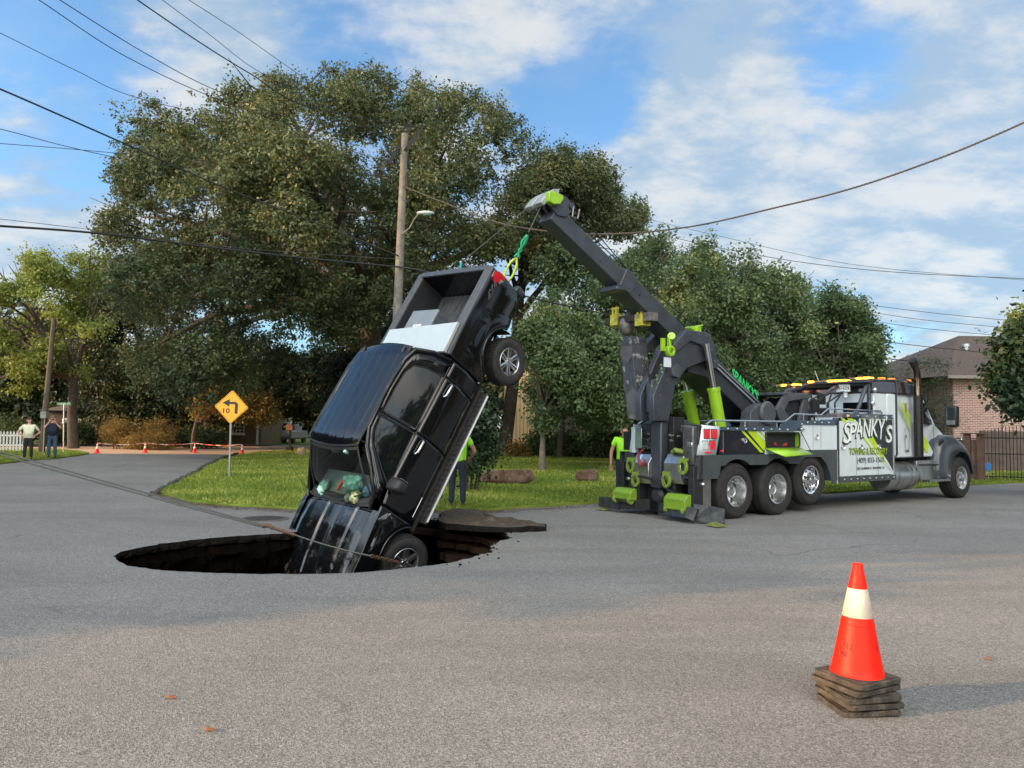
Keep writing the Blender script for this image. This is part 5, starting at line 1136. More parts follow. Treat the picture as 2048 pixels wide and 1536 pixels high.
# hoses, chains and control gear
b = MB(); rgk = random.Random(3)
for k in range(26):
    px = rgk.uniform(1284, 1340); py = rgk.uniform(866, 905); y, z = tx_(px, py, RX+.1); b.tube([(RX+.1, y, z), (RX-.02, y+rgk.uniform(-.1, .1), z-rgk.uniform(.0, .08)), (RX+.15, y+rgk.uniform(-.18, .18), z-rgk.uniform(.05, .2))], .016, 5)
b.build('hoses', mat('hose_black', (.03, .03, .033), .5), Wk)
for k in range(16):
    px = rgk.choice((1290, 1300, 1345, 1352, 1362)); py = rgk.uniform(866, 900); y, z = tx_(px+rgk.uniform(-5, 5), py, RX); MB().cyl((RX, y, z), (RX-.06, y, z), .018, n=8).build('valve', worn, Wk)
b = MB(); y, z = tx_(1300, 940, RX); b.tube([(RX-.1, y+.3, z-.35), (RX-.2, y+.1, z-.12), (RX-.2, y-.3, z-.15), (RX-.1, y-.75, z-.42)], .028, 8); b.build('cross_hose', dark, Wk)
# outrigger legs: black posts, lime stabiliser feet, spade blades
def spade(px0, px1, pyt, pyb, blade, sg):
    y0, zt = tx_(px1, pyt, RX-.30); y1, zb = tx_(px0, pyb, RX-.30)
    b = MB(); b.prism([(RX-.32, zb+.05), (RX-.32, zt-.08), (RX-.22, zt), (RX-.02, zt), (RX-.02, zb+.02)], y0, y1, 'y'); f = b.build('stabiliser_foot', limeft, Wk, bevel=.015)
    for yy in (y0+.05, y1-.05): MB().lathe([(0, -.03), (.075, -.03), (.075, .03), (0, .03)], o=(RX-.27, yy, zb+.04), axis='y', n=16).build('foot_wheel', limeold, f); b = MB(); b.cyl((RX-.27, y0+.05, zb+.02), (RX-.27, y1-.05, zb+.02), .028, n=10); b.build('foot_axle', worn, f)
    b = MB(); b.box(RX-.15, RX+.1, y0-.06, y0+.08, zb, 1.0); b.box(RX-.1, RX+.1, y1-.08, y1+.02, zb+.1, 1.0); b.build('stabiliser_leg', dark, Wk, bevel=.01)
    b = MB()
    for pl in blade: vs = [(x, y, z) for x, y, z in pl]; b.add(vs, [tuple(range(len(vs)))])
    b.build('spade_blade', mat('blade_steel', (.05, .052, .055), .45, .6, var=.4, vs=10), Wk, solid=.035, smooth=0)
    return y0, y1, zb
def G(px, py, x, z=None): y, zz = tx_(px, py, x); return (x, y, zz if z is None else z)
spade(1328, 1371, 991, 1022, [[G(1318, 1005, RX-.30), G(1318, 1030, RX-.30), G(1372, 1036, RX-.35), G(1388, 1042, RX-.30), G(1396, 1018, RX-.2), G(1372, 1012, RX-.25)], [G(1388, 1008, RX-.18), G(1388, 1040, RX-.22), G(1448, 1048, RX-.05, .02), G(1450, 1018, RX+.0), G(1420, 1012, RX-.05)]], -1)
spade(1226, 1262, 978, 1001, [[G(1200, 994, RX-.25), G(1198, 1012, RX-.28), G(1238, 1020, RX-.25), G(1242, 996, RX-.2)], [G(1236, 998, RX-.2), G(1236, 1018, RX-.22), G(1300, 1020, RX-.1), G(1300, 998, RX-.1)]], 1)
b = MB(); 
for (px, py) in ((1430, 1040), (1208, 1012)): y, z = tx_(px, py, RX-.2); b.add([(RX-.35, y+.12, .02), (RX-.35, y-.18, .015), (RX-.1, y-.2, .02), (RX-.1, y+.1, .02), (RX-.2, y, .09)], [(0, 1, 4), (1, 2, 4), (2, 3, 4), (3, 0, 4), (0, 3, 2, 1)])
b.build('ground_claw', mat('claw_worn', (.16, .18, .05), .6, .3, var=.5, vs=14), Wk, smooth=0)
# folded underlift (stinger) standing up at the tail
def wpx(pts, y): return [t_(a, c, y) for a, c in pts]
XC = -1.30
def colm(name, pys, m, x0, x1, **k):   # column from list of (py, pxl, pxr) on plane x0, depth to x1
    b = MB(); n = len(pys); L_ = [tx_(l, p, x0) for p, l, r in pys]; R_ = [tx_(r, p, x0) for p, l, r in pys]
    vs = [(x0, a[0], a[1]) for a in L_]+[(x0, a[0], a[1]) for a in R_]+[(x1, a[0], a[1]) for a in L_]+[(x1, a[0], a[1]) for a in R_]
    fs = []
    for i in range(n-1): fs += [(i, i+1, n+i+1, n+i), (2*n+i, 3*n+i, 3*n+i+1, 2*n+i+1), (i, 2*n+i, 2*n+i+1, i+1), (n+i, n+i+1, 3*n+i+1, 3*n+i)]
    fs += [(0, n, 3*n, 2*n), (n-1, 3*n-1, 4*n-1, 2*n-1)]; b.add(vs, fs); return b.build(name, m, Wk, **k)
colm('underlift_arm', [(672, 1249, 1262), (690, 1240, 1263), (760, 1246, 1270), (836, 1255, 1281)], mat('scraped_grey', (.06, .066, .08), .5, .1, var=.3, vs=5, col2=(.30, .29, .29), mask=(.56, .60), ms=6), XC, XC+.42, bevel=.01, smooth=0)
colm('underlift_plate', [(692, 1241, 1264), (712, 1241, 1264), (726, 1253, 1256)], mat('plate_grey', (.13, .12, .125), .5, .4, var=.2), XC-.02, XC-.005, smooth=0)
colm('underlift_plate', [(776, 1264, 1266), (790, 1252, 1278), (824, 1255, 1280)], mat('plate_grey2', (.15, .15, .16), .45, .4, var=.15), XC-.02, XC-.005, smooth=0)
colm('underlift_foot', [(825, 1256, 1282), (838, 1257, 1284)], worn, XC-.03, XC+.3, smooth=0)
b = MB(); y, z = tx_(1246, 650, XC); 
b.sph((XC+.1, y, z), (.16, .15, .22), 16); b.build('underlift_knuckle', worn, Wk)
b = MB(); ya, za = tx_(1210, 642, XC); yb, zb = tx_(1299, 633, XC); b.box(XC-.02, XC+.13, yb, ya, (za+zb)/2-.07, (za+zb)/2+.07); cbr = b.build('lift_crossbar', mat('bar_dark', (.045, .04, .038), .6, .4, var=.3, vs=9), Wk, bevel=.008)
yel2 = mat('worn_yellow', (.50, .46, .04), .55, var=.3, vs=9, col2=(.2, .13, .08), mask=(.52, .62), ms=8)
for px, w in ((1229, .10), (1279, .10)):
    y, z = tx_(px, 640, XC-.03); b = MB(); b.box(XC-.06, XC+.17, y-w, y+w, z-.11, z+.11); b.box(XC-.04, XC+.02, y-.07, y-.03, z+.11, z+.26); b.box(XC-.04, XC+.02, y+.03, y+.07, z+.11, z+.26); b.cyl((XC-.01, y-.08, z+.22), (XC-.01, y+.08, z+.22), .03, n=8); b.build('fork_holder', yel2, cbr)
y, z = tx_(1294, 633, XC-.03); MB().box(XC-.05, XC+.17, y-.09, y+.09, z-.08, z+.08).build('end_sleeve', worn, cbr)
# mast / boom support : slanted plates
for y in (-.46, -.12):
    b = MB(); b.prism(wpx([(1350, 690), (1392, 664), (1421, 668), (1428, 715), (1374, 736), (1351, 770), (1338, 842), (1308, 842), (1307, 790), (1330, 738)], -.46), y, y+.14, 'y'); b.build('mast_plate', dgrey, Wk, bevel=.012)
b = MB(); b.prism(wpx([(1352, 700), (1415, 680), (1420, 716), (1372, 745), (1356, 775), (1338, 775), (1335, 745)], -.46), -.33, -.11, 'y'); b.build('mast_core', dark, Wk)
b = MB(); b.prism(wpx([(1342, 738), (1352, 728), (1362, 738), (1356, 756), (1344, 752)], -.5), -.53, -.46, 'y'); b.build('mast_box', dgrey2, Wk, bevel=.008)
b = MB(); b.prism([(-.98, 1.25), (-.98, 1.75), (-.7, 1.85), (.0, 1.75), (.2, 1.6), (.2, 1.25)], -.40, .30, 'y'); b.build('mast_base', dgrey, Wk, bevel=.02)

# saddle over the pivot + dark fairing
b = MB(); b.prism(wpx([(1345, 690), (1372, 660), (1412, 664), (1428, 690), (1436, 735), (1424, 738), (1402, 690), (1380, 682), (1352, 704)], -.5), -.52, -.36, 'y'); b.prism(wpx([(1345, 690), (1372, 660), (1412, 664), (1428, 690), (1436, 735), (1424, 738), (1402, 690), (1380, 682), (1352, 704)], -.5), .28, .44, 'y')
b.build('boom_saddle', dgrey, Wk, bevel=.015)
# boom (outer and inner box sections)
u = Vector((-.865, 0, .502)); nrm = Vector((.502, 0, .865))
def boombox(x0z0, x1z1, h, w, name, m, **k):
    a = Vector((x0z0[0], 0, x0z0[1])); c = Vector((x1z1[0], 0, x1z1[1])); d = (c-a).normalized(); nn = Vector((-d.z, 0, d.x)); nn = nn if nn.z > 0 else -nn
    b = MB(); b.add([tuple(p+nn*q+Vector((0, y, 0))) for p in (a, c) for q in (0, h) for y in (-w, w)], [(0, 1, 3, 2), (4, 6, 7, 5), (0, 4, 5, 1), (2, 3, 7, 6), (0, 2, 6, 4), (1, 5, 7, 3)]); return b.build(name, m, Wk, **k)
lowA = t_(1101, 437, -.18); lowM = t_(1240, 570, -.215); lowB = t_(1352, 678, -.215)
dd = Vector((lowB[0]-lowM[0], 0, lowB[1]-lowM[1])).normalized(); heel = (lowB[0]+dd.x*3.6, lowB[1]+dd.z*3.6)
boombox(lowA, lowB, .305, .18, 'boom_inner', dgrey, bevel=.012)
bo = boombox(lowM, heel, .35, .215, 'boom_outer', dgrey, bevel=.012)
boombox((lowM[0]-.02, lowM[1]+.0), (lowM[0]+dd.x*.30, lowM[1]+dd.z*.30), .385, .238, 'boom_collar', dgrey, bevel=.015)
b = MB(); q = Vector((lowM[0], 0, lowM[1])); b.box(q.x-.10, q.x+.16, -.235, .235, q.z-.10, q.z-.02); b.build('collar_pad', dgrey, Wk, bevel=.02)
for px, py in ((1207, 521), (1283, 590)): x, z = t_(px, py, -.262); MB().lathe([(0, -.004), (.022, -.004), (.022, .004)], o=(x, -.218 if px > 1240 else -.183, z), axis='y', n=12).build('pin', dark, Wk)
# lettering on the heel of the boom
c_ = t_(1491, 772, -.22); text('lettering', "SPANKY'S", grn, bo, (c_[0], -.219, c_[1]), (-dd.x if dd.x < 0 else dd.x, 0, dd.z if dd.x > 0 else -dd.z), (.35, 0, 1), .27, width=1.02, bold=.006, shear=-.1)
b = MB(); b.prism(wpx([(1300, 762), (1318, 756), (1338, 770), (1342, 822), (1330, 826), (1318, 800), (1306, 826), (1300, 824)], -.3), -.34, -.20, 'y'); b.build('pivot_bracket', dgrey2, Wk, bevel=.01)
for k, (xa, ya, xb, yb) in enumerate(((1289, 716, 1300, 752), (1292, 720, 1290, 752), (1297, 736, 1302, 770), (1314, 756, 1318, 800))):
    A = Vector(tp(xa, ya, -.35)); B_ = Vector(tp(xb, yb, -.30)); MB().tube([A, A.lerp(B_, .4)+Vector((-.04, 0, .02)), B_], .014, 6).build('hose', mat('hose_black', (.03, .03, .033), .5), Wk, smooth=80)
for px, py in ((1352, 690), (1360, 684), (1380, 668), (1398, 668), (1412, 672), (1424, 700), (1430, 722), (1340, 760), (1326, 790), (1322, 818)):
    x, z = t_(px, py, -.53); MB().lathe([(0, -.008), (.014, -.008), (.016, 0)], o=(x, -.525 if py < 740 else -.462, z), axis='y', n=8).build('bolt', worn, Wk)
# slide rail carriage under the boom with chrome rods
b = MB(); b.prism([(-.30, 2.78), (-.36, 3.25), (-.1, 3.42), (.25, 3.25), (2.55, 1.92), (2.75, 1.55), (2.2, 1.55), (.2, 2.72)], -.34, .34, 'y'); b.build('boom_cradle', mat('cradle_dark', (.022, .025, .032), .5, var=.2), Wk, bevel=.02)
b = MB()
for y in (-.37, .37): b.cyl((.1, y, 3.14), (2.45, y, 1.80), .022, n=8); b.cyl((.16, y, 3.20), (2.52, y, 1.86), .012, n=6)
b.build('slide_rod', alum, Wk)
# lift cylinders
for (ax, ay, bx_, by, cx_, cy, y) in ((1413, 692, 1427, 777, 1440, 852, -.62), (1368, 755, 1374, 783, 1390, 852, .42)):
    A = Vector(tp(ax, ay, y)); B_ = Vector(tp(bx_, by, y)); C_ = Vector(tp(cx_, cy, y)); d = (C_-B_).normalized(); C2 = C_+d*.3
    b = MB(); b.cyl(A-d*.05, B_+d*.1, .052, n=16); cyl_ = b.build('cylinder_rod', chrome, Wk)
    b = MB(); b.cyl(B_, C2, .118, n=24); b.build('lift_cylinder', lime, Wk)
    b = MB(); b.cyl(B_-d*.01, B_+d*.05, .13, n=24); b.build('cylinder_collar', lime, Wk)
# lime brackets and snatch blocks around the pivot
b = MB(); b.prism(wpx([(1392, 655), (1399, 650), (1403, 668), (1391, 668)], -.3), -.32, -.24, 'y'); b.prism(wpx([(1372, 656), (1396, 650), (1396, 653), (1374, 661)], -.1), -.24, .16, 'y'); b.build('cable_guide', lime, Wk, bevel=.005)
x, z = t_(1328, 703, -.45); b = MB(); b.lathe([(.05, -.05), (.10, -.05), (.11, 0), (.10, .05), (.05, .05)], o=(x, -.6, z), axis='y', n=20, closed=True); b.cyl((x-.02, -.66, z+.28), (x+.12, -.5, z+.22), .075, n=14); b.box(x-.06, x, -.64, -.58, z, z+.3); b.box(x-.26, x-.18, -.66, -.60, z-.02, z+.22); sb_ = b.build('snatch_block', lime, None, bevel=.006); sb_.matrix_world = WM; tag(sb_, 'lime green snatch block hanging left of the boom pivot of the wrecker', 'pulley block')
x, z = t_(1327, 724, -.5); MB().box(x-.08, x+.10, -.60, -.58, z-.10, z+.08).build('notice', wht, Wk)
b = MB(); 
for k in range(7): px = 1322-3*k+(k % 3)*4; x, z = t_(px, 730+k*7, -.6); b.lathe([(.012, -.006), (.022, -.006), (.022, .006), (.012, .006)], o=(x, -.6, z), axis='y' if k % 2 else 'x', n=10, closed=True)
b.build('chain', limeold, Wk)
# boom head: sheaves, pale fairleads
hx, hz = t_(1108, 400, -.22)
b = MB(); b.prism([t_(a, c, -.30) for a, c in ((1095, 385), (1101, 382), (1123, 391), (1125, 398), (1118, 409), (1105, 409), (1096, 403))], -.34, -.20, 'y'); b.build('sheave_cover', lime, Wk, bevel=.012)
hp_ = [t_(a, c, 0) for a, c in ((1083, 418), (1086, 398), (1100, 388), (1118, 394), (1142, 422), (1120, 444), (1100, 440))]
hc_ = (sum(q[0] for q in hp_)/len(hp_), sum(q[1] for q in hp_)/len(hp_)); hp_ = [(hc_[0]+(a-hc_[0])*.84, hc_[1]+(c-hc_[1])*.84) for a, c in hp_]
b = MB(); b.prism(hp_, -.21, -.16, 'y'); b.prism(hp_, .16, .21, 'y'); b.prism(hp_, -.03, .03, 'y'); b.build('head_plate', dgrey, Wk, bevel=.01)
b = MB(); cx_, cz_ = t_(1104, 406, 0)
for y in (-.14, .14): b.lathe([(.03, -.05), (.13, -.05), (.11, 0), (.13, .05), (.03, .05)], o=(cx_, y, cz_), axis='y', n=24, closed=True)
b.build('sheave', worn, Wk)
cvr = mat('pale_guard', (.30, .32, .32), .4, .2, var=.15)
b = MB()
for y0 in (-.25, .03):
    prof = [(-.02, .19), (-.16, .16), (-.30, .06), (-.44, -.12), (-.36, -.17), (-.22, -.02), (-.05, .06)]
    b.prism([(cx_+a, cz_+c) for a, c in prof], y0, y0+.22, 'y')
b.build('fairlead_guard', cvr, Wk, bevel=.015)
cxx, czz = t_(1128, 418, 0); b = MB(); b.cyl((cxx, -.24, czz), (cxx, .24, czz), .062, n=18); b.build('head_roller', dgrey, Wk)
b = MB(); b.tube([(cxx-.02, -.29, czz-.03), (cxx-.06, -.31, czz-.22), (cxx+.06, -.31, czz-.24), (cxx+.12, -.29, czz-.05)], .016, 6); b.build('shackle', worn, Wk)
# boom winch line running along the top of the boom
b = MB()
for y in (-.14, .14): b.tube([(cxx+.05, y, czz+.07), tuple([t_(1260, 555, y)[0], y, t_(1260, 550, y)[1]+.05]), tuple([t_(1398, 660, y)[0], y, t_(1398, 660, y)[1]+.02]), (1.4, y, 2.95), (3.0, y, 2.16)], .010, 6)
b.build('winch_rope', cab, Wk)
# winches and heel machinery behind the cab
b = MB(); 
for y in (-.45, .12):
    b.cyl((2.95, y, 2.10), (2.95, y+.34, 2.10), .20, n=20)
    for q in (y-.02, y+.34): b.cyl((2.95, q, 2.10), (2.95, q+.03, 2.10), .30, n=24)
b.build('winch_drum', dark, Wk)
b = MB(); b.prism([(2.35, 1.75), (2.15, 2.10), (2.45, 2.42), (3.3, 2.50), (3.42, 2.40), (2.6, 2.30), (2.45, 2.1), (2.9, 1.75)], -.58, -.50, 'y'); b.prism([(2.35, 1.75), (2.15, 2.10), (2.45, 2.42), (3.3, 2.50), (3.42, 2.40), (2.6, 2.30), (2.45, 2.1), (2.9, 1.75)], .50, .58, 'y'); b.box(2.4, 3.3, -.56, .56, 2.43, 2.49)
b.prism([(2.9, 1.7), (3.2, 2.5), (3.35, 2.5), (3.35, 1.7)], -.56, -.50, 'y'); b.build('winch_guard', dgrey2, Wk, bevel=.01)
b = MB(); b.lathe([(0, -.06), (.22, -.06), (.26, 0), (.22, .06), (0, .06)], o=(1.78, -.62, 2.02), axis='y', n=24); b.prism([(1.2, 1.62), (1.28, 2.05), (1.6, 2.22), (2.0, 2.18), (2.15, 1.7)], -.6, -.35, 'y'); b.build('side_winch', dgrey2, Wk, bevel=.01)
b = MB(); rgk = random.Random(9)
for k in range(20): x = rgk.uniform(3.3, 4.3); z = rgk.uniform(1.9, 2.5); y = rgk.uniform(-.8, .8); b.box(x, x+rgk.uniform(.08, .3), y, y+rgk.uniform(.08, .3), z-.2, z+rgk.uniform(0, .12))
for k in range(14): x = rgk.uniform(3.2, 4.2); y = rgk.uniform(-.8, .8); b.tube([(x, y, 1.7), (x+rgk.uniform(-.1, .1), y, 2.3), (x+.3, y+rgk.uniform(-.3, .3), 2.5)], .02, 5)
b.build('hydraulic_gear', dark, Wk)
# light rack
b = MB()
for y in (-1.02, .92):
    b.tube([(4.45, y, 2.05), (4.80, y, 2.60), (4.95, y*.97, 2.76)], .045, 8); b.tube([(5.0, y, 2.05), (5.02, y*.98, 2.76)], .04, 8)
b.tube([(4.95, -1.0, 2.76), (4.95, .9, 2.76)], .045, 8); b.tube([(3.75, .62, 2.1), (4.2, .60, 2.62), (4.9, .58, 2.76)], .05, 8); b.tube([(3.9, -.3, 2.1), (4.3, -.3, 2.5), (4.9, -.3, 2.74)], .045, 8)
b.build('light_rack', dgrey, Wk, smooth=60)
def lightbar(x, y0, y1, z, lit, nm='light_bar'):
    b = MB(); b.box(x-.10, x+.10, y0, y1, z-.018, z+.018); lb = b.build(nm, alud, Wk, bevel=.008); n = len(lit)
    for i, on in enumerate(lit):
        a = y0+(y1-y0)*i/n; c = y0+(y1-y0)*(i+1)/n; MB().box(x-.125, x+.105, a+.015, c-.015, z+.0, z+.040).build('beacon', amber if on else mat('beacon_off', (.25, .17, .10), .15, var=.1), lb, bevel=.01)
    return lb
lightbar(4.95, -1.12, -.62, 2.87, (1, 1, 0)); lightbar(4.95, -.58, .46, 2.835, (1, 1, 1, 0, 0, 1)); lightbar(4.62, .52, 1.12, 2.76, (1, 0, 1, 0))
MB().box(4.80, 5.02, -1.1, .5, 2.79, 2.81).build('bar_mount', dgrey, Wk)
q = tx_(1687, 776, 4.9); pl = MB().box(4.88, 4.90, q[0]-.17, q[0]+.17, q[1]-.09, q[1]+.085).build('number_plate', white, Wk); text('lettering', '1R7-6224', blk, pl, (4.876, q[0], q[1]-.005), (0, -1, 0), (0, 0, 1), .12, width=.28)
MB().lathe([(0, 0), (.06, 0), (.05, .12), (.12, .14), (.12, .16), (0, .16)], o=(4.95, q[0]-.02, 2.46), n=16).build('horn', wht, Wk)
b = MB(); b.tube([(4.9, .18, 2.85), (4.85, .26, 3.12)], .005, 5); b.build('antenna', white, Wk)
# ------------------------------------------------ cab and sleeper
cabw = 1.09
sl_ = MB(); sl_.prism([(5.62, 1.10), (5.62, 2.50), (5.68, 2.56), (6.02, 2.56), (6.02, 1.10)], -cabw, cabw-.12, 'y'); sl_.build('sleeper', wht, Wk, bevel=.03)
bk_ = MB().box(5.60, 5.62, -cabw+.03, cabw-.15, 1.5, 2.50).build('back_panel', wht, Wk)
ya, za = tx_(1686, 824, 5.05); yb, zb = tx_(1745, 804, 5.05); MB().box(5.045, 5.068, yb, ya, za, zb).build('rear_window', gl, Wk, bevel=.02)
for px in (1746, 1742): pass
MB().sph((5.03, tx_(1743, 806, 5.03)[0]-.02, tx_(1743, 806, 5.03)[1]), (.05, .06, .06)).build('work_lamp', alum, Wk); MB().sph((5.03, tx_(1749, 780, 5.03)[0], tx_(1749, 780, 5.03)[1]), (.05, .06, .06)).build('work_lamp', alum, Wk)
MB().box(6.03, 6.09, -cabw-.002, cabw-.12, 1.12, 2.56).build('seam_seal', dgrey, Wk)
cabp = [(6.10, 1.06), (6.10, 2.56), (6.95, 2.60), (7.42, 2.56), (7.58, 2.44), (7.86, 1.86), (8.25, 1.80), (8.62, 1.68), (9.30, 1.46), (9.55, 1.30), (9.60, .95), (8.2, .95), (8.2, 1.15), (7.75, 1.15), (7.70, 1.06)]
cabo = MB()
zs = lambda z: 1.0 if z < 1.9 else 1.0-.12*(z-1.9)/.7
n_ = len(cabp); cabo.add([(x, -cabw*zs(z)*(1 if x < 7.9 else .86 if x < 8.5 else .72), z) for x, z in cabp]+[(x, (cabw-.12)*zs(z)*(1 if x < 7.9 else .86 if x < 8.5 else .72), z) for x, z in cabp], [tuple(range(n_)), tuple(range(2*n_-1, n_-1, -1))]+[(i, i+n_, (i+1) % n_+n_, (i+1) % n_) for i in range(n_)])
cab_ = cabo.build('cab', wht, Wk, bevel=.03)
# raised roof fairing
def fair(m): 
    b = MB(); pr = [(5.05, 2.55), (5.10, 2.83), (5.35, 2.88), (6.6, 2.90), (7.05, 2.84), (7.45, 2.60), (7.0, 2.56)]; n = len(pr)
    b.add([(x, -(cabw-.03-.10*(z-2.5)), z) for x, z in pr]+[(x, (cabw-.15-.10*(z-2.5)), z) for x, z in pr], [tuple(range(n)), tuple(range(2*n-1, n-1, -1))]+[(i, i+n, (i+1) % n+n, (i+1) % n) for i in range(n)]); return b.build('roof_fairing', m, Wk, bevel=.04)
fair(mat('smoked_panel', (.030, .022, .028), .18, coat=.5, var=.2, vs=2))
b = MB(); b.tube([(5.09, -cabw+.06, 2.85), (6.62, -cabw+.07, 2.92), (7.05, -cabw+.1, 2.86)], .022, 6); b.tube([(6.15, -cabw+.03, 2.56), (6.15, -cabw+.06, 2.9)], .022, 6); b.tube([(5.06, -cabw+.02, 2.56), (5.09, -cabw+.06, 2.85)], .022, 6); b.build('fairing_trim', dgrey, Wk)
for x in (5.75, 6.2, 6.95): MB().box(x, x+.16, -.92, -.80, 2.90, 2.96).build('cab_light', amberd, Wk, bevel=.015)
# upper sleeper wall behind (under fairing)
MB().box(5.07, 5.62, -cabw+.0, cabw-.14, 1.12, 2.55).build('sleeper_rear', wht, Wk, bevel=.02)
# side window, door lines, mirror
def tcy(y): return y
b = MB(); b.add([(7.10, -cabw*.995-.004, 1.92), (7.10, -cabw*.93-.006, 2.46), (7.40, -cabw*.93-.006, 2.46), (7.52, -cabw*.95-.006, 2.36), (7.74, -cabw*1.0-.006, 1.88), (7.55, -cabw-.006, 1.84)], [(0, 1, 2, 3, 4, 5)]); b.build('side_window', gl, cab_, solid=.008)
b = MB(); b.add([(7.64, -.82, 2.40), (7.64, .72, 2.40), (7.88, .80, 1.90), (7.88, -.90, 1.90)], [(0, 1, 2, 3)]); b.build('windscreen', gl, cab_, solid=.01)
b = MB(); 
for q in ([(7.02, 1.15), (7.02, 2.45)], [(7.80, 1.2), (7.80, 1.8)]): b.tube([(x, -cabw-.001, z) for x, z in q], .006, 5)
b.build('door_line', skirt, cab_)
b = MB(); b.box(6.42, 6.47, -cabw-.03, -cabw-.004, 2.14, 2.36); b.build('grab_handle', mat('bronze_grab', (.20, .14, .03), .4), cab_, bevel=.008)
b = MB(); b.tube([(6.42, -cabw-.01, 1.75), (6.60, -cabw-.01, 1.75), (6.60, -cabw-.01, 1.28), (6.42, -cabw-.01, 1.28), (6.42, -cabw-.01, 1.75)], .007, 6); b.build('locker_door', alud, cab_)
MB().box(6.43, 6.46, -cabw-.02, -cabw-.003, 1.52, 1.60).build('locker_latch', skirt, cab_); text('lettering', 'T880', skirt, cab_, (6.50, -cabw-.006, 1.21), (1, 0, 0), (0, 0, 1), .09, width=.2)
stripes([[(6.16, 2.42), (6.20, 2.42), (6.68, 1.90), (6.68, 1.82)], [(6.32, 2.36), (6.36, 2.38), (6.68, 2.06), (6.68, 1.98)], [(6.22, 2.26), (6.24, 2.28), (6.68, 1.76), (6.68, 1.70)]], -cabw-.002, limt, cab_)
stripes([[(6.92, 1.76), (6.92, 1.98), (7.55, 1.36), (7.50, 1.16), (7.40, 1.16)], [(6.92, 1.62), (6.92, 1.70), (7.32, 1.20), (7.26, 1.20)]], -cabw-.002, limt, cab_)
b = MB(); b.tube([(7.80, -cabw+.02, 1.96), (7.75, -1.55, 1.99)], .025, 6); b.tube([(7.86, -cabw+.05, 1.84), (7.78, -1.55, 1.90)], .022, 6); b.build('mirror_arm', dgrey, Wk)
b = MB(); b.box(7.62, 7.80, -1.72, -1.46, 1.80, 2.32); mi = b.build('side_mirror', mat('mirror_shell', (.010, .011, .012), .3), Wk, bevel=.05, segs=3); MB().box(7.612, 7.622, -1.69, -1.49, 1.86, 2.27).build('mirror_glass', mat('mirror_face', (.25, .33, .36), .05, .9), mi)
MB().box(7.606, 7.612, -1.68, -1.50, 1.86, 1.97).build('convex_glass', alum, mi)
# exhaust stack
b = MB(); b.cyl((6.78, S+.02, 1.08), (6.78, S+.02, 2.55), .105, n=20); b.build('heat_shield', mat('stack_black', (.012, .012, .013), .35, .3, var=.4, vs=14, col2=(.10, .085, .05), mask=(.62, .7), ms=12), Wk)
b = MB(); b.tube([(6.78, S+.02, 2.5), (6.78, S+.02, 2.95), (6.76, S+.02, 3.12), (6.66, S+.02, 3.28), (6.56, S+.02, 3.38)], .078, 20); b.build('exhaust_pipe', mat('dark_chrome', (.16, .13, .10), .12, 1.0, var=.2, vs=6), Wk, smooth=60)
b = MB(); b.cyl((6.66, S+.02, 3.27), (6.55, S+.02, 3.395), .092, n=20); b.build('exhaust_tip', blk, Wk)
# tank, steps
b = MB(); b.lathe([(0, 5.62), (.27, 5.62), (.33, 5.68), (.335, 5.8), (.335, 6.72), (.32, 6.80), (.26, 6.86), (0, 6.86)], o=(0, -.90, .62), axis='x', n=32); tk = b.build('fuel_tank', stain, Wk, smooth=40)
for x in (5.86, 6.42, 6.62): MB().lathe([(.337, x), (.345, x), (.345, x+.05), (.337, x+.05)], o=(0, -.90, .62), axis='x', n=32).build('tank_strap', alud, tk)
b = MB(); b.prism([(6.88, .98), (7.90, .98), (8.12, .50), (8.12, .46), (7.10, .46), (6.88, .80)], S+.12, -.72, 'y'); stp = b.build('step_box', stain, Wk, bevel=.012)
MB().box(6.98, 7.8, S+.02, S+.14, .86, .89).build('tread', dark, stp); MB().prism([(7.14, .47), (7.10, .52), (8.06, .52), (8.12, .47)], S-.06, S+.14, 'y').build('tread', alud, stp)
MB().box(5.55, 8.1, -.9, .7, 1.0, 1.12).build('under_cab', dark, Wk)
# fender over steer wheel
fgm = mat('fender_grey', (.045, .055, .07), .3, coat=.4, var=.1)
fo = [(7.70, .46), (7.70, .75), (7.72, 1.05), (7.78, 1.28), (7.92, 1.46), (8.15, 1.56), (8.45, 1.575), (8.75, 1.50), (9.02, 1.34), (9.25, 1.13), (9.40, .92), (9.47, .74), (9.47, .60)]
fi = [(8.24, .46), (8.24, .60), (8.26, .76), (8.33, .92), (8.43, 1.04), (8.57, 1.12), (8.72, 1.17), (8.90, 1.18), (9.07, 1.14), (9.21, 1.05), (9.32, .92), (9.39, .76), (9.42, .60)]
for sg in (-1, 1):
    yo = S-.02 if sg < 0 else FR+.02; n = len(fo); b = MB(); A_ = []
    for k, (ins_, dy) in enumerate(((0, 0), (.0, 0))): pass
    def sm(p, q, t): return (p[0]+(q[0]-p[0])*t, p[1]+(q[1]-p[1])*t)
    rows = [[(q[0], yo-sg*.0, q[1]) for q in fi], [(sm(q, p, .55)[0], yo+sg*.015, sm(q, p, .55)[1]) for p, q in zip(fo, fi)], [(sm(q, p, .85)[0], yo-sg*.01, sm(q, p, .85)[1]) for p, q in zip(fo, fi)], [(p[0], yo-sg*.07, p[1]) for p in fo], [(p[0], yo-sg*.30, p[1]+.04) for p in fo], [(p[0], yo-sg*.52, p[1]+.02) for p in fo]]
    b.add([v for r_ in rows for v in r_], [(k*n+i, k*n+i+1, (k+1)*n+i+1, (k+1)*n+i) for k in range(len(rows)-1) for i in range(n-1)])
    b.build('fender', fgm, Wk, solid=.02, smooth=60)
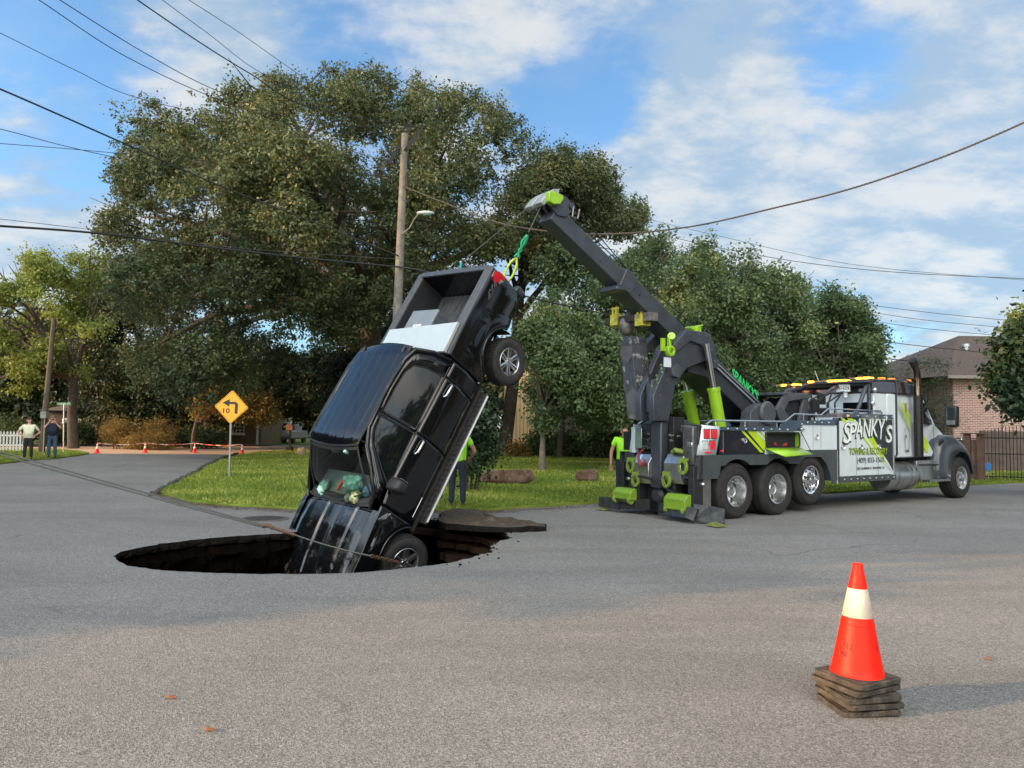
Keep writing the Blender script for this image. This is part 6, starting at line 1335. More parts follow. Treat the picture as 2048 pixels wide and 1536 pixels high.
MB().sph((7.82, S-.02, 1.46), (.10, .05, .06)).build('side_intake', dark, Wk); MB().sph((8.9, S-.02, 1.50), (.07, .03, .03)).build('marker_lamp', alum, Wk)
b = MB(); b.box(9.40, 9.62, -.95, .85, .45, .95); b.build('bumper', stain, Wk, bevel=.04); MB().box(9.35, 9.45, -1.05, -.8, .95, 1.2).build('headlight', alum, Wk, bevel=.03)
b = MB(); b.grid(lambda u, v: (7.80+1.72*u, (v-.5)*(1.75-.5*u), 1.92-.42*u**1.6-.25*(abs(2*v-1))**3), 14, 16); b.build('hood', wht, Wk, solid=.02, smooth=50)
# roof horns / lamps on the cab roof
for y in (-.8, -.6): MB().sph((7.5, y, 2.72), (.07, .07, .07)).build('roof_lamp', alum, Wk)
# ---- wheels
tread = rubber
def truck_wheel(x, z, y, sg, kind, Rr=.515, Ww=.28):
    w = bpy.data.objects.new('wheel', None); SC.collection.objects.link(w); w.parent = Wk; w.location = (x, y, z); w.rotation_euler = (0, 0, 0 if sg < 0 else pi)
    h = Ww/2; b = MB()   # outboard face towards -y
    b.lathe([(.285, -h+.01), (.32, -h-.005), (.42, -h-.012), (.475, -h), (.505, -h+.03), (Rr, -h+.06), (Rr, h-.06), (.505, h-.03), (.475, h), (.32, h), (.285, h-.01)], axis='y', n=64)
    for yy in (-.075, -.025, .025, .075): b.lathe([(Rr-.001, yy-.018), (Rr+.008, yy-.016), (Rr+.008, yy+.016), (Rr-.001, yy+.018)], axis='y', n=64)
    for r_ in (.33, .45): b.lathe([(r_, -h-.006), (r_+.006, -h-.016), (r_+.012, -h-.006)], axis='y', n=64)
    b.build('tyre', rubber, w, smooth=30)
    b = MB()
    if kind == 'dual':
        b.lathe([(.288, -h+.02), (.292, -h-.008), (.270, -h-.004), (.262, -.05), (.235, .03), (.225, .09)], axis='y', n=56); b.lathe([(.225, .088), (.13, .095), (.125, -.01), (.10, -.045), (.055, -.06), (0, -.062)], axis='y', n=40)
        for i in range(10): a = 2*pi*i/10; b.cyl((.165*cos(a), .09, .165*sin(a)), (.165*cos(a), .055, .165*sin(a)), .016, n=6)
        b.build('rim', alum, w, smooth=30); b = MB()
        for i in range(5): a = 2*pi*(i+.3)/5; b.lathe([(0, 0), (.034, 0), (.034, -.004), (0, -.004)], o=(.20*cos(a), .084, .20*sin(a)), axis='y', n=14)
        b.build('hand_hole', dark, w)
    else:
        b.lathe([(.288, -h+.02), (.292, -h-.008), (.270, -h-.004), (.255, -.08), (.24, -.07), (.17, -.135), (.14, -.145), (.13, -.15), (.095, -.165), (.09, -.205), (.05, -.22), (0, -.222)], axis='y', n=56)
        for i in range(10): a = 2*pi*i/10; b.cyl((.145*cos(a), -.14, .145*sin(a)), (.145*cos(a), -.185, .145*sin(a)), .017, .012, n=6)
        b.build('rim', chrome if kind == 'chrome' else alum, w, smooth=30); b = MB()
        for i in range(10): a = 2*pi*(i+.5)/10; b.lathe([(0, 0), (.024, 0), (.024, -.004), (0, -.004)], o=(.205*cos(a), -.112, .205*sin(a)), axis='y', n=12)
        b.build('hand_hole', dark, w)
    return w
for x in (0, 1.25):
    for y, sg in ((S+.15, -1), (FR-.15, 1)): truck_wheel(x, .515, y, sg, 'dual')
    for y, sg in ((S+.48, -1), (FR-.48, 1)): truck_wheel(x, .515, y, sg, 'dual')
for y, sg in ((S+.16, -1), (FR-.16, 1)): truck_wheel(2.38, .66, y, sg, 'chrome'); truck_wheel(8.87, .52, y+(.02 if sg < 0 else -.02), sg, 'steer', Ww=.36)
# ------------------------------------------------ rigging between boom and pickup
rope = mat('wire_rope', (.10, .10, .095), .6, .5, var=.3, vs=60)
def toW(v): return WM @ Vector(v)
hk = PM @ Vector((-5.05, .62, .80)); hk2 = PM @ Vector((-5.02, -.35, .95))
tip1 = toW((cx_-.30, -.14, cz_-.06)); tip2 = toW((cx_-.42, .14, cz_-.12))
def ropeobj(name, pts, r, label, cat='rope', m=rope): return tag(MB().tube(pts, r, 7).build(name, m, smooth=80), label, cat)
top = hk+(tip1-hk).normalized()*.95
ropeobj('wire_rope', [tip1, top], .011, 'steel winch rope from the boom tip to the green sling'); ropeobj('wire_rope', [tip2, hk2+Vector((0, 0, .35))], .010, 'second steel winch rope running down behind the tailgate of the pickup')
d = (top-hk).normalized(); grs = mat('sling_green', (.015, .30, .14), .7, var=.3, vs=30)
b = MB(); rgk = random.Random(2)
for s in range(4):
    o_ = Vector((rgk.uniform(-.03, .03), rgk.uniform(-.03, .03), 0)); b.tube([top-d*.05+o_*.3, top-d*.2+o_*1.5, top-d*.34-o_*.8, top-d*.48+o_*1.6], .022, 6)
tag(b.build('sling', grs, smooth=80), 'bright green lifting sling below the winch rope at the tail of the pickup', 'sling')
b = MB(); m0 = hk+d*.47; side_v = d.cross(Vector((0, 1, 0))).normalized(); b.tube([m0, m0-d*.12+side_v*.06, m0-d*.33+side_v*.075, hk-d*.0+side_v*.03, hk-d*.02-side_v*.04, m0-d*.33-side_v*.075, m0-d*.12-side_v*.06, m0], .021, 8)
tag(b.build('shackle', mat('shackle_lime', (.42, .55, .05), .5, var=.2, vs=20), smooth=80), 'lime yellow shackle joining the green sling to the corner of the pickup bumper', 'shackle')
b = MB(); q = hk2+Vector((0, 0, .35)); b.tube([q, q-Vector((.03, 0, .14)), q-Vector((-.02, .02, .3))], .025, 6); tag(b.build('sling', mat('sling_blue', (.03, .30, .42), .7), smooth=80), 'blue sling end just above the tailgate of the pickup', 'sling')
# anchor rope from the left to the front wheel of the pickup
def seg(a, b_, n=8, sag=.03):
    a = Vector(a); b_ = Vector(b_); return [a.lerp(b_, i/n)-Vector((0, 0, sag*4*(i/n)*(1-i/n))) for i in range(n+1)]
blk_p = Vector(at(530, 1051, 10.6)); wh = Vector(at(742, 1112, 10.35)); fw_ = Vector(at(800, 1126, 10.9))
ropeobj('anchor_rope', seg(at(-250, 828, 13.5), blk_p), .013, 'upper strand of the steel rope coming in from the left edge to the pickup'); ropeobj('anchor_rope', seg(at(-250, 836, 13.5), Vector(blk_p)+Vector((0, 0, -.03))), .013, 'lower strand of the steel rope coming in from the left edge to the pickup')
rust = mat('rusty_chain', (.12, .07, .045), .7, .5, var=.4, vs=30)
b = MB(); st2 = Vector(at(560, 1061, 10.5)); st3 = Vector(at(590, 1070, 10.4))
b.tube([blk_p-Vector((.03, 0, 0)), blk_p+Vector((.06, 0, .0)), blk_p+Vector((.12, 0, -.04))], .03, 8); b.tube(seg(st2-Vector((.12, 0, -.04)), st3, 4, 0), .022, 6); tag(b.build('rope_clevis', rust, smooth=60), 'rusty clevis and strap joining the ropes at the far lip of the sinkhole', 'shackle')
ropeobj('anchor_rope', seg(st3, wh, 10, .02), .011, 'thin steel rope stretched across the hood of the sunken pickup')
b = MB(); n = 12
for i in range(n):
    a = wh.lerp(fw_, i/n); e2 = wh.lerp(fw_, (i+1.25)/n); dr = (e2-a).normalized(); sv = (dr.cross(Vector((0, 0, 1))) if i % 2 else Vector((0, 0, 1))-dr*dr.z).normalized(); w_ = .018; b.tube([a, a+sv*w_, e2+sv*w_, e2, e2-sv*w_, a-sv*w_, a], .009, 5)
tag(b.build('chain', rust, smooth=60), 'rusty chain hooked round the front wheel of the pickup', 'chain')
# ================================================================== CONES, PEOPLE, CAR
org = mat('cone_orange', (.78, .014, .003), .5, spec=.25, var=.08, vs=5, col2=(.62, .02, .008), mask=(.58, .75), ms=9)
band = mat('cone_band', (.52, .46, .38), .5, var=.12, vs=14, bump=.2)
base_m = mat('cone_base', (.045, .038, .031), .85, var=.4, vs=9, bump=.9, bs=30, col2=(.11, .088, .068), mask=(.5, .66), ms=10)
def cone_r(h): return .152-(.152-.030)*min(1, h/.64)
gc = gnd(1724, 1420); base_z = [0, .035, .068, .10, .133]
tilts = [(2, -1), (-3, 2), (3, 1), (-2, -3), (1, 2)]
ST = Vector((gc[0], gc[1]+.06, 0))
def roundsq(w, r, n=5): return rr(w, r, n)
names = ['lowest cone base of the stack, flat on the asphalt', 'second base from the bottom of the cone stack, twisted to the left', 'middle base of the cone stack', 'fourth base from the bottom of the cone stack']
stack_rot = [4, 15, 8, 24, 25]
H_TOP = .185
for i in range(4):
    th = thing('traffic_cone', names[i], 'traffic cone', (ST.x+jit(.014), ST.y+jit(.012), .004+i*.041), radians(stack_rot[i]), 'nested cones of the foreground stack')
    b = MB(); w = .182+jit(.006); b.prism(roundsq(w, .035), .0, .030, 'z'); b.prism(roundsq(w-.02, .03), .030, .036, 'z')
    for v_ in range(len(b.v)):
        q = b.v[v_]; b.v[v_] = (q[0], q[1], q[2]+.016*noise.noise(Vector((q[0]*9, q[1]*9, i*4)))+.010*(q[0]*tilts[i][0]+q[1]*tilts[i][1]))
    b.build('base', base_m, th, bevel=.010, segs=3)
    b = MB(); z0 = .036; b.lathe([(cone_r(0)-.004, z0), (cone_r(.06)-.008, z0+.06)], n=40); b.build('body', org, th)
th = thing('traffic_cone', 'tall red-orange cone with one pale band topping the stack of bases, right foreground', 'traffic cone', (ST.x, ST.y, .168), radians(26), 'nested cones of the foreground stack')
top_c = th
b = MB(); b.prism(roundsq(.180, .035), .0, .030, 'z'); b.prism(roundsq(.160, .03), .030, .038, 'z')
b.v = [(q[0], q[1], q[2]+.012*noise.noise(Vector((q[0]*7, q[1]*7, 20)))+.012*(q[0]*1.0+q[1]*.5)) for q in b.v]; b.build('base', base_m, th, bevel=.010, segs=3)
hb = (.335, .505); tl_ = Matrix.Rotation(radians(1.5), 4, 'Y')
b = MB(); b.lathe([(.158, .036), (.152, .044)]+[(cone_r(h), .04+h) for h in (.05, .12, .2, .28, hb[0])], n=64, M=tl_)
b.lathe([(cone_r(hb[0]-.045)+.001, .04+hb[0]-.045), (cone_r(hb[0]-.045)+.0025, .04+hb[0]-.04), (cone_r(hb[0]-.035)+.001, .04+hb[0]-.035)], n=64, M=tl_)
b.lathe([(cone_r(hb[1]), .04+hb[1]), (cone_r(.58), .62), (.034, .655), (.031, .66), (.031, .69), (.027, .694), (.022, .69), (.020, .60)], n=64, M=tl_); b.build('body', org, th, smooth=60)
b = MB(); b.lathe([(cone_r(hb[0]), .04+hb[0]), (cone_r(hb[0])+.0015, .04+hb[0]+.002), (cone_r(hb[1])+.0015, .04+hb[1]-.002), (cone_r(hb[1]), .04+hb[1])], n=64, M=tl_); b.build('band', band, th, smooth=60)
ink = mat('marker_ink', (.02, .006, .006), .6)
for s, a, h, sz in (('S', -153, .185, .045), ('12', -138, .17, .045), ('IN', -152, .125, .045), ('/', -50, .165, .05)):
    a2 = radians(a)-radians(26); r_ = cone_r(h)+.0035; o_ = (r_*cos(a2), r_*sin(a2), .04+h); text('lettering', s, ink, th, o_, (-sin(a2), cos(a2), 0), (-.19*cos(a2), -.19*sin(a2), 1), sz, bold=.0, ext=.0006)
# far cones with tape
lab = ['leftmost of the four small cones across the side street', 'second small cone from the left in front of the golden bushes', 'third small cone from the left in front of the hedge', 'rightmost small cone beside the tip of the lawn']
cone0 = None; tops = []
for i, (px, py) in enumerate(((194, 907), (290, 906), (389, 906), (484, 909))):
    g = gnd(px, py); 
    if cone0 is None:
        th = thing('traffic_cone', lab[0], 'traffic cone', (g[0], g[1], .015), 0, 'cones closing the side street'); cone0 = th; th.scale = (.72, .72, .72)
        MB().prism(roundsq(.19, .03), 0, .04, 'z').build('base', mat('small_base', (.62, .04, .02), .6), th)
        MB().lathe([(.13, .04), (.095, .28), (.088, .33)], n=20).build('body', org, th); MB().lathe([(.062, .50), (.055, .56)], n=20).build('body', org, th); MB().lathe([(.042, .66), (.028, .74), (0, .745)], n=20).build('body', org, th)
        b = MB(); b.lathe([(.089, .33), (.062, .50)], n=20); b.lathe([(.055, .56), (.042, .66)], n=20); b.build('band', mat('reflective', (.62, .60, .58), .5), th)
    else: dup(cone0, lab[i], (g[0], g[1], .015), .3*i)
    tops.append(Vector((g[0], g[1], .53)))
for i in range(3):
    a, c = tops[i], tops[i+1]; n = 30; vs = []
    for k in range(n+1):
        p = a.lerp(c, k/n); s = -.09*4*(k/n)*(1-k/n); tw_ = .6*sin(k*.5+i); vs += [(p.x, p.y-.02*sin(tw_), p.z+s-.02*cos(tw_)), (p.x, p.y+.02*sin(tw_), p.z+s+.02*cos(tw_))]
    b = MB(); b.add(vs, [(2*k, 2*k+2, 2*k+3, 2*k+1) for k in range(n)]); o = b.build('barrier_tape', mat('tape_red_white', (.58, .50, .46), .5, col2=(.5, .05, .03), mask=(.49, .51), ms=3.5), solid=.004, smooth=0)
    tag(o, ['sagging red and white tape between the two left small cones', 'sagging red and white tape between the two middle small cones', 'sagging red and white tape between the two right small cones'][i], 'tape', 'tapes between the far cones')
# ---------------------------------------------------------------- people
def skin(name, verts, edges, m, parent, sub=2, root=0):
    me = bpy.data.meshes.new(name); me.from_pydata([v[0] for v in verts], edges, []); me.materials.append(m)
    o = bpy.data.objects.new(name, me); SC.collection.objects.link(o); o.parent = parent
    s = o.modifiers.new('skin', 'SKIN'); s.use_smooth_shade = True
    if not me.skin_vertices: bm = bmesh.new(); bm.from_mesh(me); bm.verts.layers.skin.verify(); bm.to_mesh(me); bm.free()
    for i, v in enumerate(verts):
        r = v[1]; me.skin_vertices[0].data[i].radius = r if isinstance(r, tuple) else (r, r); me.skin_vertices[0].data[i].use_root = (i == root)
    q = o.modifiers.new('sub', 'SUBSURF'); q.levels = sub; q.render_levels = sub
    return o
def person(label, loc, rz, J, skinm, shirt, trousers, shoe, hair, k=1.0, wide=1.0, belly=.12, extra=None, bald=False, sleeves=.55, hem=.90):
    """J: joint positions in the figure's frame (faces -y); metres at k=1"""
    th = thing('person', label, 'person', loc, rz); V = lambda p: Vector(p)*k
    pel, bel, che, nb, nk, hd = [V(J[n]) for n in ('pelvis', 'belly', 'chest', 'neckbase', 'neck', 'head')]
    up = (hd-nk).normalized(); fwd = V(J.get('face', (0, -1, 0))).normalized()
    vs = [(pel, (.13*k*wide, .10*k)), (bel, (.13*k*wide, .10*k)), (che, (.14*k*wide, .10*k)), (nb, .065*k), (nk, .055*k), (hd-up*.03*k, (.070*k, .08*k)), (hd+up*.05*k, (.078*k, .09*k)), (hd+up*.10*k, (.055*k, .06*k))]
    ed = [(0, 1), (1, 2), (2, 3), (3, 4), (4, 5), (5, 6), (6, 7)]
    vs.append((hd+fwd*.085*k+up*.01*k, .016*k)); ed.append((5, 8))      # nose
    for s in ('l', 'r'):
        sh, el, wr, hp_, kn, an, to = [V(J[n+s]) for n in ('sh', 'el', 'wr', 'hip', 'kn', 'an', 'toe')]
        i = len(vs); vs += [(sh, .058*k), (el, .045*k), (wr, .030*k)]; ed += [(2, i), (i, i+1), (i+1, i+2)]
        hd_dir = V(J.get('hand'+s, tuple((wr-el).normalized()))).normalized(); sd = hd_dir.cross(Vector((.2, 1, .1))).normalized(); palm = wr+hd_dir*.06*k
        j = len(vs); vs.append((palm, (.032*k, .020*k))); ed.append((i+2, j))
        for q in range(4):
            off = sd*(q-1.5)*.021*k; L_ = (.075, .085, .08, .062)[q]*k; cu = fwd*.018*k
            a = len(vs); vs += [(palm+hd_dir*.03*k+off, .010*k), (palm+hd_dir*(.03*k+L_*.55)+off+cu*.5, .009*k), (palm+hd_dir*(.03*k+L_)+off+cu*1.6, .008*k)]; ed += [(j, a), (a, a+1), (a+1, a+2)]
        a = len(vs); vs += [(palm-hd_dir*.005*k+sd*.045*k, .010*k), (palm+hd_dir*.04*k+sd*.058*k+fwd*.02*k, .009*k)]; ed += [(j, a), (a, a+1)]
        i = len(vs); vs += [(hp_, .085*k), (kn, .058*k), (an, .040*k)]; ed += [(0, i), (i, i+1), (i+1, i+2)]
    skin('body', vs, ed, skinm, th)
    # shirt
    tv = [(pel-Vector((0, 0, .10*k)), (.16*k*wide, .125*k)), (pel*.75+bel*.25, (.165*k*wide, .125*k)), (bel+fwd*belly*.35*k, (.165*k*wide, (.10+belly*.4)*k)), (che, (.175*k*wide, .125*k)), (nb-up*.02*k, (.095*k, .08*k))]; te = [(0, 1), (1, 2), (2, 3), (3, 4)]
    for s in ('l', 'r'):
        sh, el = V(J['sh'+s]), V(J['el'+s]); i = len(tv); tv += [(sh, .078*k), (sh.lerp(el, sleeves), .070*k)]; te += [(3, i), (i, i+1)]
    skin('shirt', tv, te, shirt, th)
    tv = [(pel+Vector((0, 0, .08*k)), (.145*k*wide, .11*k)), (pel, (.15*k*wide, .115*k))]; te = [(0, 1)]
    for s in ('l', 'r'):
        hp_, kn, an = V(J['hip'+s]), V(J['kn'+s]), V(J['an'+s]); i = len(tv); tv += [(hp_-Vector((0, 0, .06*k)), .098*k*wide**.5), (kn, .075*k), (an+Vector((0, 0, -.01*k)), .064*k)]; te += [(1, i), (i, i+1), (i+1, i+2)]
    skin('trousers', tv, te, trousers, th)
    for s in ('l', 'r'):
        an, to = V(J['an'+s]), V(J['toe'+s]); dr = (to-an); dr.z = 0; dr.normalize(); skin('shoe', [(an+Vector((0, 0, -.03))-dr*.05*k, .042*k), (an+Vector((0, 0, -.045))+dr*.06*k, .040*k), (an+Vector((0, 0, -.055))+dr*.16*k, .032*k)], [(0, 1), (1, 2)], shoe, th)
    if hair is not None:
        b = MB(); b.sph((0, 0, 0), (.093*k, .102*k, .085*k), 16); c = hd+up*.075*k-fwd*.022*k; b.v = [tuple(Vector(v)+c) for v in b.v]
        if J.get('longhair'): b.tube([c-fwd*.04*k, c-fwd*.07*k-up*.14*k, c-fwd*.05*k-up*.24*k], [.08*k, .085*k, .04*k], 10)
        b.build('hair', hair, th, smooth=80)
    ey = MB()
    for q in (-1, 1): s_ = fwd.cross(up).normalized()*q*.030*k; ey.sph(tuple(hd+up*.035*k+fwd*.082*k+s_), .010*k, 8)
    ey.build('eyes', blk, th); mo = MB(); s_ = fwd.cross(up).normalized(); mo.tube([hd-up*.035*k+fwd*.080*k-s_*.022*k, hd-up*.036*k+fwd*.088*k, hd-up*.035*k+fwd*.080*k+s_*.022*k], .005*k, 5); mo.build('mouth', mat('lips', (.30, .10, .08), .6), th)
    for q in (-1, 1): MB().sph(tuple(hd+up*.02*k+s_*q*.088*k), (.016*k, .022*k, .032*k), 8).build('ear', skinm, th)
    return th, V, hd, up, fwd
base_j = dict(pelvis=(0, 0, .95), belly=(0, 0, 1.10), chest=(0, 0, 1.30), neckbase=(0, 0, 1.46), neck=(0, -.01, 1.52), head=(0, -.02, 1.62),
  hipl=(.10, 0, .90), knl=(.11, -.02, .50), anl=(.12, .02, .09), toel=(.14, -.2, .03), hipr=(-.10, 0, .90), knr=(-.11, -.02, .50), anr=(-.12, .02, .09), toer=(-.14, -.2, .03),
  shl=(.19, 0, 1.40), ell=(.25, .03, 1.12), wrl=(.26, -.04, .88), shr=(-.19, 0, 1.40), elr=(-.25, .03, 1.12), wrr=(-.26, -.04, .88))
def J(**k): d = dict(base_j); d.update(k); return d
sk1 = mat('skin_fair', (.50, .27, .20), .5, var=.08); sk2 = mat('skin_tan', (.42, .20, .14), .5, var=.1)
hiv = mat('hi_vis_green', (.33, .80, .02), .7, var=.08, vs=8); jean = mat('dark_jeans', (.018, .026, .042), .9, var=.25, vs=12); boots = mat('black_boots', (.015, .014, .013), .6)
g = gnd(55, 921); person('woman in pale yellow T-shirt and black trousers, hands on hips, leftmost onlooker', (g[0], g[1], .04), radians(30), J(ell=(.40, .10, 1.13), wrl=(.20, .04, .98), elr=(-.40, .10, 1.13), wrr=(-.20, .04, .98), handl=(-.3, -.6, -.5), handr=(.3, -.6, -.5), longhair=False),
   sk1, mat('pale_yellow', (.60, .60, .46), .9, var=.06), mat('black_cloth', (.010, .010, .014), .9), boots, mat('brown_hair', (.05, .03, .02), .8), k=.98*1.0, wide=1.25, belly=.2, sleeves=.75)
g = gnd(103, 918); th, V, hd, up, fwd = person('onlooker in a dark shirt and blue jeans holding a phone up to the face', (g[0], g[1], .04), radians(25), J(ell=(.30, -.14, 1.22), wrl=(.10, -.28, 1.50), elr=(-.30, -.14, 1.22), wrr=(-.10, -.28, 1.50), handl=(-.3, -.1, .6), handr=(.3, -.1, .6)),
   sk1, mat('navy_shirt', (.010, .014, .035), .9), mat('blue_jeans', (.03, .07, .12), .9, var=.2, vs=14), boots, mat('grey_hair', (.12, .09, .07), .8), k=1.03, wide=1.12, belly=.2)
b = MB(); b.box(-.075, .075, -.006, .006, -.036, .036); ph = b.build('phone', blk, None, bevel=.004); ph.matrix_world = Matrix.Translation((g[0], g[1], .04)) @ Matrix.Rotation(radians(25), 4, 'Z') @ Matrix.Translation((0, -.31*1.03, 1.60*1.03)); tag(ph, 'black phone held sideways in both hands of the onlooker in jeans', 'phone')
g = gnd(914, 1016); person('worker in lime green shirt seen from behind, half hidden by the raised pickup', (g[0], g[1], .02), radians(175), J(ell=(.34, -.10, 1.12), wrl=(.22, -.26, .98), elr=(-.34, -.10, 1.12), wrr=(-.22, -.26, .98)), sk2, hiv, jean, boots, mat('short_hair', (.09, .06, .045), .8), k=1.0, wide=1.12, belly=.22)
wx = at(1243, 878, 17.6); th, V, hd, up, fwd = person('balding worker in lime green T-shirt and sunglasses looking down beside the wrecker tail', (wx[0]+.05, 17.6, 0), radians(8), J(chest=(0, -.02, 1.28), neckbase=(-.01, -.05, 1.43), neck=(-.01, -.07, 1.47), head=(-.01, -.12, 1.56), face=(.15, -.9, -.35), elr=(-.29, .02, 1.10), wrr=(-.33, -.10, .84), handr=(-.1, -.2, -1)), sk2, hiv, jean, boots, None, k=1.0, wide=1.15, belly=.15)
s_ = fwd.cross(up).normalized(); b = MB(); b.sph(tuple(hd+up*.036+fwd*.088-s_*.033), (.030, .018, .020), 10); b.sph(tuple(hd+up*.036+fwd*.088+s_*.033), (.030, .018, .020), 10)
b.tube([hd+up*.04+fwd*.09-s_*.06, hd+up*.04+fwd*.0-s_*.088], .005, 5); b.tube([hd+up*.04+fwd*.09+s_*.06, hd+up*.04+fwd*.0+s_*.088], .005, 5); o = b.build('sunglasses', blk, th)
b = MB(); c = hd+up*.03-fwd*.03; b.sph((0, 0, 0), (.088, .092, .060), 16); b.v = [tuple(Vector(v)+c) for v in b.v]; b.build('hair', mat('cropped_hair', (.16, .10, .07), .9), th)
# ---------------------------------------------------------------- parked silver car
YC = 60.0; A = at(538, 890, YC); B_ = at(580, 890, YC); cw = B_[0]-A[0]; CX = (A[0]+B_[0])/2
CA = thing('parked_car', 'silver sport utility car parked tail towards us in the shaded driveway', 'car', (CX, YC, .03), radians(-2))
sil = mat('silver_paint', (.42, .44, .47), .3, .5, coat=.6, var=.05); w2 = 1.88/2
b = MB(); pr = [(-w2, .45), (-w2-.0, .80), (-w2+.04, 1.02), (w2-.04, 1.02), (w2, .80), (w2, .45), (w2-.12, .32), (-w2+.12, .32)]
b.prism(pr, 0, 4.3, 'y'); b.build('body', sil, CA, bevel=.05, segs=3)
b = MB(); tz = 1.70; b.add([(-w2+.05, .05, 1.0), (w2-.05, .05, 1.0), (w2-.05, 3.1, 1.0), (-w2+.05, 3.1, 1.0), (-w2+.22, .38, tz), (w2-.22, .38, tz), (w2-.24, 2.3, tz), (-w2+.24, 2.3, tz)], [(0, 1, 5, 4), (1, 2, 6, 5), (2, 3, 7, 6), (3, 0, 4, 7), (4, 5, 6, 7)]); b.build('cabin', sil, CA, bevel=.05)
b = MB(); b.add([(-w2+.20, .045, 1.08), (w2-.20, .045, 1.08), (w2-.30, .30, 1.60), (-w2+.30, .30, 1.60)], [(0, 1, 2, 3)]); b.build('rear_window', gl, CA, solid=.015)
for s in (-1, 1): MB().box(s*(w2-.02)-.14, s*(w2-.02)+.06 if s < 0 else w2+.0, -.02, .1, .84, .98).build('tail_light', redd, CA, bevel=.01) if s > 0 else MB().box(-w2, -w2+.2, -.02, .1, .84, .98).build('tail_light', redd, CA, bevel=.01)
MB().box(-w2+.03, w2-.03, -.08, .05, .42, .62).build('bumper', mat('grey_bumper', (.10, .10, .11), .5), CA, bevel=.03); MB().box(-.25, .25, -.03, .0, .70, .82).build('number_plate', white, CA)
for sx in (-1, 1):
    for y in (.8, 3.5): MB().lathe([(0, -.1), (.2, -.1), (.33, -.1), (.34, 0), (.33, .1), (0, .1)], o=(sx*(w2-.12), y, .31), axis='x', n=24).build('wheel', rubber, CA)
# ================================================================== TREES
def make_blobs(poly, Y, D, n, rpx, seed, spacing=.72):
    """volume-filling leaf masses: spread over the silhouette, bulging towards and away from the viewer"""
    rg = np.random.default_rng(seed); P = np.array(poly, float); x0, y0 = P.min(0); x1, y1 = P.max(0)
    out = []; tries = 0
    while len(out) < n and tries < 60:
        tries += 1
        x = rg.uniform(x0, x1, 400); y = rg.uniform(y0, y1, 400); d = bdist(x, y, poly); k = inpoly(x, y, poly)
        for X, Yp, dd in zip(x[k], y[k], d[k]):
            r = rpx*rg.uniform(.65, 1.25)
            if dd < r*.72: r = max(rpx*.38, dd/.72*.98)
            if dd < r*.6: continue
            h = D*math.sqrt(min(1, dd/(rpx*2.6))); u = rg.uniform(-1, 1); u = math.copysign(abs(u)**.5, u)
            Z = Y+u*h; c = at(X, Yp, Z); rr = r*Z/F
            if all((c[0]-q[0])**2+(c[1]-q[1])**2+(c[2]-q[2])**2 > (spacing*(rr+q[3])*.5)**2*1.6 for q in out): out.append((c[0], c[1], c[2], rr))
            if len(out) >= n: break
    return out
def leaves(blobs, twigs, lpt, leaf, seed, twr=.34, flat=.8, zmin=.15, aspect=.55, upbias=.5, gaps=.0, tb=.0):
    rg = np.random.default_rng(seed); B = np.array(blobs); w = B[:, 3]**2; w /= w.sum()
    bi = rg.choice(len(B), twigs, p=w); d = rg.normal(size=(twigs, 3)); d[:, 2] += .25; d /= np.linalg.norm(d, axis=1)[:, None]
    rad = B[bi, 3]*(1.08-.55*rg.random(twigs)**1.6)*np.where(rg.random(twigs) < .10, 1+.45*rg.random(twigs), 1)
    lump = 1+.22*np.sin(d[:, 0]*5+bi)*np.cos(d[:, 2]*6+bi*1.7)
    c = B[bi, :3]+d*(rad*lump)[:, None]*np.array([1, 1, flat])
    if gaps > 0:
        g = np.array([noise.noise(Vector(p)*.42+Vector((seed, 0, 0))) for p in c]); k = g > -gaps*.6+(rg.random(twigs)-.5)*.15-.35+gaps
        c = c[k]; d = d[k]; bi = bi[k]
    twigs = len(c)
    btint = rg.uniform(-.16, .16, len(B))
    tt = btint[bi]+rg.normal(0, .07, twigs)
    ax = d*.8+rg.normal(0, .5, (twigs, 3)); ax[:, 2] += .15; ax /= np.linalg.norm(ax, axis=1)[:, None]
    n = twigs*lpt; ti = np.repeat(np.arange(twigs), lpt)
    sc = rg.uniform(.6, 1.35, twigs)
    pos = c[ti]+ax[ti]*((rg.random(n)-.35)*2*twr*sc[ti])[:, None]+rg.normal(0, twr*.38, (n, 3))*sc[ti][:, None]
    nr = d[ti]*.5+rg.normal(0, .62, (n, 3)); nr[:, 2] += upbias; nr /= np.linalg.norm(nr, axis=1)[:, None]
    t = rg.normal(size=(n, 3)); t -= nr*(t*nr).sum(1)[:, None]; t /= np.linalg.norm(t, axis=1)[:, None]; s = np.cross(nr, t)
    L = leaf*rg.uniform(.6, 1.35, n)[:, None]
    V = np.stack([pos-t*L, pos+s*L*aspect-nr*L*.12, pos+t*L, pos-s*L*aspect-nr*L*.12], 1)
    keep = V[:, :, 2].min(1) > zmin; V = V[keep]
    tint = np.clip(.45+tb+tt[ti]+rg.normal(0, .13, n), 0, 1)[keep]
    return V.reshape(-1, 3), np.arange(4*len(V)).reshape(-1, 4), tint
BARK = mat('oak_bark', (.055, .042, .032), .9, var=.4, vs=4, bump=1, bs=9)
BARKL = mat('pale_bark', (.13, .11, .09), .9, var=.35, vs=5, bump=.8, bs=12)
